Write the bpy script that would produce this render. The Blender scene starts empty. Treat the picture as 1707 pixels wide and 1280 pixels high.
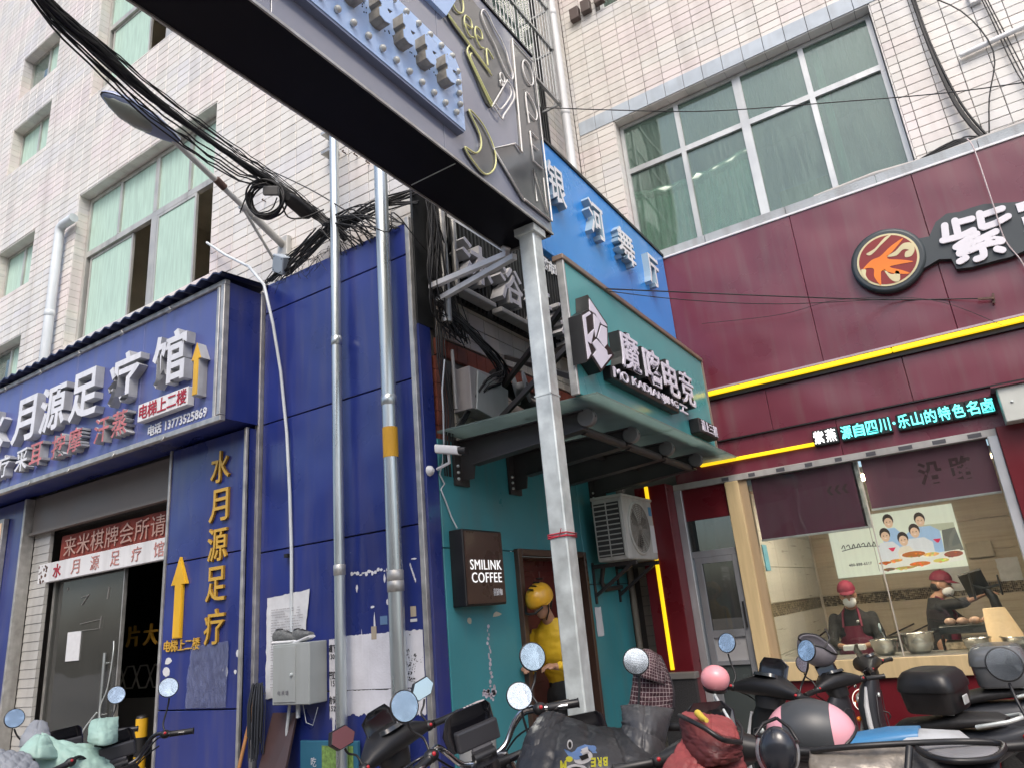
import bpy, bmesh, math, random
from mathutils import Vector, Matrix, noise
random.seed(7)
sc = bpy.context.scene
C = sc.collection
PI = math.pi
# ------------------------------------------------------------ camera, world, sun, exposure
cam_d = bpy.data.cameras.new('camera'); cam = bpy.data.objects.new('camera', cam_d); C.objects.link(cam)
yaw, pitch, roll = -0.54537642, 0.3132501, -0.09252911
f_ = Vector((math.sin(yaw)*math.cos(pitch), math.cos(yaw)*math.cos(pitch), math.sin(pitch)))
r_ = Vector((math.cos(yaw), -math.sin(yaw), 0)); u_ = r_.cross(f_)
rr = r_*math.cos(roll) + u_*math.sin(roll); uu = -r_*math.sin(roll) + u_*math.cos(roll)
mw = Matrix((rr, uu, -f_)).transposed().to_4x4(); mw.translation = Vector((0, 0, 1.6))
cam.matrix_world = mw
cam_d.sensor_width = 36; cam_d.lens = 36*1192.23/1707; cam_d.clip_start = .05; cam_d.clip_end = 500
sc.camera = cam
world = bpy.data.worlds.new('World'); sc.world = world; world.use_nodes = True
wn = world.node_tree.nodes; wl = world.node_tree.links
bg = wn['Background']; sky = wn.new('ShaderNodeTexSky'); sky.sky_type = 'NISHITA'; sky.sun_disc = False
SUN_EL, SUN_ROT = math.radians(52), math.radians(150)
sky.sun_elevation = SUN_EL; sky.sun_rotation = SUN_ROT; sky.air_density = 1.0; sky.dust_density = 4.0; sky.ozone_density = 1.0
wl.new(sky.outputs[0], bg.inputs[0]); bg.inputs[1].default_value = 0.15
sd = bpy.data.lights.new('sun', 'SUN'); so = bpy.data.objects.new('sun', sd); C.objects.link(so)
sd.energy = 0.9; sd.angle = math.radians(25); sd.color = (1.0, 0.95, 0.88)
# direction towards the sun, matching the sky's rotation (clockwise from +Y)
sdir = Vector((math.sin(SUN_ROT)*math.cos(SUN_EL), math.cos(SUN_ROT)*math.cos(SUN_EL), math.sin(SUN_EL)))
so.rotation_euler = sdir.to_track_quat('Z', 'Y').to_euler(); so.location = sdir*40
sc.view_settings.view_transform = 'Standard'; sc.view_settings.look = 'None'
sc.view_settings.gamma = 1; sc.view_settings.use_curve_mapping = False
sc.view_settings.exposure = 0.80
# ------------------------------------------------------------ materials
MATS = {}
def nt(m): return m.node_tree.nodes, m.node_tree.links
def M(name, col, rough=.5, metal=0, var=.12, vs=3.0, bump=0, bs=60, emit=0, ecol=None, coat=0, dirt=0, stretch=None, alpha=1, trans=0, rnd=0, wave=0, spec=.5):
    if name in MATS: return MATS[name]
    m = bpy.data.materials.new(name); m.use_nodes = True; MATS[name] = m
    n, l = nt(m); b = n['Principled BSDF']
    geo = n.new('ShaderNodeNewGeometry')
    src = geo.outputs['Position']
    if stretch:
        mp = n.new('ShaderNodeMapping'); mp.inputs['Scale'].default_value = stretch; l.new(src, mp.inputs[0]); src = mp.outputs[0]
    nz = n.new('ShaderNodeTexNoise'); nz.inputs['Scale'].default_value = vs; nz.inputs['Detail'].default_value = 5; l.new(src, nz.inputs['Vector'])
    mr = n.new('ShaderNodeMapRange'); mr.inputs[1].default_value = .3; mr.inputs[2].default_value = .7
    mr.inputs[3].default_value = 1-var; mr.inputs[4].default_value = 1+var; l.new(nz.outputs[0], mr.inputs[0])
    vm = n.new('ShaderNodeVectorMath'); vm.operation = 'SCALE'; vm.inputs[0].default_value = col[:3]; l.new(mr.outputs[0], vm.inputs['Scale'])
    out = vm.outputs[0]
    if rnd:
        oi = n.new('ShaderNodeObjectInfo'); m2 = n.new('ShaderNodeMapRange'); m2.inputs[3].default_value = 1-rnd; m2.inputs[4].default_value = 1+rnd
        l.new(oi.outputs['Random'], m2.inputs[0]); v2 = n.new('ShaderNodeVectorMath'); v2.operation = 'SCALE'; l.new(out, v2.inputs[0]); l.new(m2.outputs[0], v2.inputs['Scale']); out = v2.outputs[0]
    if dirt:
        mp = n.new('ShaderNodeMapping'); mp.inputs['Scale'].default_value = (9, 9, .9); l.new(geo.outputs['Position'], mp.inputs[0])
        n2 = n.new('ShaderNodeTexNoise'); n2.inputs['Scale'].default_value = 1.0; n2.inputs['Detail'].default_value = 8; l.new(mp.outputs[0], n2.inputs['Vector'])
        r2 = n.new('ShaderNodeMapRange'); r2.inputs[1].default_value = .48; r2.inputs[2].default_value = .75; r2.inputs[3].default_value = 0; r2.inputs[4].default_value = dirt; l.new(n2.outputs[0], r2.inputs[0])
        mx = n.new('ShaderNodeMix'); mx.data_type = 'RGBA'; l.new(r2.outputs[0], mx.inputs[0]); l.new(out, mx.inputs[6]); mx.inputs[7].default_value = (.16, .14, .12, 1); out = mx.outputs[2]
    l.new(out, b.inputs['Base Color'])
    b.inputs['Roughness'].default_value = rough; b.inputs['Metallic'].default_value = metal
    b.inputs['Specular IOR Level'].default_value = spec
    if coat: b.inputs['Coat Weight'].default_value = coat; b.inputs['Coat Roughness'].default_value = .12
    if alpha < 1: b.inputs['Alpha'].default_value = alpha
    if trans: b.inputs['Transmission Weight'].default_value = trans; b.inputs['IOR'].default_value = 1.45
    rn = n.new('ShaderNodeMapRange'); rn.inputs[1].default_value = .3; rn.inputs[2].default_value = .7
    rn.inputs[3].default_value = max(.02, rough-.08); rn.inputs[4].default_value = min(1, rough+.1); l.new(nz.outputs[0], rn.inputs[0]); l.new(rn.outputs[0], b.inputs['Roughness'])
    if emit:
        b.inputs['Emission Color'].default_value = (*(ecol or col)[:3], 1); b.inputs['Emission Strength'].default_value = emit
    nrm = None
    if wave:
        w = n.new('ShaderNodeTexNoise'); w.inputs['Scale'].default_value = 1.6; w.inputs['Detail'].default_value = 1; l.new(geo.outputs['Position'], w.inputs['Vector'])
        bw = n.new('ShaderNodeBump'); bw.inputs['Strength'].default_value = wave; bw.inputs['Distance'].default_value = .2; l.new(w.outputs[0], bw.inputs['Height']); nrm = bw.outputs[0]
    if bump:
        n3 = n.new('ShaderNodeTexNoise'); n3.inputs['Scale'].default_value = bs; n3.inputs['Detail'].default_value = 4; l.new(src, n3.inputs['Vector'])
        bm_ = n.new('ShaderNodeBump'); bm_.inputs['Strength'].default_value = bump; bm_.inputs['Distance'].default_value = .01; l.new(n3.outputs[0], bm_.inputs['Height'])
        if nrm: l.new(nrm, bm_.inputs['Normal'])
        nrm = bm_.outputs[0]
    if nrm: l.new(nrm, b.inputs['Normal'])
    return m
def tile_mat(name, base, pw, ph, u='X', lo=0):
    """glazed ceramic wall tile: each tile of the grid has its own shade, patches run pink, cream or grey"""
    m = bpy.data.materials.new(name); m.use_nodes = True; n, l = nt(m); b = n['Principled BSDF']
    geo = n.new('ShaderNodeNewGeometry'); sx = n.new('ShaderNodeSeparateXYZ'); l.new(geo.outputs['Position'], sx.inputs[0])
    def fl(o, s, off=0):
        a = n.new('ShaderNodeMath'); a.operation = 'ADD'; l.new(o, a.inputs[0]); a.inputs[1].default_value = off
        d = n.new('ShaderNodeMath'); d.operation = 'DIVIDE'; l.new(a.outputs[0], d.inputs[0]); d.inputs[1].default_value = s
        f = n.new('ShaderNodeMath'); f.operation = 'FLOOR'; l.new(d.outputs[0], f.inputs[0]); return f.outputs[0]
    cu = fl(sx.outputs[u], pw); cz = fl(sx.outputs['Z'], ph)
    cb = n.new('ShaderNodeCombineXYZ'); l.new(cu, cb.inputs[0]); l.new(cz, cb.inputs[1])
    wnz = n.new('ShaderNodeTexWhiteNoise'); l.new(cb.outputs[0], wnz.inputs['Vector'])
    sc_ = n.new('ShaderNodeVectorMath'); sc_.operation = 'SCALE'; l.new(cb.outputs[0], sc_.inputs[0]); sc_.inputs['Scale'].default_value = .16
    nz = n.new('ShaderNodeTexNoise'); nz.inputs['Scale'].default_value = 1; nz.inputs['Detail'].default_value = 3; l.new(sc_.outputs[0], nz.inputs['Vector'])
    cr = n.new('ShaderNodeValToRGB'); l.new(nz.outputs[0], cr.inputs[0]); e = cr.color_ramp.elements
    e[0].position = .34; e[0].color = (base[0]*.94, base[1]*.96, base[2]*.99, 1)
    e[1].position = .66; e[1].color = (base[0]*1.03, base[1]*.965, base[2]*.97, 1)
    k = cr.color_ramp.elements.new(.47); k.color = (base[0]*.99, base[1], base[2]*.96, 1)
    k = cr.color_ramp.elements.new(.56); k.color = (base[0]*1.02, base[1]*.99, base[2]*.96, 1)
    mr = n.new('ShaderNodeMapRange'); mr.inputs[3].default_value = .93; mr.inputs[4].default_value = 1.05; l.new(wnz.outputs[0], mr.inputs[0])
    vm = n.new('ShaderNodeVectorMath'); vm.operation = 'SCALE'; l.new(cr.outputs[0], vm.inputs[0]); l.new(mr.outputs[0], vm.inputs['Scale'])
    mp = n.new('ShaderNodeMapping'); mp.inputs['Scale'].default_value = (5, 5, .5); l.new(geo.outputs['Position'], mp.inputs[0])
    n2 = n.new('ShaderNodeTexNoise'); n2.inputs['Scale'].default_value = 1; n2.inputs['Detail'].default_value = 9; l.new(mp.outputs[0], n2.inputs['Vector'])
    r2 = n.new('ShaderNodeMapRange'); r2.inputs[1].default_value = .48; r2.inputs[2].default_value = .8; r2.inputs[4].default_value = .38; l.new(n2.outputs[0], r2.inputs[0])
    mx = n.new('ShaderNodeMix'); mx.data_type = 'RGBA'; l.new(r2.outputs[0], mx.inputs[0]); l.new(vm.outputs[0], mx.inputs[6]); mx.inputs[7].default_value = (.25, .22, .19, 1)
    l.new(mx.outputs[2], b.inputs['Base Color']); b.inputs['Roughness'].default_value = .38
    n3 = n.new('ShaderNodeTexNoise'); n3.inputs['Scale'].default_value = 45; n3.inputs['Detail'].default_value = 4; l.new(geo.outputs['Position'], n3.inputs['Vector'])
    bm_ = n.new('ShaderNodeBump'); bm_.inputs['Strength'].default_value = .35; bm_.inputs['Distance'].default_value = .004; l.new(n3.outputs[0], bm_.inputs['Height']); l.new(bm_.outputs[0], b.inputs['Normal'])
    MATS[name] = m; return m
def glass_mat(name, tint, refl=1.0, rough=.02, haze=0, hcol=(.5, .55, .5), hv=.6):
    m = bpy.data.materials.new(name); m.use_nodes = True; n, l = nt(m); n.remove(n['Principled BSDF']); out = n['Material Output']
    tr = n.new('ShaderNodeBsdfTransparent'); tr.inputs[0].default_value = (*tint, 1); gl = n.new('ShaderNodeBsdfGlossy'); gl.inputs['Roughness'].default_value = rough
    fr = n.new('ShaderNodeFresnel'); fr.inputs[0].default_value = 1.5; mu = n.new('ShaderNodeMath'); mu.operation = 'MULTIPLY'; l.new(fr.outputs[0], mu.inputs[0]); mu.inputs[1].default_value = refl
    geo = n.new('ShaderNodeNewGeometry'); nz = n.new('ShaderNodeTexNoise'); nz.inputs['Scale'].default_value = .8; l.new(geo.outputs['Position'], nz.inputs['Vector']); bp = n.new('ShaderNodeBump'); bp.inputs['Strength'].default_value = .15; bp.inputs['Distance'].default_value = .1; l.new(nz.outputs[0], bp.inputs['Height']); l.new(bp.outputs[0], gl.inputs['Normal'])
    mx = n.new('ShaderNodeMixShader'); l.new(mu.outputs[0], mx.inputs[0]); l.new(tr.outputs[0], mx.inputs[1]); l.new(gl.outputs[0], mx.inputs[2]); last = mx.outputs[0]
    if haze:
        df = n.new('ShaderNodeBsdfDiffuse'); df.inputs[0].default_value = (*hcol, 1); mp = n.new('ShaderNodeMapping'); mp.inputs['Scale'].default_value = (7, 7, .6); l.new(geo.outputs['Position'], mp.inputs[0]); n2 = n.new('ShaderNodeTexNoise'); n2.inputs['Detail'].default_value = 6; l.new(mp.outputs[0], n2.inputs['Vector'])
        r2 = n.new('ShaderNodeMapRange'); r2.inputs[1].default_value = .35; r2.inputs[2].default_value = .75; r2.inputs[3].default_value = haze*(1-hv); r2.inputs[4].default_value = haze*(1+hv); l.new(n2.outputs[0], r2.inputs[0]); m2 = n.new('ShaderNodeMixShader'); l.new(r2.outputs[0], m2.inputs[0]); l.new(last, m2.inputs[1]); l.new(df.outputs[0], m2.inputs[2]); last = m2.outputs[0]
    l.new(last, out.inputs[0]); MATS[name] = m; return m
def canopy_mat(name):
    m = bpy.data.materials.new(name); m.use_nodes = True; n, l = nt(m); b = n['Principled BSDF']; out = n['Material Output']
    b.inputs['Base Color'].default_value = (.24, .30, .28, 1); b.inputs['Roughness'].default_value = .12
    tl = n.new('ShaderNodeBsdfTranslucent'); tl.inputs[0].default_value = (.42, .50, .47, 1); tr = n.new('ShaderNodeBsdfTransparent'); tr.inputs[0].default_value = (.62, .72, .69, 1)
    geo = n.new('ShaderNodeNewGeometry'); nz = n.new('ShaderNodeTexNoise'); nz.inputs['Scale'].default_value = 3; nz.inputs['Detail'].default_value = 7; l.new(geo.outputs['Position'], nz.inputs['Vector'])
    r2 = n.new('ShaderNodeMapRange'); r2.inputs[3].default_value = .35; r2.inputs[4].default_value = .75; l.new(nz.outputs[0], r2.inputs[0])
    a = n.new('ShaderNodeMixShader'); a.inputs[0].default_value = .6; l.new(b.outputs[0], a.inputs[1]); l.new(tl.outputs[0], a.inputs[2]); c = n.new('ShaderNodeMixShader'); l.new(r2.outputs[0], c.inputs[0]); l.new(tr.outputs[0], c.inputs[1]); l.new(a.outputs[0], c.inputs[2]); l.new(c.outputs[0], out.inputs[0]); MATS[name] = m; return m
# ------------------------------------------------------------ mesh collector
class MB:
    def __init__(s): s.v = []; s.f = []; s.m = []; s.mi = 0; s.sm = []
    def add(s, vs, fs, smooth=False):
        o = len(s.v); s.v += [tuple(p) for p in vs]
        for f in fs: s.f.append([i+o for i in f]); s.m.append(s.mi); s.sm.append(smooth)
    def box(s, x0, x1, y0, y1, z0, z1, bev=0):
        if bev:
            b = bev; ms = min(x1-x0, y1-y0, z1-z0)/2.2; b = min(b, ms)
            bm = bmesh.new(); bmesh.ops.create_cube(bm, size=1)
            for v in bm.verts: v.co = Vector(((x0+x1)/2+v.co.x*(x1-x0), (y0+y1)/2+v.co.y*(y1-y0), (z0+z1)/2+v.co.z*(z1-z0)))
            bmesh.ops.bevel(bm, geom=list(bm.edges), offset=b, segments=2 if b > .008 else 1, affect='EDGES', profile=.6)
            bm.verts.index_update(); s.add([v.co.copy() for v in bm.verts], [[v.index for v in f.verts] for f in bm.faces]); bm.free(); return
        s.add([(x0,y0,z0),(x1,y0,z0),(x1,y1,z0),(x0,y1,z0),(x0,y0,z1),(x1,y0,z1),(x1,y1,z1),(x0,y1,z1)],
              [(0,3,2,1),(4,5,6,7),(0,1,5,4),(1,2,6,5),(2,3,7,6),(3,0,4,7)])
    def beam(s, a, b, w, h, up=(0,0,1)):
        a = Vector(a); b = Vector(b); d = (b-a).normalized(); up = Vector(up)
        if abs(d.dot(up)) > .98: up = Vector((1,0,0))
        r = d.cross(up).normalized()*w/2; u = r.cross(d).normalized()*h/2
        vs = [a-r-u, a+r-u, a+r+u, a-r+u, b-r-u, b+r-u, b+r+u, b-r+u]
        s.add(vs, [(0,1,2,3),(7,6,5,4),(0,4,5,1),(1,5,6,2),(2,6,7,3),(3,7,4,0)])
    def tube(s, pts, r, n=8, cap=True, closed=False):
        pts = [Vector(p) for p in pts]; N = len(pts); rs = r if isinstance(r, (list, tuple)) else [r]*N
        t0 = (pts[1]-pts[0]).normalized(); ref = Vector((0,0,1)) if abs(t0.z) < .9 else Vector((1,0,0))
        nrm = t0.cross(ref).normalized(); vs = []
        for i, p in enumerate(pts):
            if closed: t = (pts[(i+1) % N]-pts[i-1]).normalized()
            else: t = (pts[min(i+1, N-1)]-pts[max(i-1, 0)]).normalized()
            nrm = (nrm - t*nrm.dot(t))
            if nrm.length < 1e-6: nrm = t.orthogonal()
            nrm.normalize(); bn = t.cross(nrm)
            for k in range(n):
                a = 2*PI*k/n; vs.append(p+(nrm*math.cos(a)+bn*math.sin(a))*rs[i])
        fs = []
        for i in range(N if closed else N-1):
            j = (i+1) % N
            for k in range(n): fs.append((i*n+k, i*n+(k+1) % n, j*n+(k+1) % n, j*n+k))
        s.add(vs, fs, True)
        if cap and not closed: s.add(vs[:n][::-1], [list(range(n))]); s.add(vs[-n:], [list(range(n))])
    def lathe(s, prof, base, axis=(0,0,1), n=20, smooth=True):
        """prof: (radius, distance along the axis)"""
        ax = Vector(axis).normalized(); a = ax.orthogonal().normalized(); b = ax.cross(a); base = Vector(base); vs = []
        for r, h in prof:
            for k in range(n):
                t = 2*PI*k/n; vs.append(base+ax*h+(a*math.cos(t)+b*math.sin(t))*r)
        fs = [(i*n+k, i*n+(k+1) % n, (i+1)*n+(k+1) % n, (i+1)*n+k) for i in range(len(prof)-1) for k in range(n)]
        s.add(vs, fs, smooth)
        if prof[0][0] > 1e-4: s.add(vs[:n][::-1], [list(range(n))])
        if prof[-1][0] > 1e-4: s.add(vs[-n:], [list(range(n))])
    def prism(s, poly, o, R, U, d):
        """poly of (u,v) in frame o,R,U extruded by vector d"""
        o = Vector(o); R = Vector(R); U = Vector(U); d = Vector(d); n = len(poly)
        a = [o+R*p[0]+U*p[1] for p in poly]; b = [p+d for p in a]
        area = sum(poly[i][0]*poly[(i+1) % n][1]-poly[(i+1) % n][0]*poly[i][1] for i in range(n))
        if (area > 0) != (R.cross(U).dot(d) > 0): a = a[::-1]; b = b[::-1]
        from mathutils.geometry import tessellate_polygon
        tri = tessellate_polygon([a])
        fs = []
        ref = d.normalized()
        for t in tri:
            nn = (a[t[1]]-a[t[0]]).cross(a[t[2]]-a[t[0]])
            t1 = t if nn.dot(ref) < 0 else t[::-1]
            fs.append(tuple(t1)); fs.append(tuple(i+n for i in t1[::-1]))
        for i in range(n): fs.append((i, (i+1) % n, n+(i+1) % n, n+i))
        s.add(a+b, fs)
    def loft(s, secs, n=16, cap=True, smooth=True):
        """secs: (centre, half-vector A, half-vector B, power)"""
        vs = []
        for c, A, B, p in secs:
            c = Vector(c); A = Vector(A); B = Vector(B)
            for k in range(n):
                t = 2*PI*k/n; ct, st = math.cos(t), math.sin(t)
                vs.append(c+A*math.copysign(abs(ct)**(2/p), ct)+B*math.copysign(abs(st)**(2/p), st))
        m = len(secs)
        s.add(vs, [(i*n+k, i*n+(k+1) % n, (i+1)*n+(k+1) % n, (i+1)*n+k) for i in range(m-1) for k in range(n)], smooth)
        if cap: s.add(vs[:n][::-1], [list(range(n))], smooth); s.add(vs[-n:], [list(range(n))], smooth)
    def sphere(s, c, r, n=12, m=8):
        c = Vector(c); r = Vector(r) if isinstance(r, (tuple, list, Vector)) else Vector((r, r, r))
        vs = []; fs = []
        for i in range(m+1):
            th = PI*i/m
            for k in range(n):
                ph = 2*PI*k/n; vs.append(c+Vector((r.x*math.sin(th)*math.cos(ph), r.y*math.sin(th)*math.sin(ph), r.z*math.cos(th))))
        for i in range(m):
            for k in range(n): fs.append((i*n+k, (i+1)*n+k, (i+1)*n+(k+1) % n, i*n+(k+1) % n))
        s.add(vs, fs, True)
    def xf(s, mtx, i0=0):
        for i in range(i0, len(s.v)): s.v[i] = tuple(mtx @ Vector(s.v[i]))
        return s
    def mesh(s, name, mats):
        me = bpy.data.meshes.new(name); me.from_pydata(s.v, [], s.f)
        for m in (mats if isinstance(mats, (list, tuple)) else [mats]): me.materials.append(m)
        for p, mi, sm in zip(me.polygons, s.m, s.sm): p.material_index = mi; p.use_smooth = sm
        me.validate(); me.update(); return me
    def build(s, name, mats, parent=None, label=None, kind=None):
        return link(name, s.mesh(name, mats), parent, label, kind)
def link(name, me, parent=None, label=None, kind=None):
    o = bpy.data.objects.new(name, me); C.objects.link(o)
    if parent is not None:
        bpy_par(o, parent)
    if label: o['label'] = label
    if kind: o['kind'] = kind
    return o
PW = {}
def wm(o):
    return PW.get(o.name, Matrix.Identity(4))
def bpy_par(o, parent):
    """parent a world-space mesh under an object standing at its own place"""
    o.parent = parent; o.matrix_parent_inverse = wm(parent).inverted()
def thing(name, label, cat, loc=(0,0,0), group=None, kind=None):
    o = bpy.data.objects.new(name, None); C.objects.link(o); o.location = loc; o.empty_display_size = .2
    o['label'] = label; o['category'] = cat
    if group: o['group'] = group
    if kind: o['kind'] = kind
    PW[o.name] = Matrix.Translation(Vector(loc)); return o
def tag(o, label, cat, group=None, kind=None):
    o['label'] = label; o['category'] = cat
    if group: o['group'] = group
    if kind: o['kind'] = kind
    return o
def solid(name, me_or_mb, mats, label, cat, group=None, kind=None):
    o = me_or_mb.build(name, mats); tag(o, label, cat, group, kind); return o
def structure(name, mb, mats):
    o = mb.build(name, mats); o['kind'] = 'structure'; return o
# ------------------------------------------------------------ lettering
_tc = {}
def glyph(ch, bold=0, depth=.1, res=3, sp=1):
    key = (ch, bold, depth, res, sp)
    if key in _tc: return _tc[key]
    cu = bpy.data.curves.new('t', 'FONT'); cu.body = ch; cu.size = 1; cu.offset = bold; cu.extrude = depth/2; cu.resolution_u = res; cu.fill_mode = 'BOTH'; cu.space_character = sp
    ob = bpy.data.objects.new('t', cu); C.objects.link(ob)
    dg = bpy.context.evaluated_depsgraph_get(); ev = ob.evaluated_get(dg); me = bpy.data.meshes.new_from_object(ev)
    vs = [v.co.copy() for v in me.vertices]; fs = [list(p.vertices) for p in me.polygons]
    bpy.data.objects.remove(ob); bpy.data.curves.remove(cu); bpy.data.meshes.remove(me)
    _tc[key] = (vs, fs); return vs, fs
_ref = None
def refbox():
    global _ref
    if _ref is None:
        vs, _ = glyph('国', 0, .1); xs = [v.x for v in vs]; ys = [v.y for v in vs]; _ref = (min(xs), max(xs), min(ys), max(ys))
    return _ref
FA = (Vector((1,0,0)), Vector((0,0,1)), Vector((0,-1,0)))     # faces the street (-Y)
FB = (Vector((0,1,0)), Vector((0,0,1)), Vector((1,0,0)))      # faces the side (+X)
def put_glyph(mb, ch, o, fr, w, h, d, bold=0, fit=False, shear=0, two=False, res=3):
    """o: lower-left corner of the character cell, on the surface; d: how proud"""
    vs, fs = glyph(ch, bold, .1, res)
    if not vs: return
    if fit: xs = [v.x for v in vs]; ys = [v.y for v in vs]; x0, x1, y0, y1 = min(xs), max(xs), min(ys), max(ys)
    else: x0, x1, y0, y1 = refbox()
    R, U, N = fr; o = Vector(o); out = []
    for v in vs:
        a = (v.x-x0)/max(1e-6, x1-x0)*w; b = (v.y-y0)/max(1e-6, y1-y0)*h
        out.append(o+R*(a+shear*b)+U*b+N*((v.z+.05)/.1*d))
    if two:
        A = [f for f in fs]; k = len(mb.v)
        for f in A:
            p = [out[i] for i in f]; nn = (p[1]-p[0]).cross(p[2]-p[0]) if len(p) > 2 else N
            if nn.length < 1e-12 and len(p) > 3: nn = (p[2]-p[1]).cross(p[3]-p[1])
            front = abs(nn.normalized().dot(N)) > .7
            mb.mi = 0 if front else 1; mb.add([], [])
            mb.f.append([i+k for i in f]); mb.m.append(mb.mi); mb.sm.append(False)
        mb.v += [tuple(p) for p in out]; mb.mi = 0
    else: mb.add(out, fs)
def chars(s, name, o, fr, w, h, pitch, d, mats, parent, bold=.0, vertical=False, shear=0, step=None, fit=False, lift=.002, labels=False, each=True, res=3):
    R, U, N = fr; o = Vector(o); two = isinstance(mats, (list, tuple)); mb = None
    for i, ch in enumerate(s):
        if ch == ' ': continue
        q = o + (U*(-pitch*i) if vertical else (R*pitch*i)) + N*lift
        if step: q += U*step*i
        if each or mb is None: mb = MB()
        put_glyph(mb, ch, q, fr, w, h, d, bold, fit, shear, two, res)
        if each: mb.build(name, mats, parent)
    if not each: mb.build(name, mats, parent)
def latin(s, name, o, fr, h, d, mats, parent, width=None, bold=.0, lift=.002, res=3):
    """a run of Latin text as one raised or printed piece, scaled to the height and width given"""
    vs, fs = glyph(s, bold, .1, res, 1.1); xs = [v.x for v in vs]; ys = [v.y for v in vs]; R, U, N = fr; o = Vector(o)+N*lift
    sx = (width/(max(xs)-min(xs))) if width else h/(max(ys)-min(ys)); sy = h/(max(ys)-min(ys))
    mb = MB(); mb.add([o+R*((v.x-min(xs))*sx)+U*((v.y-min(ys))*sy)+N*((v.z+.05)/.1*d) for v in vs], fs); return mb.build(name, mats, parent)
# ------------------------------------------------------------ walls with openings and tiles
def rects(u0, u1, z0, z1, ops):
    us = sorted({u0, u1, *[min(max(v, u0), u1) for o in ops for v in o[:2]]}); zs = sorted({z0, z1, *[min(max(v, z0), z1) for o in ops for v in o[2:4]]})
    out = []
    for a, b in zip(us, us[1:]):
        run = None
        for c, d in zip(zs, zs[1:]):
            mu, mz = (a+b)/2, (c+d)/2
            if any(o[0] < mu < o[1] and o[2] < mz < o[3] for o in ops):
                if run: out.append((a, b, *run)); run = None
            else: run = (run[0], d) if run else (c, d)
        if run: out.append((a, b, *run))
    return out
def inview(p, m=.03):
    d = Vector(p)-Vector((0,0,1.6)); z = d.dot(f_)
    if z < .2: return False
    x = d.dot(rr)/z*1192.23/1707; y = d.dot(uu)/z*1192.23/1280
    return abs(x) < .5+m and abs(y) < .5+m
def tiles(axis, pos, u0, u1, z0, z1, pw, ph, ops, mat, parent, nind=300, gap=.006, th=.018, lastu=None, jit=.4, bonus=lambda p: 0):
    """one box per tile; the nearest in view are objects of their own, the rest one joined part"""
    cells = []; i0 = math.floor(u0/pw); i1 = math.ceil(u1/pw); k0 = math.floor(z0/ph); k1 = math.ceil(z1/ph)
    for i in range(i0, i1):
        for k in range(k0, k1):
            a, b, c, d = max(u0, i*pw), min(u1, (i+1)*pw), max(z0, k*ph), min(z1, (k+1)*ph)
            if b-a < .02 or d-c < .015: continue
            for q in rects(a, b, c, d, [o for o in ops if o[0] < b and o[1] > a and o[2] < d and o[3] > c]):
                full = abs(q[1]-q[0]-pw) < 1e-6 and abs(q[3]-q[2]-ph) < 1e-6; cells.append((q, full))
    def ctr(q): return Vector(((q[0]+q[1])/2, pos, (q[2]+q[3])/2)) if axis == 'A' else Vector((pos, (q[0]+q[1])/2, (q[2]+q[3])/2))
    def tb(q, o=Vector((0,0,0))):
        g = gap/2; a, b, c, d = q[0]+g, q[1]-g, q[2]+g, q[3]-g; e = .003
        A = [(a, c), (b, c), (b, d), (a, d)]; B = [(a+e, c+e), (b-e, c+e), (b-e, d-e), (a+e, d-e)]
        if axis == 'A': vs = [(u, pos+th, z) for u, z in A]+[(u, pos+e, z) for u, z in A]+[(u, pos, z) for u, z in B]
        else: vs = [(pos-th, u, z) for u, z in A]+[(pos-e, u, z) for u, z in A]+[(pos, u, z) for u, z in B]
        fs = [(8,9,10,11)]
        for r0 in (0, 4):
            for k in range(4): fs.append((r0+k, r0+(k+1) % 4, r0+4+(k+1) % 4, r0+4+k))
        return [Vector(v)-o for v in vs], fs
    cells.sort(key=lambda t: (0 if (t[1] and inview(ctr(t[0]))) else 1, (ctr(t[0])-Vector((0,0,1.6))).length + bonus(ctr(t[0]))))
    proto = None; rest = MB(); n = 0
    rng = random.Random(5)
    for q, full in cells:
        c = ctr(q)
        if full and n < nind and inview(c):
            if proto is None:
                p = MB(); p.add(*tb(q, c)); proto = p.mesh('tile', mat)
            o = bpy.data.objects.new('tile', proto); C.objects.link(o); o.parent = parent; o.matrix_parent_inverse = wm(parent).inverted()
            o.location = c+Vector((rng.uniform(-.0012, .0012), rng.uniform(-.0008, .0008), rng.uniform(-.0012, .0012))); o.rotation_euler = (math.radians(rng.uniform(-jit, jit)), math.radians(rng.uniform(-jit, jit)*.4), math.radians(rng.uniform(-jit, jit))); n += 1
        else:
            vs, fs = tb(q, c); R = Matrix.Rotation(math.radians(rng.uniform(-jit, jit)), 3, 'X') @ Matrix.Rotation(math.radians(rng.uniform(-jit, jit)), 3, 'Z')
            rest.add([R @ v + c for v in vs], fs)
    if rest.v: rest.build('tile_field', mat, parent, kind='stuff')
# ------------------------------------------------------------ the materials of this street
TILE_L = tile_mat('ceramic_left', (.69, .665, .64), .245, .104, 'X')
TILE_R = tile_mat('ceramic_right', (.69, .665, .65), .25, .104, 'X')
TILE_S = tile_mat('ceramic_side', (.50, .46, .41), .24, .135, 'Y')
GROUT = M('grout', (.13, .12, .112), .9, bump=.4)
BLUE = M('blue_panel', (.018, .033, .19), .3, var=.18, vs=1.2, coat=.25, wave=.22, dirt=.22)
BLUEBOX = M('blue_sign_panel', (.075, .10, .30), .36, var=.12, vs=1.2, coat=.35, wave=.14, dirt=.35)
BLUEDK = M('dark_blue_metal', (.012, .018, .06), .45)
STEEL = M('galvanised_steel', (.60, .65, .64), .42, .45, var=.22, vs=9, bump=.12, bs=25)
STEELPIPE = M('galvanised_pipe', (.55, .60, .60), .30, .8, var=.15, vs=12, stretch=(1, 1, .12))
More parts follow.
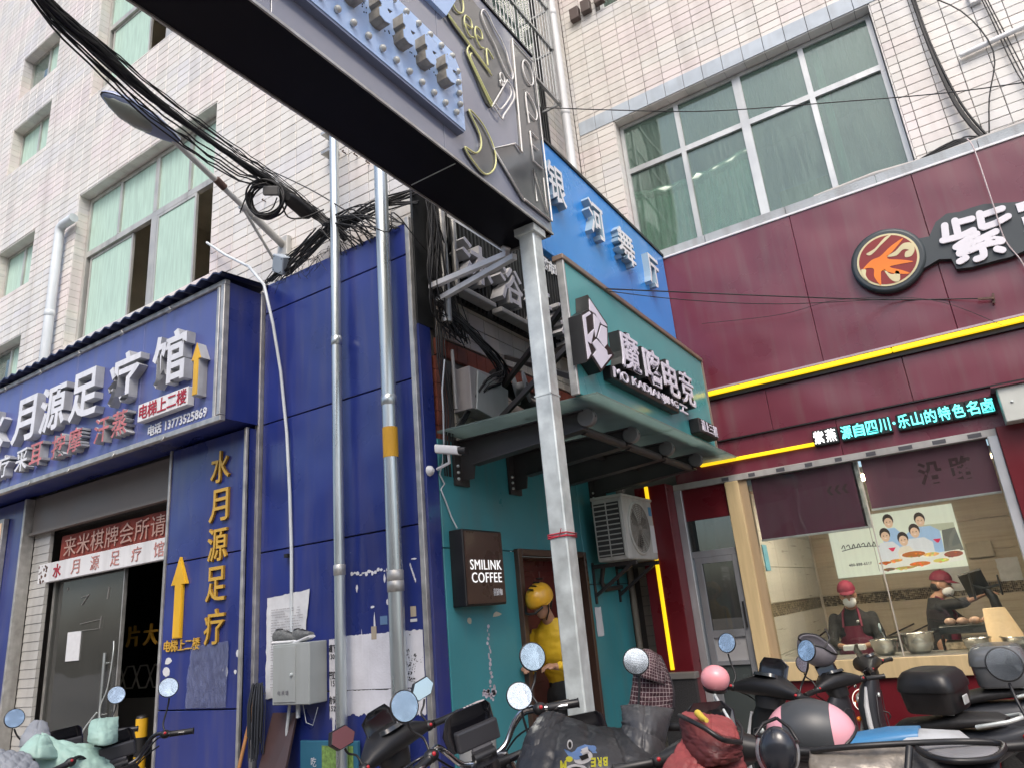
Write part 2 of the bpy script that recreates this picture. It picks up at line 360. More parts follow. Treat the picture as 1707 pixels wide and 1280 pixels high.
ALU = M('aluminium_trim', (.48, .48, .46), .4, .6, var=.2, vs=12, dirt=.5)
ALUW = M('white_aluminium', (.62, .64, .64), .35, .2, var=.1, dirt=.3)
WHITE = M('white_plastic', (.72, .73, .74), .4, var=.06, dirt=.25)
PVC = M('white_pipe', (.60, .65, .68), .4, dirt=.3)
CHAR = M('channel_letter_white', (.68, .70, .74), .35, var=.07, vs=8, dirt=.18)
CHARSIDE = M('channel_letter_side', (.42, .44, .46), .45, var=.12, vs=8, dirt=.45)
RED = M('red_letter', (.46, .15, .16), .5, var=.35, vs=14)
REDTXT = M('red_print', (.38, .02, .04), .5)
YEL = M('yellow_arrow', (.72, .42, .02), .4, var=.12, dirt=.2)
GOLD = M('gold_letter', (.62, .38, .06), .38, .15, var=.1)
GOLDS = M('gold_side_and_dimmed', (.34, .18, .02), .5)
TEAL = M('teal_panel', (.050, .255, .295), .35, var=.10, vs=1.5, wave=.12, dirt=.22)
TEALS = M('teal_sign', (.085, .36, .37), .2, var=.05, vs=1.5, wave=.05, coat=.3)
SKYB = M('sky_blue_panel', (.040, .28, .76), .28, var=.06, vs=1.2, wave=.06, coat=.2)
MAR = M('maroon_panel', (.145, .026, .044), .30, var=.12, vs=1.2, wave=.2, dirt=.25, coat=.2)
MARDK = M('deep_red_panel', (.12, .008, .014), .32, var=.08)
BLACKG = M('black_gloss_panel', (.006, .006, .010), .4, var=.1, spec=.15)
GREYFACE = M('grey_acrylic_face', (.20, .22, .29), .12, var=.06, vs=1.0, coat=.5, wave=.05)
GREYGL = M('grey_clear_face', (.09, .095, .10), .10, var=.1, coat=.3)
LBLUE = M('light_blue_panel', (.42, .58, .86), .3, var=.08, vs=2.5)
BULB = M('bulb_glass', (.55, .56, .52), .2, var=.1)
LETBEIGE = M('letter_side_metal', (.28, .26, .22), .5, .2, var=.3, vs=25)
NEONY = M('neon_tube_yellow', (.74, .74, .34), .3, var=.05)
NEONW = M('neon_tube_white', (.82, .81, .78), .3, var=.05)
YNEON = M('lit_yellow_strip', (.8, .6, .0), .4, emit=.62, ecol=(1, .62, .015), var=.08, vs=4)
CYAN = M('lit_cyan_letter', (.2, .8, .8), .4, emit=.9, ecol=(.12, .85, .82), var=.02)
LITW = M('lit_white_letter', (.8, .8, .8), .4, emit=.75, ecol=(1, 1, 1), var=.02)
BLK = M('black_plastic', (.012, .012, .013), .42, var=.2, vs=8)
BLKG = M('black_gloss', (.010, .010, .013), .15, var=.1, coat=.5)
CABLE = M('black_cable', (.012, .012, .013), .55, var=.3)
CORR = M('dark_corrugated', (.022, .024, .026), .5, .2, var=.3, vs=5)
CAGE = M('cage_bar', (.34, .35, .36), .4, .7)
GLASSL = glass_mat('mint_window_glass', (.62, .80, .72), 1.4, .05, .84, (.50, .68, .59), .12)
GLASSD = glass_mat('green_window_glass', (.70, .86, .78), 2.3, .03, .22, (.36, .50, .43), .45)
CURT = M('green_curtain', (.22, .42, .30), .8, var=.3, vs=9, stretch=(1, 1, .1))
FRAMEW = M('window_frame', (.46, .46, .43), .4, .3, var=.15, dirt=.5)
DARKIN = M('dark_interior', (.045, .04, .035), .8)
CREAMIN = M('interior_plaster', (.66, .60, .50), .8)
CONC = M('concrete_ledge', (.36, .39, .41), .7, bump=.5, var=.15, dirt=.5)
BROWNF = M('brown_door_frame', (.075, .045, .033), .35, var=.15)
REDDOOR = M('red_door', (.09, .012, .010), .3, var=.15)
WOODY = M('yellow_wood', (.52, .40, .22), .42, var=.12, vs=3, stretch=(8, 8, .6))
REDBRICK = M('red_tile_trim', (.20, .05, .03), .45, var=.3, vs=7, dirt=.3)
CLEAR = glass_mat('clear_glass', (.93, .96, .94), .8, .01, .02)
CANGL = canopy_mat('canopy_glass')
DKSTEEL = M('dark_painted_steel', (.055, .050, .050), .45, .3, var=.2)
PAPER = M('white_paper', (.62, .64, .66), .8, var=.06, vs=20)
PAPERG = M('whitewash_paint', (.70, .71, .76), .7, var=.10, vs=5, dirt=.2, bump=.2)
BLKINK = M('black_ink', (.02, .02, .025), .7)
GREYINK = M('grey_ink', (.22, .22, .24), .7)
GREYBOX = M('grey_metal_box', (.40, .43, .42), .4, .1, var=.06, dirt=.2)
RUST = M('rusty_brown', (.10, .055, .04), .7, var=.4, vs=30, bump=.4)
ASPH = M('pavement_concrete', (.17, .16, .15), .85, var=.25, vs=2, bump=.5)
BLIND = M('maroon_blind', (.16, .030, .075), .7, var=.08, vs=4)
BLINDL = M('maroon_blind_light', (.24, .075, .12), .7, var=.10, vs=4)
# ------------------------------------------------------------ ground
mb = MB(); mb.box(-60, 60, -60, 60, -.3, 0); structure('ground', mb, ASPH)
mb = MB()
for i in range(-26, 8):
    for j in range(-1, 8):
        mb.box(i*.6+.004, (i+1)*.6-.004, 1.2+j*.6+.004, 1.2+(j+1)*.6-.004, .001, .03)
o = structure('pavement', mb, M('pavement_tile', (.26, .22, .20), .8, var=.3, vs=3, bump=.4))
# ------------------------------------------------------------ the left building
LB = thing('tiled_building', 'tall cream tiled building with mint windows over the blue clad shopfront, left', 'building', (-8, 4.6, 0))
opsL = [(-9.27, -6.25, 5.38, 7.64), (-9.27, -6.25, 9.28, 11.5), (-11.7, -10.47, 10.5, 11.36), (-11.7, -10.47, 9.02, 9.9), (-11.6, -10.45, 6.72, 7.58), (-11.6, -10.45, 5.05, 5.93), (-14.6, -13.2, 5.4, 7.6), (-14.6, -13.2, 9.2, 11.4)]
mb = MB()
for q in rects(-16, -3.32, 4.7, 16, opsL): mb.box(q[0], q[1], 4.268, 4.5, q[2], q[3])
mb.box(-16, -9.1, 4.12, 4.5, 0, 4.7); mb.box(-9.1, -6.24, 4.3, 4.5, 3.0, 4.7); mb.box(-6.24, -3.32, 4.12, 4.5, 0, 4.7)
mb.box(-3.6, -3.322, 4.5, 7.8, 2.7, 16); mb.box(-3.6, -3.322, 4.5, 5.2, 0, 2.7); mb.box(-3.6, -3.322, 6.45, 7.8, 0, 2.7); mb.box(-3.6, -3.322, 5.2, 6.45, 2.2, 2.7)
mb.build('wall', GROUT, LB)
tiles('A', 4.25, -16, -3.3, 4.72, 16, .245, .104, opsL, TILE_L, LB)
# tiled reveals round the openings and sills
mb = MB()
for (a, b, c, d) in opsL[:6]:
    for z0 in [c+.104*k for k in range(int((d-c)/.104)+1)]:
        z1 = min(d, z0+.1)
        if z1 > z0+.02: mb.box(a-.001, a+.012, 4.256, 4.44, z0, z1); mb.box(b-.012, b+.001, 4.256, 4.44, z0, z1)
    n = int((b-a)/.245)
    for k in range(n+1):
        x0 = a+k*.245; x1 = min(b, x0+.24)
        if x1 > x0+.02: mb.box(x0, x1, 4.256, 4.44, d-.012, d+.001); mb.box(x0, x1, 4.256, 4.44, c-.001, c+.012)
mb.build('window_reveal_tiles', TILE_L, LB, kind='stuff')
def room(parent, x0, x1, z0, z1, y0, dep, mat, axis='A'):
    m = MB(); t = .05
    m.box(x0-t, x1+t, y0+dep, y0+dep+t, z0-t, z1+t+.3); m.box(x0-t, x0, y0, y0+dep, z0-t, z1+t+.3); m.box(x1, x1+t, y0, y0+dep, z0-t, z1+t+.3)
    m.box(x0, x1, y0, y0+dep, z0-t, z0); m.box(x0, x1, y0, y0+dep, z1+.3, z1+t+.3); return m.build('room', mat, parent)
def window(parent, bars, panes, y=4.42, mat=None, t=.05):
    m = MB()
    for k_, (a, b, c, d) in enumerate(bars): e_ = .0011*k_; m.box(a, b, y-t/2-e_, y+t/2+e_, c, d)
    w = m.build('window', mat or FRAMEW, parent)
    for p in panes:
        a, b, c, d = p[:4]; gm = p[4] if len(p) > 4 else GLASSL; dy = p[5] if len(p) > 5 else 0
        m = MB(); m.box(a, b, y+dy-.004, y+dy+.004, c, d); m.build('pane', gm, w)
        if len(p) > 6:
            m = MB(); s = .035
            m.box(a-s, a, y+dy-.015, y+dy+.015, c-s, d+s); m.box(b, b+s, y+dy-.015, y+dy+.015, c-s, d+s); m.box(a, b, y+dy-.015, y+dy+.015, c-s, c); m.box(a, b, y+dy-.015, y+dy+.015, d, d+s); m.build('sash', mat or FRAMEW, w)
    return w
def big_window(x0, x1, z0, z1, seed):
    zt = z1-.88; mid = x0+(x1-x0)*.545; s = .035
    bars = [(x0, x1, z1-.06, z1), (x0, x1, z0, z0+.06), (x0, x0+.06, z0, z1), (x1-.06, x1, z0, z1), (x0+.06, x1-.06, zt-.04, zt+.04), (mid-.06, mid+.06, z0+.06, zt-.04), (mid-.04, mid+.04, zt+.04, z1-.06),
            (x0+.78, x0+.83, zt+.04, z1-.06), (x0+2.3, x0+2.35, zt+.04, z1-.06)]
    e = [x0+.06, x0+.78, None, x0+.83, mid-.04, None, mid+.04, x0+2.3, None, x0+2.35, x1-.06]
    panes = [(x0+.06, x0+.78, zt+.04, z1-.06), (x0+.83, mid-.04, zt+.04, z1-.06), (mid+.04, x0+2.3, zt+.04, z1-.06), (x0+2.35, x1-.06, zt+.04, z1-.06),
             (x0+.14, x0+1.08, z0+.1, zt-.08, GLASSL, .02, 1), (mid+.1, mid+.82, z0+.1, zt-.08, GLASSL, -.015, 1)]
    window(LB, bars, panes); room(LB, x0, x1, z0, z1, 4.5, 1.8, CREAMIN)
big_window(-9.25, -6.27, 5.4, 7.62, 1); big_window(-9.25, -6.27, 9.3, 11.48, 2)
for (a, b, c, d) in opsL[2:8]:
    m_ = (a+b)/2
    w = window(LB, [(a, b, d-.05, d), (a, b, c, c+.05), (a, a+.05, c, d), (b-.05, b, c, d), (m_-.025, m_+.025, c+.05, d-.05)], [(a+.05, m_-.025, c+.05, d-.05, GLASSL if c < 10 and c > 6 else GLASSD), (m_+.025, b-.05, c+.05, d-.05)])
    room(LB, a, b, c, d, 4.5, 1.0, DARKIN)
# curtain behind the open sash, a dark red cloth inside
mb = MB()
for k in range(12): mb.tube([(-9.0+.03*k, 4.62, 5.45), (-9.0+.03*k, 4.62, 6.7)], .022, 6)
mb.build('curtain', CURT, LB)
# ---- side wall of the left building (faces right)
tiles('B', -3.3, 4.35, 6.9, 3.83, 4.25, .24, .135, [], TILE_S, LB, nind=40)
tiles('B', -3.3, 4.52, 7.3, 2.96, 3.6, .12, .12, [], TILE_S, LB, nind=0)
tiles('B', -3.3, 6.86, 7.74, 5.4, 16, .245, .104, [], TILE_L, LB, nind=0)
mb = MB()
for k in range(24): mb.box(-3.322, -3.285, 4.3+k*.14+.003, 4.3+(k+1)*.14-.003, 3.66, 3.80)
for k in range(6): mb.box(-3.322, -3.284, 4.27+.0, 4.40, 2.95+k*.115, 2.95+(k+1)*.115-.005)
mb.build('red_trim_tiles', REDBRICK, LB, kind='stuff')
# corrugated dark cladding with upright ribs
mb = MB(); mb.box(-3.322, -3.27, 4.30, 6.84, 4.22, 13)
for k in range(42): mb.box(-3.27, -3.245, 4.32+k*.06, 4.32+k*.06+.026, 4.22, 13)
mb.box(-3.322, -3.30, 4.10, 4.298, 3.87, 13); mb.build('corrugated_cladding', CORR, LB)
# ---- blue cladding panels, middle
def panelA(name, x0, x1, z0, z1, y, t, mat, parent, bev=.004): m = MB(); m.box(x0, x1, y, y+t, z0, z1, bev); return m.build(name, mat, parent)
for z0, z1 in ((.03, 1.19), (1.2, 2.295), (2.305, 3.415), (3.425, 4.49), (4.5, 4.79)):
    panelA('cladding_panel', -5.11, -4.24, z0, z1, 4.08, .035, BLUE, LB); panelA('cladding_panel', -4.234, -3.36, z0, z1, 4.081, .035, BLUE, LB)
mb = MB(); mb.box(-3.36, -3.315, 4.055, 4.10, 0, 4.82, .004); mb.build('corner_trim', ALU, LB)
mb = MB(); mb.box(-3.315, -3.29, 4.09, 4.235, 0, 3.86, .003); mb.build('cladding_panel', BLUE, LB)
mb = MB(); mb.box(-5.17, -5.115, 4.04, 4.09, 0, 4.72, .004); mb.build('corner_trim', ALU, LB)
# flat roof edge behind the blue cladding
mb = MB(); mb.box(-5.1, -3.36, 4.12, 4.25, 4.70, 4.76); mb.build('ledge', CONC, LB)
# ---- blue column beside the entrance
panelA('cladding_panel', -6.24, -5.175, 2.335, 3.385, 3.95, .03, BLUE, LB); panelA('cladding_panel', -6.24, -5.175, .03, 1.10, 3.95, .03, BLUE, LB); panelA('cladding_panel', -6.24, -5.175, 1.11, 2.325, 3.95, .03, BLUE, LB)
mb = MB(); mb.box(-5.175, -5.15, 3.96, 4.08, 0, 3.385); mb.build('cladding_panel', BLUE, LB)
for x in (-6.27, -5.18): mb = MB(); mb.box(x, x+.03, 3.935, 3.975, 0, 3.39, .004); mb.build('corner_trim', ALU, LB)
mb = MB(); mb.box(-6.27, -6.24, 3.975, 4.9, 0, 3.385); mb.build('cladding_panel', BLUEDK, LB)
# ---- left blue column and far light box, siding strip, entrance
mb = MB(); mb.box(-10.3, -9.1, 4.0, 4.1, 0, 3.385, .004); mb.build('cladding_panel', BLUE, LB)
mb = MB(); mb.box(-9.12, -9.08, 3.97, 4.1, 0, 3.385, .004); mb.build('corner_trim', ALU, LB)
for k in range(32):
    mb = MB(); z = .03+k*.0935; mb.add([(-9.07, 4.10, z), (-8.72, 4.10, z), (-8.72, 4.106, z+.09), (-9.07, 4.106, z+.09), (-9.07, 4.14, z), (-8.72, 4.14, z), (-8.72, 4.14, z+.09), (-9.07, 4.14, z+.09)], [(0,1,2,3), (4,7,6,5), (0,4,5,1), (3,2,6,7), (0,3,7,4), (1,5,6,2)])
    mb.build('slat', M('grey_siding', (.42, .42, .40), .5, var=.1, dirt=.3), LB)
mb = MB(); mb.box(-9.07, -6.27, 4.06, 4.10, 2.96, 3.385, .005); mb.box(-9.07, -6.27, 4.03, 4.06, 2.96, 2.99); mb.build('shutter_box', M('brown_grey_shutter', (.16, .145, .13), .5, dirt=.3), LB)
# entrance hall
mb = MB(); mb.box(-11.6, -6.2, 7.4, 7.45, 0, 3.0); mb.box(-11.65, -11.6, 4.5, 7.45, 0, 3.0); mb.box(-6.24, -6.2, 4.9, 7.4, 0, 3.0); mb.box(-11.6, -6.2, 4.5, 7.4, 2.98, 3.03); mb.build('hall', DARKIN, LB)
mb = MB(); mb.box(-9.9, -8.2, 5.6, 5.65, 0, 1.05); mb.build('reception_desk', M('grey_desk', (.22, .21, .20), .5), LB)
mb = MB()
for k in range(7):
    for j in range(1):
        cx, cz = -9.8+k*.3, 1.30; pts = [(cx+.15*math.cos(PI/3*a), 5.6, cz+.15*math.sin(PI/3*a)) for a in range(6)]; mb.tube(pts, .012, 5, closed=True)
mb.build('hexagon_rack', M('pale_rack', (.4, .38, .34), .5), LB)
mb = MB(); mb.box(-8.7, -7.33, 4.20, 4.212, .02, 2.42); dg = mb.build('glass_door', glass_mat('dusty_door_glass', (.35, .38, .37), 1.5, .04, .15, (.30, .31, .29), .25), LB)
mb = MB(); mb.tube([(-7.52, 4.16, .95), (-7.52, 4.16, 1.62)], .014, 10); mb.tube([(-7.52, 4.16, 1.05), (-7.52, 4.2, 1.05)], .01, 8); mb.tube([(-7.52, 4.16, 1.52), (-7.52, 4.2, 1.52)], .01, 8); mb.build('handle', STEELPIPE, dg)
mb = MB(); mb.box(-8.72, -8.69, 4.19, 4.23, 0, 2.42); mb.build('edge_profile', ALU, dg); mb = MB(); mb.box(-7.34, -7.325, 4.19, 4.225, 0, 2.42); mb.build('edge_profile', ALU, dg)
mb = MB(); mb.box(-8.32, -8.06, 4.19, 4.197, 1.57, 1.86); nt_ = mb.build('notice', PAPER, dg)
chars('片大', 'hall_character', (-7.98, 4.66, 1.66), FA, .22, .20, .32, .02, GOLDS, LB, .01)  # darker gold dims these: the hall's shade is put into the colour
# ---- roofed sign box over the entrance
SB = thing('foot_massage_sign', 'long blue sign box with white raised characters and a phone number over the entrance', 'sign', (-8, 4.1, 3.4))
mb = MB(); mb.box(-16, -5.13, 3.70, 4.075, 3.42, 4.70); mb.build('box', BLUE, SB)
for k in range(8):
    x1 = -5.17-k*1.22; mb = MB(); mb.box(x1-1.215, x1, 3.668, 3.70, 3.45, 4.67, .003); mb.build('face_panel', BLUEBOX, SB)
mb = MB()
for z in (3.395, 4.665): mb.box(-16, -5.12, 3.645, 3.70, z, z+.05, .005)
mb.box(-5.17, -5.12, 3.64, 3.70, 3.445, 4.665, .005); mb.box(-5.24, -5.20, 3.65, 3.675, 3.445, 4.665, .005)
mb.build('frame', ALU, SB)
mb = MB()
for k in range(9): x = -5.9-k*.8; mb.tube([(x, 3.64, 4.67), (x+.01, 3.60, 4.66), (x+.04, 3.61, 4.62), (x-.03, 3.62, 4.62)], .006, 5); mb.tube([(x, 3.64, 3.41), (x+.02, 3.61, 3.37), (x-.03, 3.63, 3.38)], .006, 5)
mb.build('hooks', ALU, SB)
# corrugated roof sheet: joined ribs
mb = MB(); n = 260; vs = []
for i in range(n+1):
    x = -16+(10.93)*i/n; z = .018*math.sin(i*2*PI/4.2)
    vs += [(x, 3.57, 4.755+z), (x, 4.12, 4.80+z), (x, 3.57, 4.738+z), (x, 4.12, 4.783+z)]
mb.add(vs, [f for i in range(n) for f in ((4*i, 4*i+4, 4*i+5, 4*i+1), (4*i+2, 4*i+3, 4*i+7, 4*i+6), (4*i, 4*i+2, 4*i+6, 4*i+4), (4*i+1, 4*i+5, 4*i+7, 4*i+3))])
mb.build('corrugated_roof', BLUEDK, SB)
y = 3.668
# large raised characters: each a channel letter ten centimetres deep
for ch, x0, x1, z0, z1 in (('馆', -6.07, -5.55, 3.87, 4.38), ('疗', -6.80, -6.27, 3.87, 4.38), ('足', -7.52, -6.99, 3.87, 4.38), ('源', -8.12, -7.60, 3.87, 4.38), ('月', -8.72, -8.22, 3.87, 4.38), ('水', -9.42, -8.90, 3.87, 4.38)):
    mb = MB(); put_glyph(mb, ch, (x0, y-.002, z0), FA, x1-x0, z1-z0, .088, .022, True, 0, True); mb.build('character', [CHAR, CHARSIDE], SB)
for ch, x0 in (('蒸', -6.68), ('汗', -6.99), ('摩', -7.47), ('按', -7.79), ('耳', -8.24), ('采', -8.55), ('疗', -8.95), ('足', -9.26)):
    mb = MB(); put_glyph(mb, ch, (x0, y-.002, 3.545), FA, .26, .25, .085, .012, True, 0, True); mb.build('small_character', [RED if ch in '蒸汗摩按耳' else CHAR, CHARSIDE], SB)
mb = MB(); mb.box(-6.28, -5.52, y-.07, y-.002, 3.615, 3.785, .004); bx = mb.build('white_text_box', WHITE, SB)
chars('电梯上二楼', 'character', (-6.255, y-.07, 3.635), FA, .125, .13, .147, .004, REDTXT, bx, .008)
chars('电话', 'phone_character', (-6.20, y, 3.475), FA, .095, .095, .11, .008, CHAR, SB, .02)
latin('13773525869', 'phone_number', (-5.93, y, 3.478), FA, .088, .008, CHAR, SB, .60, .02)
def arrow(x, z0, z1, w, hw, hh, y, d, mats, parent, name='arrow'):
    p = [(-w/2, 0), (w/2, 0), (w/2, z1-z0-hh), (hw/2, z1-z0-hh), (0, z1-z0), (-hw/2, z1-z0-hh), (-w/2, z1-z0-hh)]
    m = MB(); m.mi = 1 if len(mats) > 1 else 0; m.prism(p, (x, y-.002, z0), (1,0,0), (0,0,1), (0,-d, 0)); o_ = m.build(name, mats, parent)
    m = MB(); q = [(a*.86, .008+b*.985) for a, b in p]; m.prism(q, (x, y-d-.002, z0), (1,0,0), (0,0,1), (0,-.006, 0)); m.build('arrow_face', mats[0], o_); return o_
arrow(-5.39, 3.66, 4.15, .075, .15, .16, y, .085, [YEL, CHARSIDE], SB)
# ---- gold lettering on the column
CS = thing('gold_lettered_column_sign', 'gold characters and a yellow up arrow on the blue column right of the entrance', 'sign', (-5.7, 3.93, 1.5))
yy = 3.948
for ch, z in (('水', 2.955), ('月', 2.61), ('源', 2.275), ('足', 1.945), ('疗', 1.60)):
    mb = MB(); put_glyph(mb, ch, (-5.62, yy, z), FA, .26, .285, .022, .008, True, 0, True); mb.build('character', [GOLD, GOLDS], CS)
arrow(-6.0, 1.68, 2.37, .115, .235, .24, yy, .02, [YEL], CS)
chars('电梯上二楼', 'small_character', (-6.19, yy, 1.575), FA, .088, .09, .103, .012, GOLD, CS, .006)
# ---- banners over the entrance
BN = thing('red_banner', 'faded red banner with pale characters hung above the white strip sign', 'banner', (-7.6, 4.17, 2.62))
mb = MB(); N = 40
vs = []
for i in range(N+1):
    x = -8.6+2.33*i/N; w_ = .008*math.sin(i*.9)
    vs += [(x, 4.165+w_, 2.63), (x, 4.17-w_, 2.90), (x, 4.175+w_, 2.63), (x, 4.18-w_, 2.90)]
mb.add(vs, [f for i in range(N) for f in ((4*i, 4*i+4, 4*i+5, 4*i+1), (4*i+2, 4*i+3, 4*i+7, 4*i+6), (4*i+1, 4*i+5, 4*i+7, 4*i+3), (4*i, 4*i+2, 4*i+6, 4*i+4))]); mb.build('cloth', M('red_banner_cloth', (.24, .045, .03), .75, var=.2, vs=6), BN)
chars('来米棋牌会所请上', 'banner_lettering', (-8.48, 4.152, 2.66), FA, .22, .2, .272, .003, M('pale_red_letter', (.50, .32, .26), .6), BN, 0, each=False)
WS = thing('white_strip_sign', 'chipped white strip sign with red characters above the glass door', 'sign', (-7.6, 4.12, 2.42))
mb = MB(); mb.box(-8.9, -6.275, 4.10, 4.15, 2.41, 2.62, .006); mb.build('board', WHITE, WS)
for i, ch in enumerate('水月源足疗馆'):
    mb = MB(); put_glyph(mb, ch, (-8.57+i*.375, 4.098, 2.445), FA, .165, .145, .004, .02 if i == 0 else .0, True); mb.build('character', REDTXT if i == 0 else M('worn_red', (.46, .22, .20), .7, var=.3, vs=30), WS)
mb = MB()
for _ in range(16):
    a = random.uniform(-8.89, -8.72); c = random.uniform(2.42, 2.6); r = random.uniform(.006, .028); p = [(r*random.uniform(.5, 1.2)*math.cos(k*PI/4), r*random.uniform(.5, 1.2)*math.sin(k*PI/4)) for k in range(8)]
    mb.prism(p, (a, 4.099, c), (1,0,0), (0,0,1), (0,-.0012, 0))
mb.build('stain', RUST, WS)
LBX = thing('glowing_light_box', 'warm peach light box panel at the far left edge', 'sign', (-9.9, 3.98, 1.5))
mb = MB(); mb.box(-11.5, -9.50, 3.94, 3.997, 1.05, 3.22, .004); mb.build('frame', ALU, LBX)
m_ = bpy.data.materials.new('peach_light_box'); m_.use_nodes = True; n_, l_ = nt(m_)
tc = n_.new('ShaderNodeNewGeometry'); sp = n_.new('ShaderNodeSeparateXYZ'); l_.new(tc.outputs['Position'], sp.inputs[0]); mr_ = n_.new('ShaderNodeMapRange'); mr_.inputs[1].default_value = 1.2; mr_.inputs[2].default_value = 3.1; l_.new(sp.outputs[2], mr_.inputs[0])
cr_ = n_.new('ShaderNodeValToRGB'); l_.new(mr_.outputs[0], cr_.inputs[0]); cr_.color_ramp.elements[0].color = (.10, .14, .38, 1); cr_.color_ramp.elements[1].color = (.62, .45, .28, 1); k_ = cr_.color_ramp.elements.new(.62); k_.color = (.58, .40, .36, 1); k_ = cr_.color_ramp.elements.new(.5); k_.color = (.2, .22, .45, 1)
b_ = n_['Principled BSDF']; l_.new(cr_.outputs[0], b_.inputs['Base Color']); l_.new(cr_.outputs[0], b_.inputs['Emission Color']); b_.inputs['Emission Strength'].default_value = .35; b_.inputs['Roughness'].default_value = .2
mb = MB(); mb.box(-11.45, -9.54, 3.932, 3.94, 1.1, 3.17); mb.build('face', m_, LBX)
# ---- drain pipes
def pipe(pts, r, mat, label, name='drain_pipe', clamps=(), n=16):
    t = thing(name, label, 'pipe', pts[0]); m = MB(); m.tube(pts, r, n); m.build('pipe', mat, t)
    for z, cm in clamps:
        m = MB(); x, y_ = pts[0][0], pts[0][1]; m.lathe([(r, -.04), (r+.005, -.036), (r+.005, .036), (r, .04)], (x, y_, z), n=n); m.build('collar', cm, t)
    return t
pipe([(-4.08, 3.98, 0), (-4.08, 3.98, 6.35)], .041, STEELPIPE, 'thinner steel drain pipe, left one on the blue wall', clamps=((2.05, ALU), (3.9, STEELPIPE)))
t = pipe([(-3.52, 3.97, 0), (-3.52, 3.97, 5.35)], .056, STEELPIPE, 'thicker steel pipe with a yellow band on the blue wall', clamps=((1.95, ALU), (1.88, ALU), (3.25, STEELPIPE)))
mb = MB(); mb.lathe([(.0575, -.115), (.0575, .115)], (-3.52, 3.97, 2.92), n=18); mb.build('yellow_band', M('yellow_tape', (.62, .33, .02), .5), t)
pipe([(-9.50, 4.16, 4.8), (-9.50, 4.16, 7.05), (-9.5, 4.16, 7.17), (-9.42, 4.16, 7.2), (-9.15, 4.16, 7.2)], .06, PVC, 'white plastic drain pipe with a bend left of the big mint window', clamps=((5.9, PVC),))
pipe([(-3.1, 7.02, 5.0), (-3.1, 7.02, 14)], .055, WHITE, 'white pipe running up the inner corner beside the dark cladding', clamps=((7.6, WHITE), (9.2, WHITE)))
# white hose over the blue wall
t = thing('white_hose', 'thin white cable sagging down in front of the blue wall to the grey meter box', 'cable', (-4.7, 4.0, 1.6))
mb = MB(); mb.tube([(-6.244, 4.200, 5.738), (-5.852, 4.150, 5.427), (-5.131, 3.900, 4.935), (-4.911, 3.900, 4.673), (-4.841, 3.950, 4.280), (-4.824, 4.030, 3.837), (-4.762, 4.050, 3.277), (-4.730, 4.060, 2.753), (-4.703, 4.060, 2.257), (-4.695, 4.060, 1.542)], .014, 8); mb.build('cable', PVC, t)
mb = MB(); mb.box(-4.765, -4.725, 4.035, 4.078, 2.22, 2.25); mb.build('clip', BLK, t)
# ---- meter box, papers, painted patch, shoes
t = thing('meter_box', 'grey metal meter box on the blue wall with a pair of shoes on top', 'box', (-4.6, 4.0, 1.3))
mb = MB(); mb.box(-4.72, -4.32, 3.90, 4.078, 1.13, 1.56, .006); mb.build('case', GREYBOX, t)
mb = MB(); mb.box(-4.70, -4.46, 3.893, 3.90, 1.15, 1.54, .002); d_ = mb.build('door', GREYBOX, t)
mb = MB(); mb.lathe([(.013, 0), (.013, .01), (.009, .016)], (-4.50, 3.893, 1.34), (0,-1,0), 12); mb.build('lock', STEEL, d_)
chars('电表箱', 'print', (-4.65, 3.893, 1.20), FA, .03, .03, .045, .001, GREYINK, d_, 0, each=False)
mb = MB(); mb.tube([(-4.64, 4.0, 1.13), (-4.67, 4.0, .95), (-4.69, 4.02, .8)], .012, 8); mb.tube([(-4.55, 4.0, 1.13), (-4.55, 4.0, 1.03)], .016, 8); mb.tube([(-4.5, 4.0, 1.13), (-4.44, 3.98, 1.0), (-4.38, 3.99, .98), (-4.34, 4.0, 1.1)], .003, 5); mb.build('cable_tail', PVC, t)
def shoe(mtx, up, sole, label, name='shoe', lace=None, group=None):
    t = thing(name, label, 'shoe', tuple(mtx.translation), group=group)
    m = MB(); m.loft([((-.13, 0, .012), (0, .030, 0), (0, 0, .012), 2.5), ((-.09, 0, .012), (0, .036, 0), (0, 0, .013), 3), ((0, 0, .012), (0, .034, 0), (0, 0, .012), 3), ((.08, 0, .012), (0, .043, 0), (0, 0, .012), 3), ((.14, 0, .016), (0, .030, 0), (0, 0, .010), 2.3)], 14); m.xf(mtx); m.build('sole', sole, t)
    m = MB(); m.loft([((-.125, 0, .055), (0, .026, 0), (0, 0, .035), 2.4), ((-.09, 0, .065), (0, .033, 0), (0, 0, .045), 2.6), ((-.03, 0, .06), (0, .034, 0), (0, 0, .042), 2.6), ((.03, 0, .05), (0, .038, 0), (0, 0, .032), 2.4), ((.09, 0, .04), (0, .040, 0), (0, 0, .022), 2.4), ((.135, 0, .033), (0, .026, 0), (0, 0, .014), 2.2)], 14); m.xf(mtx); m.build('upper', up, t)
    m = MB(); m.sphere((-.075, 0, .105), (.036, .024, .012), 10, 6); m.xf(mtx); m.build('opening', BLK, t)
    m = MB()
    for k in range(4): m.tube([(.0+.02*k, -.02, .088-.007*k), (.008+.02*k, 0, .095-.008*k), (.0+.02*k, .02, .088-.007*k)], .003, 5)
    m.xf(mtx); m.build('laces', lace or BLK, t); return t
GKNIT = M('grey_knit_shoe', (.17, .18, .18), .9, bump=.8, bs=300, var=.3, vs=60)
shoe(Matrix.Translation((-4.66, 3.98, 1.56)) @ Matrix.Rotation(math.radians(5), 4, 'Z'), GKNIT, WHITE, 'grey knit shoe, left of the pair on the meter box', group='pair of grey shoes')
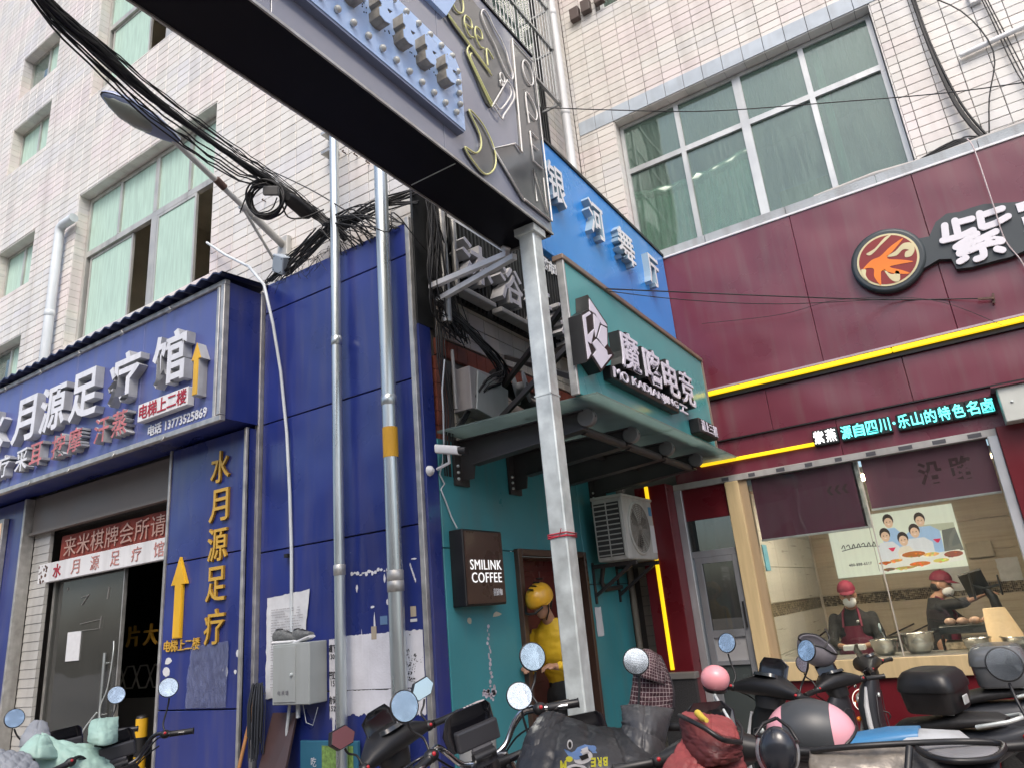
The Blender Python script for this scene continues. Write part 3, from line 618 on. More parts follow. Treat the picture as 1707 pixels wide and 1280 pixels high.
shoe(Matrix.Translation((-4.47, 3.97, 1.56)) @ Matrix.Rotation(math.radians(-12), 4, 'Z') @ Matrix.Rotation(-.15, 4, 'Y'), GKNIT, WHITE, 'grey knit shoe, right of the pair on the meter box', group='pair of grey shoes')
def sheet(name, pts, mat, label=None, cat=None, t=.002, parent=None, nx=10, nz=12, wav=.006, fr=FA, edge=.004, freq=(7, 7, 7)):
    """a thin wrinkled sheet between four corners: bottom-left, bottom-right, top-right, top-left"""
    a, b, c, d = [Vector(p) for p in pts]; N_ = fr[2]; vs = []; rg = random.Random(len(name)*7+int(a.x*100))
    for j in range(nz+1):
        for i in range(nx+1):
            u, v = i/nx, j/nz; p = (a*(1-u)+b*u)*(1-v)+(d*(1-u)+c*u)*v
            if i in (0, nx) or j in (0, nz): p = p+(b-a).normalized()*rg.uniform(-edge, edge)+(d-a).normalized()*rg.uniform(-edge, edge)
            p = p+N_*(abs(noise.noise(Vector((p.x*freq[0], p.y*freq[1], p.z*freq[2]))))*wav+.001); vs.append(p)
    n_ = len(vs); vs2 = [p-N_*t for p in vs]; fs = []
    for j in range(nz):
        for i in range(nx):
            q = j*(nx+1)+i; fs.append((q, q+1, q+nx+2, q+nx+1)); fs.append((q+n_, q+nx+1+n_, q+nx+2+n_, q+1+n_))
    m = MB(); m.add(vs+vs2, fs, True); o_ = m.build(name, mat, parent)
    if label: tag(o_, label, cat)
    return o_
NP = thing('wall_newspaper', 'tall wrinkled sheet of printed paper behind the meter box', 'paper', (-4.75, 4.07, 1.5))
sheet('sheet', [(-5.0, 4.07, 1.16), (-4.62, 4.07, 1.16), (-4.50, 4.07, 1.95), (-5.0, 4.07, 1.92)], PAPER, parent=NP, t=.001, wav=.012, nx=16, nz=24)
mb = MB(); rg = random.Random(3)
for k in range(30):
    z = 1.82-k*.02; x = -4.93
    while x < -4.60:
        w_ = rg.uniform(.01, .045)
        if rg.random() < .85: mb.box(x, x+w_, 4.0525, 4.0535, z, z+.006)
        x += w_+.006
mb.build('print', M('faint_print', (.36, .36, .38), .8), NP)
WP = thing('whitewashed_patch', 'white painted advertisement patch on the blue wall with black phone numbers', 'paint patch', (-3.9, 4.07, 1.3))
def ragged(x0, x1, z0, z1, y, amp=.02, n=60, top=.004):
    rg = random.Random(int(x0*77)); p = [(x0+(x1-x0)*i/n, z0+rg.uniform(-amp, amp*.3)) for i in range(n+1)]; q = [(x1-(x1-x0)*i/n, z1+rg.uniform(-top, top)) for i in range(n+1)]; return p+q
mb = MB(); mb.prism(ragged(-4.30, -4.24, 1.02, 1.56, 0), (0, 4.0795, 0), (1,0,0), (0,0,1), (0,-.002,0)); mb.prism(ragged(-4.234, -3.385, 1.04, 1.195, 0, .02), (0, 4.0795, 0), (1,0,0), (0,0,1), (0,-.002,0)); mb.prism(ragged(-4.234, -3.385, 1.202, 1.575, 0, .001), (0, 4.0795, 0), (1,0,0), (0,0,1), (0,-.002,0)); mb.build('paint', PAPERG, WP)
chars('通下水道', 'black_lettering', (-4.30, 4.077, 1.47), FA, .035, .05, .038, .001, BLKINK, WP, .02, each=False)
latin('1300257', 'phone_number', (-4.30, 4.077, 1.42), FA, .035, .001, BLKINK, WP, .15, .01)
chars('管道疏通', 'black_lettering', (-4.30, 4.077, 1.28), FA, .035, .05, .038, .001, BLKINK, WP, .03, each=False)
latin('15175', 'phone_number', (-4.28, 4.077, 1.23), FA, .04, .001, BLKINK, WP, .11, .01)
chars('办证章', 'black_lettering', (-4.30, 4.077, 1.11), FA, .035, .05, .04, .001, BLKINK, WP, .03, each=False)
latin('152 89', 'phone_number', (-4.30, 4.077, 1.06), FA, .036, .001, BLKINK, WP, .13, .01)
mb = MB(); rg = random.Random(11)
for _ in range(120):
    x, z = rg.gauss(-3.50, .035), rg.gauss(1.38, .06)
    if rg.random() < .3: x, z = rg.gauss(-3.51, .02), rg.gauss(1.27, .015)
    if not (1.21 < z < 1.56): continue
    r = rg.uniform(.001, .007); mb.prism([(r*rg.uniform(.4, 1.3)*math.cos(k*PI/3), r*rg.uniform(.4, 1.3)*math.sin(k*PI/3)) for k in range(6)], (x, 4.077, z), (1,0,0), (0,0,1), (0,-.001,0))
for _ in range(60):
    x, z = rg.gauss(-4.17, .008), rg.uniform(1.3, 1.56); r = rg.uniform(.001, .004); mb.prism([(r*math.cos(k*PI/3), r*2*math.sin(k*PI/3)) for k in range(6)], (x, 4.077, z), (1,0,0), (0,0,1), (0,-.001,0))
mb.build('spatter', BLKINK, WP)
mb = MB(); rg = random.Random(5)      # torn remains of old posters
def scrap(x, z, w, h, mbx, y=4.0785, fr=FA):
    p = [(w*(.5+rg.uniform(-.15, .15))*math.cos(k*PI/4), h*(.5+rg.uniform(-.15, .15))*math.sin(k*PI/4)) for k in range(8)]
    if fr is FA: mbx.prism(p, (x, y, z), (1,0,0), (0,0,1), (0,-.0015,0))
    else: mbx.prism(p, (y, x, z), (0,1,0), (0,0,1), (.0015,0,0))
for k in range(14): scrap(-4.05+.03*k, 2.01+rg.uniform(-.01, .015), rg.uniform(.015, .04), rg.uniform(.01, .035), mb)
for k in range(8): scrap(-3.47+.006*k, 2.02-.016*k, .012, .03, mb)
for (x, z, w, h) in ((-4.0, 1.91, .02, .06), (-3.72, 1.95, .02, .07), (-3.70, 1.78, .02, .05), (-3.85, 1.76, .04, .02), (-3.83, 1.60, .02, .2), (-3.96, 1.5, .012, .25), (-4.26, .98, .03, .2), (-3.9, 1.2, .003, .7), (-3.43, 2.06, .05, .012)): scrap(x, z, w, h, mb)
mb.build('torn_paper', PAPERG, WP)
for (x, z, w, h, m_) in ((-3.74, 1.66, .07, .06, M('blue_label', (.12, .22, .38), .6)), (-3.84, 1.58, .05, .09, M('tan_label', (.42, .36, .27), .6)), (-3.46, 1.70, .05, .07, M('tan_label', (0,0,0))), (-3.46, 1.64, .06, .02, PAPER)):
    mb = MB(); mb.box(x-w/2, x+w/2, 4.076, 4.0795, z-h/2, z+h/2); mb.build('stuck_label', m_, WP)
# small scraps and wrinkled film on the column
SC_ = thing('wrinkled_film', 'translucent wrinkled plastic film stuck below the gold characters on the blue column', 'film', (-5.6, 3.94, 1.3))
sheet('film', [(-5.85, 3.942, 1.12), (-5.32, 3.942, 1.12), (-5.30, 3.942, 1.62), (-5.80, 3.942, 1.60)], M('wrinkled_film', (.20, .23, .38), .18, alpha=.38, bump=1.0, bs=26, stretch=(2.5, 1, .7)), parent=SC_, wav=.02, nx=60, nz=60, t=.0005, freq=(26, 1, 9))
for (x, z, w, h) in ((-6.13, 1.50, .10, .07), (-6.15, 1.42, .11, .09), (-5.33, 1.38, .03, .08), (-5.20, 1.52, .03, .07), (-5.22, 1.38, .03, .04), (-5.38, 1.40, .02, .02)):
    mb = MB(); scrap(x, z, w, h, mb, 3.948); solid('torn_sticker', mb, PAPER, {-6.13: 'torn white sticker just under the gold floor text, upper of two', -6.15: 'torn white sticker just under the gold floor text, lower of two'}.get(x, {-5.33: 'narrow torn scrap low on the blue column beside the wrinkled film', -5.20: 'torn scrap by the right trim of the blue column, upper one', -5.22: 'torn scrap by the right trim of the blue column, lower one'}.get(x, 'tiny scrap on the wrinkled film of the blue column')), 'sticker', group='paper scraps on the blue column')
# brown board and mop leaning on the wall
t = thing('leaning_board', 'dark brown board leaning against the blue wall under the meter box', 'board', (-4.75, 3.9, .5))
mb = MB(); mb.add([(-5.0, 3.78, 0), (-4.62, 3.74, 0), (-4.60, 4.03, 1.06), (-4.88, 4.04, 1.06), (-5.0, 3.80, 0), (-4.62, 3.76, 0), (-4.60, 4.05, 1.06), (-4.88, 4.06, 1.06)], [(0,1,2,3), (7,6,5,4), (0,4,5,1), (1,5,6,2), (2,6,7,3), (3,7,4,0)]); mb.build('board', M('brown_board', (.075, .045, .045), .35, var=.15, vs=6), t)
mb = MB(); mb.tube([(-4.72, 3.86, .62), (-4.715, 3.82, .60), (-4.73, 3.82, .3)], .008, 6); mb.build('latch', RUST, t)
t = thing('mop', 'mop with a wooden handle and dark strings leaning head-up beside the blue column', 'mop', (-5.1, 3.85, .6))
mb = MB(); mb.tube([(-5.08, 3.70, 0), (-5.0, 3.98, 1.22)], .014, 8); mb.build('handle', M('mop_handle', (.42, .20, .07), .5), t)
mb = MB(); rg = random.Random(2)
for k in range(60):
    a = rg.uniform(0, 2*PI); r = rg.uniform(.0, .05); x, yq = -4.98, 3.97
    mb.tube([(x, yq, 1.24), (x+r*1.2*math.cos(a)+.01, yq+r*math.sin(a)*.7, 1.27+rg.uniform(-.01, .02)), (x+r*1.8*math.cos(a)+.02, yq-.02+r*math.sin(a), 1.12), (x+.03+r*1.5*math.cos(a), yq-.03+r*math.sin(a), .92-rg.uniform(0, .18))], .005, 4)
mb.build('strings', M('mop_strings', (.03, .035, .045), .9), t)
t = thing('blue_notice_board', 'blue and green printed board behind the thinner pipe at ground level', 'board', (-4.3, 4.03, .5))
mb = MB(); mb.box(-4.56, -3.98, 4.03, 4.06, .1, .87, .003); mb.build('board', M('teal_print', (.03, .14, .22), .5), t)
mb = MB(); mb.box(-4.33, -4.02, 4.026, 4.0295, .1, .84); mb.build('green_picture', M('green_print', (.18, .30, .08), .6, var=.5, vs=40), t)
chars('直基地', 'white_lettering', (-4.53, 4.028, .60), FA, .05, .06, .075, .001, CHAR, t, 0, each=False, vertical=True)
chars('吃的放心', 'white_lettering', (-4.44, 4.028, .70), FA, .05, .06, .07, .001, CHAR, t, 0, each=False, vertical=True)
# ------------------------------------------------------------ teal side wall with the door
TW = thing('teal_shop_wall', 'teal panelled side wall with a brown framed red door', 'wall', (-3.3, 5.8, 0))
def panelB(name, y0, y1, z0, z1, x, t, mat, parent, bev=.004): m = MB(); m.box(x-t, x, y0, y1, z0, z1, bev); return m.build(name, mat, parent)
for (a, b, c, d) in ((4.24, 5.20, .03, 2.12), (4.24, 6.465, 2.127, 2.95), (5.2, 5.2, 0, 0), (6.475, 7.44, 1.84, 2.95), (6.475, 7.44, .03, 1.833), (6.43, 6.468, .03, 2.12)):
    if b > a: panelB('cladding_panel', a, b, c, d, -3.285, .02, TEAL, TW)
mb = MB(); mb.box(-3.31, -3.24, 5.19, 5.255, 0, 2.14, .004); mb.box(-3.31, -3.24, 6.39, 6.44, 0, 2.14, .004); mb.box(-3.31, -3.24, 5.255, 6.39, 2.085, 2.14, .004); df = mb.build('door_frame', BROWNF, TW)
mb = MB(); mb.box(-3.50, -3.46, 5.255, 6.39, .05, 2.085); dd = mb.build('door', REDDOOR, TW)
mb = MB()
for (a, b, c, d) in ((5.34, 5.78, 1.15, 1.98), (5.86, 6.3, 1.15, 1.98), (5.34, 5.78, .15, 1.05), (5.86, 6.3, .15, 1.05)): mb.box(-3.46, -3.452, a, b, c, d, .004); mb.box(-3.452, -3.447, a+.05, b-.05, c+.05, d-.05, .003)
mb.build('door_panel', REDDOOR, dd)
mb = MB(); mb.box(-3.46, -3.31, 5.255, 5.27, 0, 2.085); mb.box(-3.46, -3.31, 6.375, 6.39, 0, 2.085); mb.box(-3.46, -3.31, 5.27, 6.375, 2.07, 2.085); mb.build('jamb', BROWNF, TW)
mb = MB(); mb.box(-3.6, -3.3, 5.2, 6.45, 0, .05); mb.build('threshold', CONC, TW)
mb = MB(); mb.tube([(-3.27, 7.50, 0), (-3.27, 7.50, 2.5)], .035, 10); mb.build('corner_tube', M('beige_pipe', (.32, .29, .24), .6), TW)
# brick-like tiles in the gap between the teal wall and the red column
mb = MB()
for k in range(26):
    for x in (-3.26, -3.12, ): mb.box(x+.003, x+.137, 7.70, 7.73, .03+k*.104, .03+k*.104+.099)
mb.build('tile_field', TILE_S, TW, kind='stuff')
# scraps on the teal wall
for (yy_, z, w, h, n) in ((4.50, 1.60, .05, .05, 'small beige scrap under the coffee light box, left one'), (4.86, 1.63, .12, .035, 'small beige scrap under the coffee light box, right one')):
    mb = MB(); scrap(yy_, z, w, h, mb, -3.284, FB); solid('torn_sticker', mb, M('beige_scrap', (.5, .48, .38), .8), n, 'sticker')
mb = MB()
for k in range(16): scrap(4.72+rg.uniform(-.02, .02), 1.10+k*.03, rg.uniform(.01, .04), rg.uniform(.015, .05), mb, -3.284, FB)
for k in range(12): scrap(4.71+rg.uniform(-.09, .09), 1.06+rg.uniform(-.03, .06), rg.uniform(.02, .06), rg.uniform(.015, .05), mb, -3.284, FB)
solid('torn_sticker', mb, M('pinkish_scrap', (.50, .46, .52), .8, var=.4, vs=30), 'ragged pinkish remains of a torn sticker on the teal wall below the coffee light box', 'sticker')
sheet('paper_notice', [(-3.28, 6.56, 1.35), (-3.28, 6.70, 1.35), (-3.28, 6.70, 1.62), (-3.28, 6.56, 1.62)], PAPER, 'small white printed notice on the teal wall right of the door', 'notice', fr=FB, nx=4, nz=6)
COFW = M('coffee_lit_white', (.8, .8, .8), .4, emit=.4, ecol=(1, 1, 1), var=.02)
# coffee light box
CF = thing('coffee_light_box', 'brown light box reading SMILINK COFFEE on the teal wall', 'sign', (-3.2, 4.6, 2))
mb = MB(); mb.box(-3.285, -3.16, 4.31, 4.83, 1.70, 2.25, .006); mb.build('case', BLK, CF)
mb = MB(); mb.box(-3.16, -3.152, 4.325, 4.815, 1.715, 2.235); mb.build('face', M('brown_sign_face', (.065, .038, .03), .3, var=.15, vs=4, coat=.3), CF)
latin('SMILINK', 'lettering', (-3.152, 4.37, 1.955), FB, .073, .003, COFW, CF, .41, .0)
latin('COFFEE', 'lettering', (-3.152, 4.38, 1.862), FB, .073, .003, COFW, CF, .39, .0)
chars('喜链咖', 'small_lettering', (-3.152, 4.645, 1.765), FB, .036, .05, .042, .003, CHAR, CF, .0, each=False)
mb = MB(); mb.tube([(-3.250, 4.373, 2.267), (-3.270, 4.335, 2.357), (-3.270, 4.279, 2.465), (-3.270, 4.229, 2.551), (-3.270, 4.277, 2.597), (-3.270, 4.225, 2.664), (-3.260, 4.258, 2.758), (-3.200, 4.205, 2.856), (-3.100, 4.091, 3.070), (-3.100, 4.094, 3.258), (-3.100, 4.147, 3.513)], .006, 6); t = mb.build('thin_white_cable', PVC); tag(t, 'thin white cable hanging past the camera down to the coffee light box', 'cable')
# surveillance camera and bracket lamp
t = thing('security_camera', 'white bullet security camera at the left end of the glass canopy', 'camera', (-3.1, 4.25, 2.8))
mb = MB(); mb.loft([((-3.20, 4.12, 2.83), (0, .030, 0), (0, 0, .034), 4), ((-3.04, 4.18, 2.795), (0, .030, 0), (0, 0, .034), 4)], 16); mb.build('body', WHITE, t)
mb = MB(); mb.loft([((-3.04, 4.18, 2.795), (0, .026, 0), (0, 0, .028), 3), ((-2.99, 4.20, 2.785), (0, .028, 0), (0, 0, .03), 3)], 14); mb.build('lens', BLK, t)
mb = MB(); mb.tube([(-3.12, 4.15, 2.80), (-3.13, 4.17, 2.72), (-3.27, 4.20, 2.70)], .012, 8); mb.lathe([(.04, 0), (.035, .02), (.015, .04)], (-3.285, 4.12, 2.68), (1, 0, 0), 16); mb.build('bracket', WHITE, t)
# ------------------------------------------------------------ glass canopy
CA = thing('glass_canopy', 'glass canopy on dark steel brackets over the teal entrance', 'canopy', (-3.3, 5.9, 2.8))
yb = [4.50, 5.28, 6.06, 6.84]
for a, b in ((4.22, 5.68), (5.69, 7.14), (7.15, 7.68)):
    mb = MB(); mb.add([(-3.27, a, 2.985), (-1.90, a, 2.965), (-1.90, b, 2.965), (-3.27, b, 2.985), (-3.27, a, 3.0), (-1.90, a, 2.98), (-1.90, b, 2.98), (-3.27, b, 3.0)], [(0,3,2,1), (4,5,6,7), (0,1,5,4), (1,2,6,5), (2,3,7,6), (3,0,4,7)]); mb.build('glass_pane', CANGL, CA)
for yq in yb:
    mb = MB(); x0 = -3.27
    # tapering web with a rounded nose, flanges and a foot plate on the wall
    p = [(x0, -.33), (x0+.12, -.33), (x0+.14, -.22), (-2.25, -.15), (-2.15, -.145), (-2.08, -.11), (-2.06, -.07), (-2.08, -.03), (-2.14, -.012), (x0, -.012)]
    mb.prism(p, (0, yq-.006, 2.97), (1,0,0), (0,0,1), (0,.012,0))
    mb.add([(x0+.14, yq-.05, 2.75), (x0+.14, yq+.05, 2.75), (-2.15, yq+.05, 2.823), (-2.15, yq-.05, 2.823), (x0+.14, yq-.05, 2.74), (x0+.14, yq+.05, 2.74), (-2.15, yq+.05, 2.813), (-2.15, yq-.05, 2.813)], [(0,1,2,3), (7,6,5,4), (0,4,5,1), (2,6,7,3), (0,3,7,4), (1,5,6,2)])
    mb.box(x0, -2.14, yq-.05, yq+.05, 2.948, 2.957); mb.box(x0-.01, x0+.012, yq-.09, yq+.09, 2.60, 2.96); mb.build('bracket', DKSTEEL, CA)
    mb = MB(); mb.lathe([(.062, -.03), (.066, -.026), (.066, .026), (.062, .03)], (-2.13, yq, 2.90), (0,1,0), 20); mb.build('nose', M('grey_painted_steel', (.16, .155, .155), .45, .2), CA)
    mb = MB()
    for zz in (2.65, 2.70, 2.75): mb.lathe([(.012, 0), (.012, .014), (0, .016)], (x0+.012, yq-.06, zz), (1,0,0), 6)
    mb.build('bolts', STEEL, CA)
mb = MB()
for a, b in ((4.5, 5.28), (5.28, 6.06), (6.06, 6.84)): mb.tube([(-2.2, a+.05, 2.83), (-2.2, b-.05, 2.83)], .034, 10)
mb.tube([(-2.75, 4.5, 2.925), (-2.75, 7.5, 2.925)], .022, 8); mb.build('tie_tube', DKSTEEL, CA)
# ------------------------------------------------------------ upright teal sign
TS = thing('teal_esports_sign', 'teal sign with a faceted white emblem and MO KADIANJING lettering above the glass canopy', 'sign', (-2.1, 5.6, 3))
mb = MB(); mb.box(-2.07, -2.02, 4.19, 7.22, 2.99, 3.99, .004); mb.build('panel', TEALS, TS)
mb = MB(); mb.box(-2.07, -2.01, 4.165, 4.19, 2.98, 4.0, .004); mb.build('edge_trim', ALU, TS); mb = MB(); mb.box(-2.09, -2.0, 4.15, 7.24, 3.99, 4.03, .004); mb.box(-2.09, -2.005, 7.22, 7.24, 2.99, 3.99, .003); mb.build('frame', M('tan_metal_frame', (.30, .22, .17), .4, .4, dirt=.3), TS)
mb = MB()
for a, b in (((-2.1, 4.3, 3.15), (-3.28, 5.35, 3.9)), ((-2.1, 4.3, 3.7), (-3.28, 5.15, 3.5)), ((-2.1, 5.3, 3.9), (-3.28, 6.1, 4.1)), ((-2.1, 4.5, 3.05), (-2.6, 4.42, 3.0)), ((-3.28, 4.85, 3.05), (-2.15, 4.9, 3.8))): mb.beam(a, b, .04, .04)
mb.build('strut', DKSTEEL, TS)
WHF = M('white_lit_face', (.70, .68, .78), .4, var=.03)
def backed(polys, mat_f, parent, name, x=-2.02, d=.10, back=None):
    pass
X1 = -2.018
outline = [(4.316, 3.715), (4.583, 3.583), (4.553, 3.413), (4.626, 3.353), (4.363, 3.167), (4.245, 3.243), (4.157, 3.186), (4.164, 3.523), (4.295, 3.601)]
cy = sum(p[0] for p in outline)/len(outline); cz = sum(p[1] for p in outline)/len(outline)
mb = MB(); mb.prism([(cy+(a-cy)*1.05, cz+(b-cz)*1.05) for a, b in outline], (X1, 0, 0), (0,1,0), (0,0,1), (.10,0,0)); em = mb.build('emblem', BLK, TS)
facets = [[(4.321, 3.698), (4.561, 3.577), (4.577, 3.562), (4.473, 3.550), (4.390, 3.604), (4.305, 3.604)], [(4.173, 3.521), (4.292, 3.591), (4.317, 3.581), (4.218, 3.522), (4.210, 3.384), (4.335, 3.471), (4.251, 3.333), (4.197, 3.336), (4.230, 3.257), (4.171, 3.202)], [(4.359, 3.594), (4.458, 3.569), (4.348, 3.415), (4.346, 3.479)], [(4.470, 3.539), (4.561, 3.543), (4.532, 3.412), (4.469, 3.367), (4.376, 3.414), (4.438, 3.497)], [(4.352, 3.398), (4.505, 3.353), (4.513, 3.314), (4.404, 3.245), (4.538, 3.329), (4.593, 3.344), (4.367, 3.182), (4.256, 3.251), (4.326, 3.305), (4.272, 3.344)]]
for fc in facets: mb = MB(); mb.prism(fc, (X1+.10, 0, 0), (0,1,0), (0,0,1), (.006,0,0)); mb.build('facet', WHF, em)
cells = [('魔', 4.80, 5.16), ('喀', 5.26, 5.62), ('电', 5.68, 6.04), ('竞', 6.10, 6.46)]
for ch, a, b in cells:
    zb = 3.31 if ch == '魔' else 3.30
    mb = MB(); put_glyph(mb, ch, (X1, a-.012, zb-.012), FB, b-a+.024, .344, .088, .045, True); q = mb.build('letter_back', BLK, TS)
    mb = MB(); put_glyph(mb, ch, (X1+.089, a, zb), FB, b-a, .32, .012, .006, True); mb.build('character', WHF, q)
mb = MB(); mb.box(X1, X1+.07, 4.62, 6.02, 3.18, 3.285, .01); q = mb.build('letter_back', BLK, TS)
latin('MO', 'latin_lettering', (X1+.072, 4.64, 3.19), FB, .085, .012, WHF, q, .26, .004); latin('KADIANJING', 'latin_lettering', (X1+.072, 4.98, 3.19), FB, .085, .012, WHF, q, 1.0, .004)
mb = MB(); mb.box(X1+.072, X1+.084, 6.03, 6.22, 3.26, 3.275); mb.box(X1+.072, X1+.084, 6.03, 6.22, 3.20, 3.215); mb.prism([(6.09, 3.215), (6.11, 3.215), (6.13, 3.26), (6.11, 3.26)], (X1+.072, 0, 0), (0,1,0), (0,0,1), (.01,0,0)); mb.build('stripes', WHF, q)
mb = MB(); mb.box(X1, X1+.10, 6.46, 7.0, 3.08, 3.22, .01); q = mb.build('letter_back', BLK, TS)
chars('请上三楼', 'small_character', (X1+.102, 6.50, 3.10), FB, .10, .10, .122, .008, WHF, q, .004)
# ------------------------------------------------------------ blue dance hall sign behind it
DS = thing('blue_dance_hall_sign', 'sky blue sign with four white raised characters behind the teal sign', 'sign', (-2.3, 6, 4.8))
mb = MB(); mb.box(-2.36, -2.30, 4.25, 7.43, 4.30, 5.42, .004); mb.build('panel', SKYB, DS)
mb = MB(); mb.box(-2.38, -2.285, 4.22, 7.43, 5.42, 5.45); mb.box(-2.38, -2.285, 4.22, 4.25, 4.28, 5.42); mb.build('frame', BLK, DS)
for ch, (a, b, c, d) in zip('银河舞厅', ((4.543, 4.814, 4.778, 5.072), (5.279, 5.575, 4.832, 5.060), (5.891, 6.280, 4.768, 5.034), (6.665, 6.968, 4.685, 4.950))):
    mb = MB(); put_glyph(mb, ch, (-2.302, a, 4.79), FB, (b-a)*1.05, .37, .075, .012, True, 0, True); mb.build('character', [M('bright_white_face', (.82, .83, .86), .35, var=.03), M('blue_letter_side', (.30, .42, .50), .4, var=.1)], DS)
# ------------------------------------------------------------ characters on the dark cladding
BS = thing('bathhouse_lettering', 'thick grey raised characters on the dark corrugated wall behind the post', 'sign', (-3.2, 5.6, 4.5))
for ch, a, b, zz in (('沐', 4.50, 4.96, 4.38), ('浴', 5.08, 5.48, 4.36), ('汗', 5.72, 6.04, 4.36), ('蒸', 6.20, 6.58, 4.34)):
    mb = MB(); put_glyph(mb, ch, (-3.245, a, zz), FB, b-a, .38, .14, .015, True, 0, True); mb.build('character', [M('grey_letter_face', (.60, .60, .66), .5, dirt=.2), M('grey_letter_side', (.46, .46, .47), .6, dirt=.4)], BS)
chars('农贸市场二', 'small_character', (-3.243, 6.05, 5.14), FB, .12, .14, .145, .01, WHITE, BS, .03)
for (a, b) in ((4.42, 5.02), (5.1, 6.0), (6.3, 6.7)):
    mb = MB(); mb.box(-3.24, -3.13, a, b, 4.24, 4.29, .01); mb.build('light_trough', M('grey_trough', (.36, .36, .36), .5, dirt=.5), BS)
# security cage window high on the dark wall
t = thing('caged_window', 'dark window behind a silver security cage, high on the side wall', 'window', (-3.2, 5.9, 8.5))
mb = MB(); mb.box(-3.24, -3.235, 5.3, 6.62, 7.5, 10.6); mb.build('pane', GLASSD, t)
mb = MB()
for z in (7.45, 8.25, 8.9, 9.6, 10.3): mb.beam((-3.0, 5.2, z), (-3.0, 6.66, z), .035, .035); mb.beam((-3.24, 6.66, z), (-3.0, 6.66, z), .025, .025)
for yq in (5.2, 6.66): mb.beam((-3.0, yq, 7.43), (-3.0, yq, 11), .07, .035)
for k in range(18): mb.tube([(-3.0, 5.26+k*.08, 7.45), (-3.0, 5.26+k*.08, 11)], .006, 5)
mb.build('cage', CAGE, t)
# ------------------------------------------------------------ big hanging sign box, post and braces
BG = thing('overhead_bar_sign', 'long black overhead sign box with neon beer mug, OPEN arrow and light blue bulb panel', 'sign', (-2.2, 3.9, 4.2))
mb = MB(); mb.box(-2.42, -2.045, -1.5, 4.09, 4.17, 5.74); mb.build('box', BLACKG, BG)
mb = MB(); mb.box(-2.425, -2.04, 4.09, 4.10, 4.165, 5.745); mb.box(-2.43, -2.02, -1.5, 4.1, 5.74, 5.76); mb.build('cap', BLACKG, BG)
mb = MB(); mb.box(-2.426, -2.415, -1.5, 4.10, 4.160, 4.172); mb.box(-2.034, -2.024, -1.5, 4.10, 4.160, 4.176); mb.box(-2.40, -2.05, 4.088, 4.104, 4.158, 4.17); mb.build('edge_trim', ALU, BG)
for a, b in ((2.85, 4.095), (1.62, 2.845), (.38, 1.615), (-1.5, .375)): mb = MB(); mb.box(-2.045, -2.03, a, b, 4.175, 5.735, .002); mb.build('face_panel', GREYFACE, BG)
mb = MB(); mb.box(-2.40, -2.06, 2.98, 2.985, 4.166, 4.171); mb.build('seam', STEEL, BG)
# light blue bulb panel
p = [(0.2, 4.37), (3.00, 4.37), (3.00, 4.80), (2.93, 4.90), (0.2, 4.90)]
mb = MB(); mb.prism(p, (-2.03, 0, 0), (0,1,0), (0,0,1), (.05,0,0)); pl = mb.build('bulb_panel', LBLUE, BG)
mb = MB(); mb.prism([(1.0, 4.352), (2.99, 4.352), (2.99, 4.367), (1.0, 4.367)], (-2.03, 0, 0), (0,1,0), (0,0,1), (.046,0,0)); mb.build('painted_gap_shade', M('gap_shade_slate', (.16, .20, .30), .4), BG)  # solid slate strip painted as the shadow under the bulb panel
k = 0
for z in (4.435, 4.845):
    for i in range(22):
        yq = 2.90-i*.105
        if yq < .9: break
        mb = MB(); mb.lathe([(.012, 0), (.016, .004)], (-1.98, yq, z), (1,0,0), 10); mb.sphere((-1.966, yq, z), .019, 10, 7); mb.build('bulb', BULB, pl)
for z in (4.52, 4.60, 4.68, 4.76): mb = MB(); mb.sphere((-1.966, 2.945, z), .019, 10, 7); mb.build('bulb', BULB, pl)
for i in range(9):      # raised metal letters on the bulb panel, each with a lobe below and a block above
    yq = 2.80-i*.185
    p = [(-.055, 0), (-.02, -.012), (.02, 0), (.035, .03), (.03, .065), (.005, .08), (.005, .095), (.045, .105), (.055, .15), (.055, .185), (-.03, .185), (-.03, .17), (-.055, .165), (-.055, .10), (-.04, .09), (-.04, .07), (-.06, .05)]
    mb = MB(); mb.mi = 1; mb.prism([(a+yq, b+4.55) for a, b in p], (-1.98, 0, 0), (0,1,0), (0,0,1), (.07,0,0)); mb.mi = 0; mb.prism([(a*.96+yq, .09+(b-.09)*.97+4.55) for a, b in p], (-1.91, 0, 0), (0,1,0), (0,0,1), (.004,0,0)); mb.build('raised_letter', [LBLUE, LETBEIGE], pl)
mb = MB(); rg = random.Random(9)
DOTC = M('dark_dots', (.05, .05, .07), .5)
for i in range(9):
    for _ in range(12): yq = 2.70-i*.185+rg.uniform(-.04, .04); mb.sphere((-1.979, yq, 4.65+rg.uniform(-.07, .07)), .0045, 5, 4)
mb.build('led_dots', DOTC, pl, kind='stuff')
# light blue top-left neon panel
mb = MB(); mb.prism([(1.5, 5.18), (2.92, 5.19), (3.05, 5.43), (3.05, 5.73), (1.5, 5.73)], (-2.03, 0, 0), (0,1,0), (0,0,1), (.03,0,0)); mb.build('light_panel', LBLUE, BG)
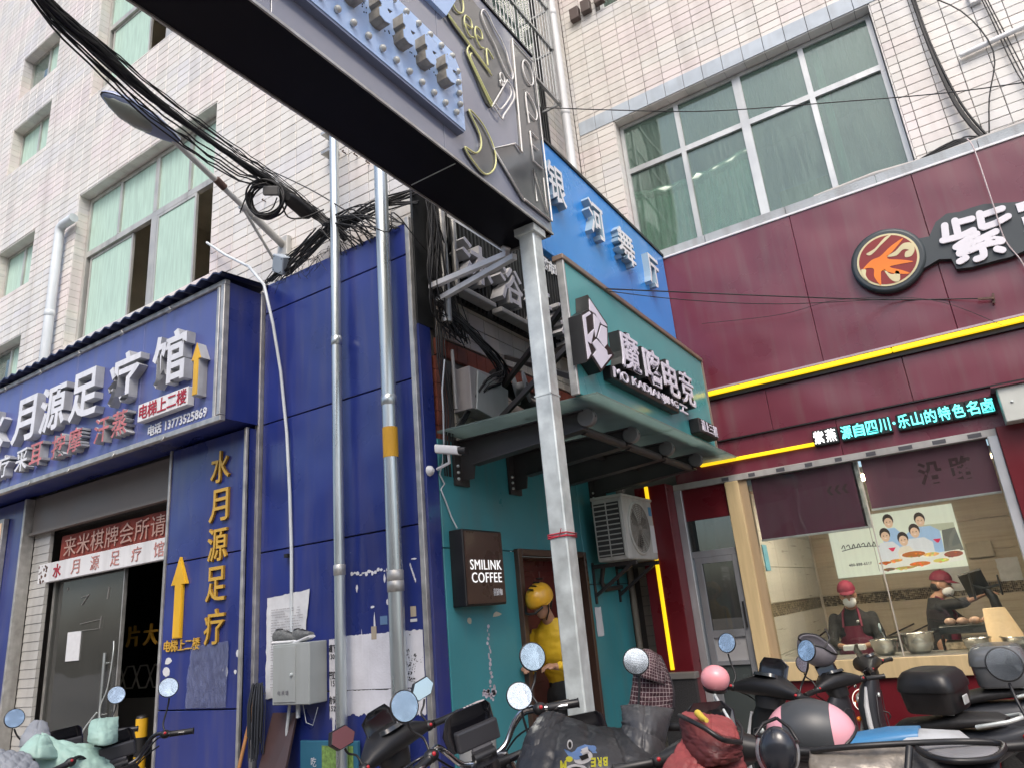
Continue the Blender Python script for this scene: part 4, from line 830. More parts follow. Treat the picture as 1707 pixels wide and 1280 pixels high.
# clear-backed neon pieces: each a plate with glowing-tube outline
def plate(pts): m = MB(); m.prism(pts, (-2.028, 0, 0), (0,1,0), (0,0,1), (.010,0,0)); return m.build('clear_plate', GREYGL, BG)
def tube(pts, mat, parent, closed=False, r=.0058, name='neon_tube'):
    m = MB(); m.tube([(-2.008, a, b) for a, b in pts], r, 6, closed=closed); return m.build(name, mat, parent)
def smooth(pts, n=4, closed=False):
    N = len(pts); out = []
    for i in range(N if closed else N-1):
        p0, p1, p2, p3 = (pts[(i-1) % N] if closed or i > 0 else pts[0]), pts[i], pts[(i+1) % N], (pts[(i+2) % N] if closed or i+2 < N else pts[-1])
        for k in range(n):
            t = k/n; out.append(tuple(.5*((2*b)+(-a+c)*t+(2*a-5*b+4*c-d)*t*t+(-a+3*b-3*c+d)*t**3) for a, b, c, d in zip(p0, p1, p2, p3)))
    if not closed: out.append(pts[-1])
    return out
arrowp = [(3.729, 5.613), (4.106, 5.652), (4.058, 4.263), (3.633, 4.233), (3.622, 4.214), (3.322, 4.433), (3.632, 4.629), (3.715, 4.617)]
arrowp = [(3.77, 5.66), (4.07, 5.66), (4.07, 4.25), (3.69, 4.25), (3.69, 4.235), (3.35, 4.46), (3.65, 4.67), (3.73, 4.64)]
pa = plate(arrowp); tube(arrowp, NEONW, pa, True)
O_ = [(3.96+.075*math.cos(2*PI*k/24), 5.48+.105*math.sin(2*PI*k/24)) for k in range(24)]; tube(O_, NEONW, pa, True)
tube(smooth([(3.885, 4.98), (3.885, 5.25), (3.99, 5.22), (4.03, 5.15), (3.99, 5.07), (3.885, 5.08)]), NEONW, pa)
tube([(4.0, 4.91), (3.885, 4.91), (3.885, 4.66), (4.02, 4.66)], NEONW, pa); tube([(3.885, 4.80), (3.98, 4.80)], NEONW, pa)
tube([(3.87, 4.32), (3.87, 4.58), (4.01, 4.30), (4.01, 4.58)], NEONW, pa)
moon = smooth([(3.10, 4.60), (3.25, 4.58), (3.36, 4.46), (3.35, 4.32), (3.23, 4.20), (3.11, 4.22), (3.02, 4.28), (3.13, 4.30), (3.20, 4.38), (3.20, 4.48)], 4, True); pm = plate(moon); tube(moon, NEONY, pm, True)
mug = smooth([(3.16, 5.15), (3.13, 5.08), (3.22, 4.95), (3.38, 4.80), (3.64, 5.18), (3.72, 5.35), (3.66, 5.45), (3.55, 5.52), (3.44, 5.62), (3.30, 5.62), (3.05, 5.70), (3.0, 5.45), (2.96, 5.24)], 4, True); pg = plate(mug)
tube(smooth([(3.17, 5.15), (3.14, 5.06), (3.25, 4.93), (3.38, 4.80)]), NEONY, pg); tube(smooth([(3.19, 5.10), (3.17, 5.05), (3.27, 4.94), (3.40, 4.82)]), NEONY, pg)
tube([(3.38, 4.80), (3.63, 5.19)], NEONW, pg); tube(smooth([(3.41, 4.82), (3.50, 4.78), (3.53, 4.83), (3.69, 5.06), (3.70, 5.15), (3.64, 5.18)]), NEONW, pg); tube(smooth([(3.43, 4.86), (3.50, 4.86), (3.66, 5.08), (3.65, 5.15)]), NEONW, pg)
tube(smooth([(3.70, 5.24), (3.72, 5.30), (3.68, 5.38), (3.66, 5.45), (3.60, 5.52), (3.52, 5.56), (3.46, 5.62), (3.40, 5.63), (3.36, 5.56), (3.42, 5.46), (3.50, 5.40), (3.56, 5.32), (3.64, 5.24), (3.70, 5.24)]), NEONW, pg)
for c_, r_1 in (((3.56, 5.16), .030), ((3.54, 5.10), .018)): tube([(c_[0]+r_1*math.cos(k*PI/6), c_[1]+r_1*1.2*math.sin(k*PI/6)) for k in range(12)], NEONW, pg, True)
for dy in (0, .018): tube([(2.94+dy, 5.235-dy), (3.40+dy, 5.10-dy)], NEONY, pg)
tube(smooth([(3.02, 5.70), (3.02, 5.36), (3.12, 5.38), (3.13, 5.50), (3.03, 5.54), (3.12, 5.58), (3.11, 5.68), (3.02, 5.70)]), NEONY, pg)      # B
for yc in (3.18, 3.30): tube(smooth([(yc-.03, 5.31), (yc+.04, 5.33), (yc+.03, 5.39), (yc-.03, 5.38), (yc-.045, 5.30), (yc, 5.24), (yc+.05, 5.26)]), NEONY, pg)   # e e
tube(smooth([(3.38, 5.14), (3.38, 5.27), (3.41, 5.28), (3.46, 5.25)]), NEONY, pg)     # r
tube([(3.20, 5.62), (3.34, 5.68)], NEONW, pg)
PO = thing('steel_post', 'square galvanised steel post holding up the overhead sign, tied with red string', 'post', (-2.12, 3.9, 0))
mb = MB(); mb.box(-2.18, -2.06, 3.86, 3.98, 0, 4.158, .008); mb.build('post', STEEL, PO)
mb = MB(); mb.box(-2.20, -2.04, 3.84, 4.0, 4.10, 4.155); mb.build('weld_plate', STEEL, PO); mb = MB(); mb.box(-2.183, -2.057, 3.857, 3.983, 2.93, 2.94); mb.build('weld_seam', STEEL, PO)
mb = MB()
for dz, tl in ((0, .01), (.012, -.008), (.022, .004)): mb.tube([(-2.185, 3.855, 2.03+dz), (-2.055, 3.855, 2.03+dz+tl), (-2.055, 3.985, 2.03+dz), (-2.185, 3.985, 2.03+dz+tl)], .004, 5, closed=True)
mb.tube([(-2.10, 3.85, 2.04), (-2.08, 3.84, 2.08)], .003, 4); mb.build('red_string', M('red_string', (.35, .02, .04), .8), PO)
BRA = thing('steel_braces', 'three pale square steel braces from the overhead sign to the side wall', 'bracket', (-3.2, 4.3, 4.6))
for a, b in (((-2.361, 4.000, 4.120), (-3.240, 4.436, 5.027)), ((-2.363, 4.000, 4.092), (-3.240, 4.210, 4.203)), ((-2.300, 3.990, 4.045), (-3.240, 4.279, 4.098))): mb = MB(); mb.beam(a, b, .042, .042); mb.build('brace', M('pale_steel', (.72, .72, .72), .45, .1, dirt=.2), BRA)
mb = MB(); mb.tube([(-3.18, 4.32, 3.9), (-3.18, 4.32, 6.5)], .045, 10); t = mb.build('upright_duct', ALU); tag(t, 'silver upright duct among cables at the wall corner', 'pipe')
mb = MB(); mb.tube([(-3.2, 4.52, 4.3), (-3.2, 4.52, 6.5)], .03, 10); t = mb.build('upright_duct', ALU); tag(t, 'thinner silver upright duct just right of the corner cables', 'pipe')
# ------------------------------------------------------------ electric box, reel, conduit on the side wall
t = thing('electric_cabinet', 'dirty white metal electric cabinet with a tilted door above the canopy', 'cabinet', (-3.2, 4.8, 3.3))
mb = MB(); mb.box(-3.30, -3.12, 4.50, 4.98, 3.20, 3.56, .006); mb.build('case', M('dirty_white_metal', (.36, .34, .34), .5, dirt=.5), t)
mb = MB(); mb.box(-3.115, -3.10, 4.54, 4.99, 3.20, 3.54, .003); mb.xf(Matrix.Translation((-3.11, 4.54, 3.2)) @ Matrix.Rotation(-.16, 4, 'X') @ Matrix.Translation((3.11, -4.54, -3.2))); mb.build('door', GREYBOX, t)
t = thing('cable_reel', 'grey plastic cable reel hanging over the canopy', 'reel', (-3.0, 5.2, 3.5))
RL = M('grey_reel', (.24, .25, .26), .6, var=.1)
mb = MB(); ax = (.9, .35, .1); mb.lathe([(.14, 0), (.14, .012), (.05, .014), (.05, .09), (.14, .092), (.14, .104), (.02, .106)], (-3.10, 5.16, 3.50), ax, 28); mb.build('spool', RL, t)
mb = MB(); mb.lathe([(.035, .106), (.035, .12), (0, .12)], (-3.10, 5.16, 3.50), ax, 16); mb.build('hub', BLK, t)
mb = MB(); mb.tube([(-3.22, 4.7, 3.58), (-3.20, 5.6, 3.44)], .025, 8); mb.tube([(-3.22, 4.42, 3.2), (-3.22, 4.42, 3.7)], .014, 8); t = mb.build('conduit', M('grey_conduit', (.30, .30, .30), .5)); tag(t, 'grey conduit run above the canopy beside the reel', 'pipe')
# ------------------------------------------------------------ air conditioner
AC = thing('air_conditioner', 'dusty white outdoor air conditioner unit on the teal wall', 'air conditioner', (-3, 7, 2))
x0, x1, y0, y1, z0, z1 = -3.16, -2.83, 6.52, 7.28, 2.03, 2.64
ACW = M('dusty_ac_white', (.50, .50, .47), .45, var=.1, dirt=.4)
mb = MB(); mb.box(x0, x1, y0, y1, z0, z1, .02); mb.build('casing', ACW, AC)
mb = MB(); mb.box(x0-.01, x1+.01, y0-.01, y1+.01, z1-.012, z1+.02, .008); mb.build('lid', ACW, AC)
cx, cz = 6.86, 2.335
mb = MB(); mb.lathe([(.265, 0), (.265, .012), (.245, .018), (.24, .004)], (x1, cx, cz), (1,0,0), 36); mb.build('fan_ring', ACW, AC)
mb = MB(); mb.lathe([(.24, .003), (.0, .003)], (x1, cx, cz), (1,0,0), 30); mb.build('fan_shade_disc', M('ac_painted_shade', (.06, .06, .058), .7), AC)  # flat dark disc stands in for the shaded inside behind the grille
mb = MB()
for k in range(11): r = .03+k*.021; mb.tube([(x1+.016, cx+r*math.cos(a*PI/14), cz+r*math.sin(a*PI/14)) for a in range(28)], .0035, 4, closed=True)
for k in range(16): a = k*PI/8; mb.tube([(x1+.015, cx+.03*math.cos(a), cz+.03*math.sin(a)), (x1+.015, cx+.24*math.cos(a+.3), cz+.24*math.sin(a+.3))], .003, 4)
mb.lathe([(.035, .012), (.03, .022), (0, .024)], (x1, cx, cz), (1,0,0), 16); mb.build('fan_grille', M('ac_grille', (.26, .24, .21), .5, dirt=.4), AC)
for k in range(3): a = k*2*PI/3; mb = MB(); mb.add([(x1+.006, cx, cz), (x1+.006, cx+.2*math.cos(a), cz+.2*math.sin(a)), (x1+.010, cx+.21*math.cos(a+.5), cz+.21*math.sin(a+.5)), (x1+.010, cx+.15*math.cos(a+.9), cz+.15*math.sin(a+.9)), (x1+.0, cx, cz), (x1+.0, cx+.2*math.cos(a), cz+.2*math.sin(a)), (x1+.004, cx+.21*math.cos(a+.5), cz+.21*math.sin(a+.5)), (x1+.004, cx+.15*math.cos(a+.9), cz+.15*math.sin(a+.9))], [(0,1,2,3), (7,6,5,4), (0,4,5,1), (2,6,7,3)]); mb.build('fan_blade', BLK, AC)
mb = MB(); mb.box(x0+.01, x1-.03, y0-.004, y0+.001, z0+.04, z1-.05); mb.build('side_shade_plate', M('ac_painted_shade', (0,0,0)), AC)  # dark plate stands in for the shade behind the louvres
for col in range(2):
    for k in range(11):
        mb = MB(); xa = x0+.02+col*.14; mb.box(xa, xa+.125, y0-.012, y0-.003, z0+.05+k*.048, z0+.062+k*.048, .003); mb.build('side_louvre', ACW, AC)
mb = MB(); mb.box(x0+.01, x0+.02, y0-.012, y0-.004, z0+.03, z1-.04); mb.box(x0+.148, x0+.158, y0-.012, y0-.004, z0+.03, z1-.04); mb.box(x1-.035, x1-.02, y0-.012, y0-.004, z0+.03, z1-.04); mb.build('louvre_frame', ACW, AC)
mb = MB(); mb.box(x1+.001, x1+.004, 7.17, 7.25, 2.48, 2.57); mb.build('energy_label', M('blue_energy_label', (.10, .30, .50), .5), AC)
mb = MB(); mb.box(x1+.001, x1+.004, 7.15, 7.26, 2.10, 2.38); mb.build('white_label', WHITE, AC)
mb = MB()
for yq in (6.62, 7.18): mb.beam((-3.29, yq, 2.0), (-2.80, yq, 2.0), .035, .04); mb.beam((-3.28, yq, 1.72), (-2.86, yq, 1.98), .03, .03); mb.beam((-3.28, yq, 1.65), (-3.28, yq, 2.04), .035, .02)
mb.tube([(-3.2, 6.7, 2.0), (-3.24, 6.7, 1.85), (-3.25, 6.8, 1.78), (-3.26, 7.2, 1.8)], .025, 8); mb.build('bracket', DKSTEEL, AC)
# ------------------------------------------------------------ the right building with its big window
RB = thing('tiled_building', 'tiled building on the right with a wide dark green window above the maroon shop', 'building', (0, 8, 0))
opsR = [(-2.75, .40, 5.50, 7.74), (-2.75, .4, 9.60, 11.9), (2.2, 4.5, 5.5, 7.74)]
mb = MB()
for q in rects(-3.6, 8, 5.3, 16, opsR): mb.box(q[0], q[1], 7.768, 8.0, q[2], q[3])
mb.box(-3.6, -2.62, 7.72, 8.0, 0, 5.3); mb.box(.36, 8, 7.72, 8.0, 0, 5.3); mb.box(-2.62, .36, 7.72, 8.0, 2.82, 5.3)
mb.build('wall', GROUT, RB)
tiles('A', 7.75, -3.3, 8, 5.42, 16, .25, .104, opsR, TILE_R, RB)
BLT = M('bluish_tile', (.44, .50, .56), .35, var=.12, vs=4, dirt=.2)
mb = MB()
for k in range(-13, 6): mb.box(k*.25+.003, (k+1)*.25-.003, 7.742, 7.752, 7.742, 7.95, .002)
mb.build('bluish_tile', BLT, RB, kind='stuff')
mb = MB()
for k in range(13): x0 = -2.75+k*.25; mb.box(x0, min(.4, x0+.245), 7.756, 7.95, 7.728, 7.741)
for k in range(22): mb.box(-2.751, -2.738, 7.756, 7.95, 5.5+k*.104, 5.5+k*.104+.099); mb.box(.388, .401, 7.756, 7.95, 5.5+k*.104, 5.5+k*.104+.099)
mb.build('window_reveal_tiles', TILE_R, RB, kind='stuff')
ya = 7.92
def rw(x0, x1, z0, z1, zt, mid):
    b = [(x0, x1, z1-.05, z1), (x0, x1, z0, z0+.06), (x0, x0+.05, z0, z1), (x1-.05, x1, z0, z1), (x0+.05, x1-.05, zt-.035, zt+.035), (mid-.05, mid+.05, z0+.06, z1-.05)]
    ml, mr2 = (x0+mid)/2, (x1+mid)/2; b += [(ml-.03, ml+.03, z0+.06, z1-.05), (mr2-.03, mr2+.03, z0+.06, z1-.05)]
    P = []
    for a, c in ((x0+.05, ml-.03), (ml+.03, mid-.05), (mid+.05, mr2-.03), (mr2+.03, x1-.05)): P += [(a, c, z0+.06, zt-.035, GLASSD, .01), (a, c, zt+.035, z1-.05, GLASSD, 0)]
    return window(RB, b, P, ya, M('silver_frame', (.50, .52, .52), .35, .4, dirt=.25))
rw(-2.73, .38, 5.52, 7.72, 7.0, -1.16); rw(-2.73, .38, 9.62, 11.88, 11.1, -1.16)
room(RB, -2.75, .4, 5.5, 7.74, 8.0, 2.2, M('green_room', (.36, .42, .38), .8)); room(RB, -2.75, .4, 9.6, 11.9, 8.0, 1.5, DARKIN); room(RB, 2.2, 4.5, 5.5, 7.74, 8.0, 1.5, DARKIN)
# gathered curtain on a string behind the left half, cardboard box, pole
mb = MB(); rg = random.Random(8); vs = []; n = 90
for i in range(n+1):
    x = -2.68+1.45*i/n; f = .03*math.sin(i*1.1)+.015*math.sin(i*2.7+1)
    top = 6.66-.10*math.sin(PI*min(1, i/n*1.0))+.03*math.sin(i*.5)
    vs += [(x, 7.995+f*.5, top), (x, 7.995+f*.9, 6.2), (x, 7.995+f*1.0, 5.55), (x, 8.005+f*.5, top), (x, 8.005+f*.9, 6.2), (x, 8.005+f*1.0, 5.55)]
mb.add(vs, [f for i in range(n) for f in ((6*i, 6*i+1, 6*i+7, 6*i+6), (6*i+1, 6*i+2, 6*i+8, 6*i+7), (6*i+3, 6*i+9, 6*i+10, 6*i+4), (6*i+4, 6*i+10, 6*i+11, 6*i+5))], True)
mb.tube([(-2.7+1.5*i/14, 7.99, 6.68-.10*math.sin(PI*i/14)+rg.uniform(-.02, .02)) for i in range(15)], [.05+.03*rg.random() for _ in range(15)], 8)
mb.build('curtain', M('pale_green_curtain', (.80, .93, .80), .8, var=.15, vs=5), RB)
mb = MB(); mb.box(-1.0, -.45, 8.15, 8.5, 5.6, 6.1, .01); mb.build('stored_box', M('olive_box', (.34, .30, .10), .7), RB)
mb = MB(); mb.box(-.30, -.22, 8.1, 8.16, 5.5, 7.7); mb.build('inner_pole', M('pale_green_pole', (.4, .55, .45), .6), RB)
# ledge over the maroon sign
mb = MB()
for k in range(-3, 4): mb.box(k*.9+.003, (k+1)*.9-.003, 7.50, 7.76, 5.45, 5.50+.05)
mb.build('ledge', CONC, RB)
# three brown boxes on the wall, small white outlet boxes
for i, (x, l) in enumerate(((-3.05, 'left one of the three small brown boxes under the upper window'), (-2.87, 'middle one of the three small brown boxes under the upper window'), (-2.66, 'right one of the three small brown boxes under the upper window'))):
    mb = MB(); mb.box(x-.07, x+.07, 7.66, 7.75, 9.60+.03*i, 9.80+.03*i, .01); solid('wall_box', mb, M('brown_plastic', (.09, .065, .06), .6, dirt=.3), l, 'box', 'small brown boxes on the tiles')
# ------------------------------------------------------------ maroon shop front
MS = thing('maroon_shop_front', 'maroon cladding of the braised food shop with thin yellow light strips', 'shop front', (0, 7.5, 0))
for a, b in ((-2.36, -.872), (-.868, .30), (.304, 1.3), (1.304, 3.0), (3.004, 6)):
    panelA('cladding_panel', a, b, 3.73, 5.40, 7.45, .05, MAR, MS, .003)
for a, b in ((-2.6, -1.49), (-1.486, -.2), (-.196, 1.0), (1.004, 3), (3.004, 6)):
    panelA('cladding_panel', a, b, 3.18, 3.62, 7.50, .04, MARDK if 0 else MAR, MS, .003)
for a, b in ((-2.6, -.9), (-.896, 1.0), (1.004, 6)): panelA('cladding_panel', a, b, 2.80, 3.17, 7.53, .04, MAR, MS, .003)
mb = MB(); mb.box(-2.6, 6, 7.50, 7.56, 3.17, 3.18); mb.box(-2.36, 6, 7.46, 7.72, 3.62, 3.73); mb.build('joint_and_shade_band', BLK, MS)  # black joint, plus a black bar standing in for shadow under the strip
mb = MB(); mb.box(-2.36, 6, 7.435, 7.50, 5.40, 5.425, .003); mb.build('white_top_trim', WHITE, MS)
mb = MB(); mb.box(-2.36, 6, 7.425, 7.448, 3.715, 3.735); mb.build('strip_rail', M('pinkish_rail', (.42, .34, .36), .4, .3), MS)
mb = MB(); mb.box(-2.36, -.262, 7.418, 7.455, 3.662, 3.708, .008); mb.build('light_strip', YNEON, MS)
mb = MB(); mb.box(-.258, 6, 7.418, 7.455, 3.662, 3.708, .008); mb.build('light_strip', YNEON, MS)
mb = MB(); mb.box(-2.3, -1.13, 7.49, 7.52, 2.94, 2.975, .006); mb.build('light_strip', YNEON, MS)
mb = MB(); mb.box(-3.0, -2.64, 7.28, 7.70, 0, 2.80, .004); mb.build('cladding_panel', MARDK, MS)
mb = MB(); mb.box(-2.875, -2.835, 7.262, 7.28, .96, 2.8, .004); mb.build('light_strip', YNEON, MS)
mb = MB(); mb.box(-3.0, -2.6, 7.18, 7.30, .88, .94, .006); mb.build('granite_ledge', M('grey_ledge', (.17, .16, .15), .4), MS)
mb = MB(); mb.box(-2.98, -2.62, 7.20, 7.278, 0, .88); mb.build('granite_base', M('speckled_granite', (.035, .033, .035), .5, var=.8, vs=120), MS)
mb = MB(); mb.box(.36, 6, 7.45, 7.70, 0, 2.80, .004); mb.build('cladding_panel', MARDK, MS)
# silver box at the right edge
t = thing('silver_wall_box', 'pale metal box on the maroon wall at the right edge', 'box', (.7, 7.4, 2.9))
mb = MB(); mb.box(.44, 1.3, 7.28, 7.53, 2.80, 3.10, .006); mb.build('case', M('pale_box_metal', (.50, .52, .48), .45, .1), t)
mb = MB(); mb.box(.40, 1.32, 7.25, 7.53, 3.10, 3.115); mb.build('lid', MAR, t); mb = MB(); mb.lathe([(.012, 0), (.01, .01), (0, .012)], (.52, 7.28, 2.96), (0,-1,0), 10); mb.build('screw', STEEL, t)
# logo disc with its dark backing and the big character
LG = thing('round_flame_emblem', 'round orange flame emblem on a black cloud-shaped backing with big white characters', 'sign', (0, 7.4, 4.5))
BKD = M('dark_backing', (.035, .045, .05), .4)
mb = MB(); cpt = (-.09, 4.56); mb.lathe([(.315, 0), (.325, .01), (.325, .075), (.30, .08)], (cpt[0], 7.45, cpt[1]), (0,-1,0), 48); mb.build('backing', BKD, LG)
bk = [(0.186, 4.690), (0.295, 4.674), (0.380, 4.797), (0.483, 4.847), (0.586, 4.824), (0.685, 4.829), (0.781, 4.827), (1.070, 4.732), (1.294, 4.687), (1.193, 4.306), (0.952, 4.277), (0.846, 4.256), (0.733, 4.261), (0.544, 4.261), (0.429, 4.283), (0.413, 4.395), (0.316, 4.424), (0.206, 4.387), (0.112, 4.356)]
mb = MB(); mb.prism(bk, (0, 7.45, 0), (1,0,0), (0,0,1), (0,-.07,0)); mb.build('backing', BKD, LG)
CRM = M('cream_print', (.62, .55, .32), .4); ORG = M('orange_print', (.80, .20, .01), .4); CRD = M('crimson_print', (.22, .012, .01), .4)
def disc(c, r, y, mat, parent, sc_=1.0, emit=None, fr=None):
    cx_, cz_ = c
    m = MB(); m.lathe([(r, 0), (r, .004)], (cx_, y, cz_), (0,-1,0), 48); q = m.build('disc', mat, parent)
    def sh(pts, mt, dy, nm='flame'):
        m = MB(); m.prism([(cx_+a*r, cz_+b*r) for a, b in smooth(pts, 4, True)], (0, y-dy, 0), (1,0,0), (0,0,1), (0,-.0015,0)); m.build(nm, mt, q)
    m = MB(); m.lathe([(r*.93, 0), (r*.93, .002)], (cx_, y-.0045, cz_), (0,-1,0), 48); m.build('crimson_field', CRD if mat is CRM else RED, q)
    sh([(-.85, -.1), (-.5, .15), (-.2, .2), (.2, .45), (.65, .62), (.3, .3), (0, .05), (.4, -.15), (.75, -.35), (.3, -.3), (.0, -.3), (.35, -.55), (.55, -.75), (.1, -.6), (-.25, -.35), (-.35, -.6), (-.42, -.88), (-.55, -.5), (-.5, -.2), (-.7, -.1)], ORG, .008)
    sh([(.0, .12), (.3, .22), (.6, .42), (.85, .35), (.9, .1), (.75, -.12), (.55, -.1), (.6, .08), (.72, .12), (.55, .2), (.3, .05)], CRM, .008)
    sh([(-.6, .45), (-.3, .55), (.1, .85), (.3, .86), (-.1, .6), (-.3, .45), (-.5, .35)], CRM, .008)
    sh([(-.2, -.3), (-.05, -.55), (.1, -.6), (.15, -.5), (.25, -.6), (.2, -.88), (.05, -.9), (-.1, -.7)], CRM, .008)
    sh([(-.9, -.1), (-.75, -.15), (-.8, -.35), (-.75, -.6), (-.88, -.4)], CRM, .008)
    return q
disc(cpt, .27, 7.368, CRM, LG)
RW = M('white_sign_face', (.72, .70, .74), .4, var=.03)
def strokes(lst, y, r, mat, parent, name='character'):
    m = MB()
    for s_ in lst:
        s2 = smooth(s_, 3) if len(s_) > 2 else s_
        for (a, b) in zip(s2, s2[1:]):
            dx, dz = b[0]-a[0], b[1]-a[1]; L_ = math.hypot(dx, dz) or 1e-6; nx_, nz_ = -dz/L_*r, dx/L_*r
            m.add([(a[0]+nx_, y, a[1]+nz_), (b[0]+nx_, y, b[1]+nz_), (b[0]-nx_, y, b[1]-nz_), (a[0]-nx_, y, a[1]-nz_), (a[0]+nx_, y-.02, a[1]+nz_), (b[0]+nx_, y-.02, b[1]+nz_), (b[0]-nx_, y-.02, b[1]-nz_), (a[0]-nx_, y-.02, a[1]-nz_)], [(0,1,2,3), (7,6,5,4), (0,4,5,1), (2,6,7,3)])
        for k_, a in enumerate(s2): m.lathe([(r, 0), (r, .0202+.00003*(k_ % 7)), (0, .0203+.00003*(k_ % 7))], (a[0], y, a[1]), (0,-1,0), 12, False)
    return m.build(name, mat, parent)
zi = [[(0.439, 4.726), (0.417, 4.593)], [(0.527, 4.742), (0.518, 4.605)], [(0.546, 4.716), (0.656, 4.710)], [(0.390, 4.584), (0.526, 4.577), (0.638, 4.597)], [(0.726, 4.739), (0.711, 4.606)], [(0.753, 4.715), (0.896, 4.720)], [(0.723, 4.595), (0.819, 4.601), (0.919, 4.629)],
      [(0.655, 4.552), (0.474, 4.483), (0.560, 4.476)], [(0.799, 4.522), (0.699, 4.498), (0.557, 4.465), (0.485, 4.410), (0.633, 4.424)], [(0.487, 4.416), (0.682, 4.430), (0.818, 4.416)], [(0.722, 4.477), (0.813, 4.430)], [(0.662, 4.426), (0.656, 4.329), (0.596, 4.314)], [(0.467, 4.336), (0.520, 4.354)], [(0.766, 4.356), (0.801, 4.331)]]
strokes(zi, 7.372, .030, RW, LG)
mb = MB(); put_glyph(mb, '燕', (.98, 7.378, 4.22), FA, .5, .55, .012, .05, True); mb.build('character', RW, LG)
# cyan and white lit lettering
LT = thing('lit_slogan_letters', 'row of small glowing white and cyan characters over the shop window', 'sign', (-.3, 7.45, 3))
xx = -1.12
for i, ch in enumerate('紫燕 源自四川·乐山的特色名卤'):
    if ch == ' ': xx += .03; continue
    w_ = .112 if ch != '·' else .05
    if ch == '·':
        mb = MB(); mb.lathe([(.012, 0), (.012, .03)], (xx+.018, 7.48, 3.005), (0,-1,0), 10); mb.build('dot', CYAN, LT)
    else:
        mb = MB(); mb.box(xx-.008, xx+w_-.004, 7.478, 7.53, 2.925, 3.085, .008); q = mb.build('letter_back', BLK, LT)
        mb = MB(); put_glyph(mb, ch, (xx, 7.477, 2.945), FA, .095, .125, .022, .012, True); mb.build('character', LITW if i < 2 else CYAN, q)
    xx += w_
# shutter box rail, window frame
SW = thing('shop_window', 'wide shop window with maroon blinds and silver frame, the kitchen behind', 'window', (-1, 7.55, 1))
SILF = M('silver_shop_frame', (.48, .50, .52), .35, .5, dirt=.3)
mb = MB(); mb.box(-2.64, .36, 7.50, 7.62, 2.735, 2.80, .004); mb.build('head_rail', M('dull_rail', (.36, .35, .34), .5, .2, dirt=.5), SW)
mb = MB(); rg = random.Random(4)
for k in range(9): x = -2.1+k*.28; mb.box(x, x+rg.uniform(.06, .12), 7.496, 7.5, 2.75, 2.785)
mb.build('sticker_strip', M('dark_stickers', (.06, .06, .07), .6), SW)
mb = MB(); mb.box(-2.64, -2.56, 7.50, 7.60, 0, 2.735, .004); mb.box(.28, .36, 7.48, 7.60, .97, 2.735, .005); mb.build('side_frame', SILF, SW)
mb = MB(); mb.box(-2.08, -1.94, 7.49, 7.62, 0, 2.735, .006); mb.build('wood_post', WOODY, SW)
mb = MB(); mb.box(-1.94, -1.86, 7.53, 7.60, .97, 2.735); mb.build('wood_edge', M('tan_wood', (.34, .25, .15), .5, stretch=(8, 8, .6)), SW)
mb = MB(); mb.box(-1.86, -.80, 7.546, 7.554, .97, 2.735); mb.build('glass_pane', CLEAR, SW)
mb = MB(); mb.box(-.80, -.79, 7.54, 7.56, .97, 2.735); mb.build('pane_edge', M('glass_edge', (.45, .42, .36), .2), SW)
mb = MB(); mb.box(-.79, .28, 7.566, 7.573, .97, 2.735); mb.build('glass_pane', CLEAR, SW)
mb = MB(); mb.box(-.86, -.80, 7.60, 7.61, 2.1, 2.735); mb.build('tape_strip', M('white_tape', (.6, .6, .58), .6, var=.5, vs=12), SW)
for (a, b, c, mt) in ((-1.83, -.84, 2.12, BLIND), (-.77, .27, 2.27, BLINDL)):
    mb = MB(); mb.box(a, b, 7.60, 7.604, c, 2.735); q = mb.build('blind', mt, SW); mb = MB(); mb.box(a-.005, b+.005, 7.59, 7.612, c-.02, c, .004); mb.build('bottom_bar', WHITE, q)
chars('沿路', 'reversed_print', (-.30, 7.5985, 2.42), FA, .16, .19, .25, .001, M('dim_maroon_print', (.07, .01, .02), .7), SW, .03, each=False)
mb = MB()
for k in range(3): mb.prism([(k*.07, 0), (k*.07+.03, 0), (k*.07, .045), (k*.07+.03, .09), (k*.07, .09), (k*.07-.03, .045)], (-1.10, 7.5985, 2.45), (1,0,0), (0,0,1), (0,-.001,0))
mb.build('arrow_print', M('dim_maroon_print', (0,0,0)), SW)
# shop door
DOORG = glass_mat('dark_door_glass', (.45, .45, .43), 1.2, .03, .10, (.20, .19, .18))
DR = thing('shop_side_door', 'grey metal framed glass door with a deep red transom, left of the shop window', 'door', (-2.3, 7.55, 0))
GF = M('grey_door_frame', (.24, .25, .27), .4, .4, dirt=.3)
mb = MB(); mb.box(-2.56, -2.08, 7.54, 7.57, 2.40, 2.735); mb.build('red_transom', MARDK, DR)
mb = MB(); mb.box(-2.56, -2.08, 7.545, 7.553, 2.08, 2.40); mb.build('pane', DOORG, DR)
mb = MB(); mb.box(-2.56, -2.08, 7.53, 7.59, 2.01, 2.08, .004); mb.box(-2.54, -2.47, 7.53, 7.58, 0, 2.01, .004); mb.box(-2.15, -2.08, 7.53, 7.58, 0, 2.01, .004); mb.box(-2.47, -2.15, 7.53, 7.58, 1.22, 1.29); mb.box(-2.47, -2.15, 7.53, 7.58, .96, 1.0); mb.box(-2.47, -2.15, 7.53, 7.58, 1.95, 2.01); mb.box(-2.47, -2.15, 7.53, 7.58, .04, .15); mb.build('frame', GF, DR)
mb = MB(); mb.box(-2.47, -2.15, 7.55, 7.558, 1.29, 1.95); mb.build('pane', DOORG, DR); mb = MB(); mb.box(-2.47, -2.15, 7.55, 7.558, 1.0, 1.22); mb.build('pane', M('frosted_pane', (.3, .3, .31), .3), DR); mb = MB(); mb.box(-2.47, -2.15, 7.55, 7.558, .15, .96); mb.build('pane', M('dark_pane', (.05, .06, .06), .2), DR)
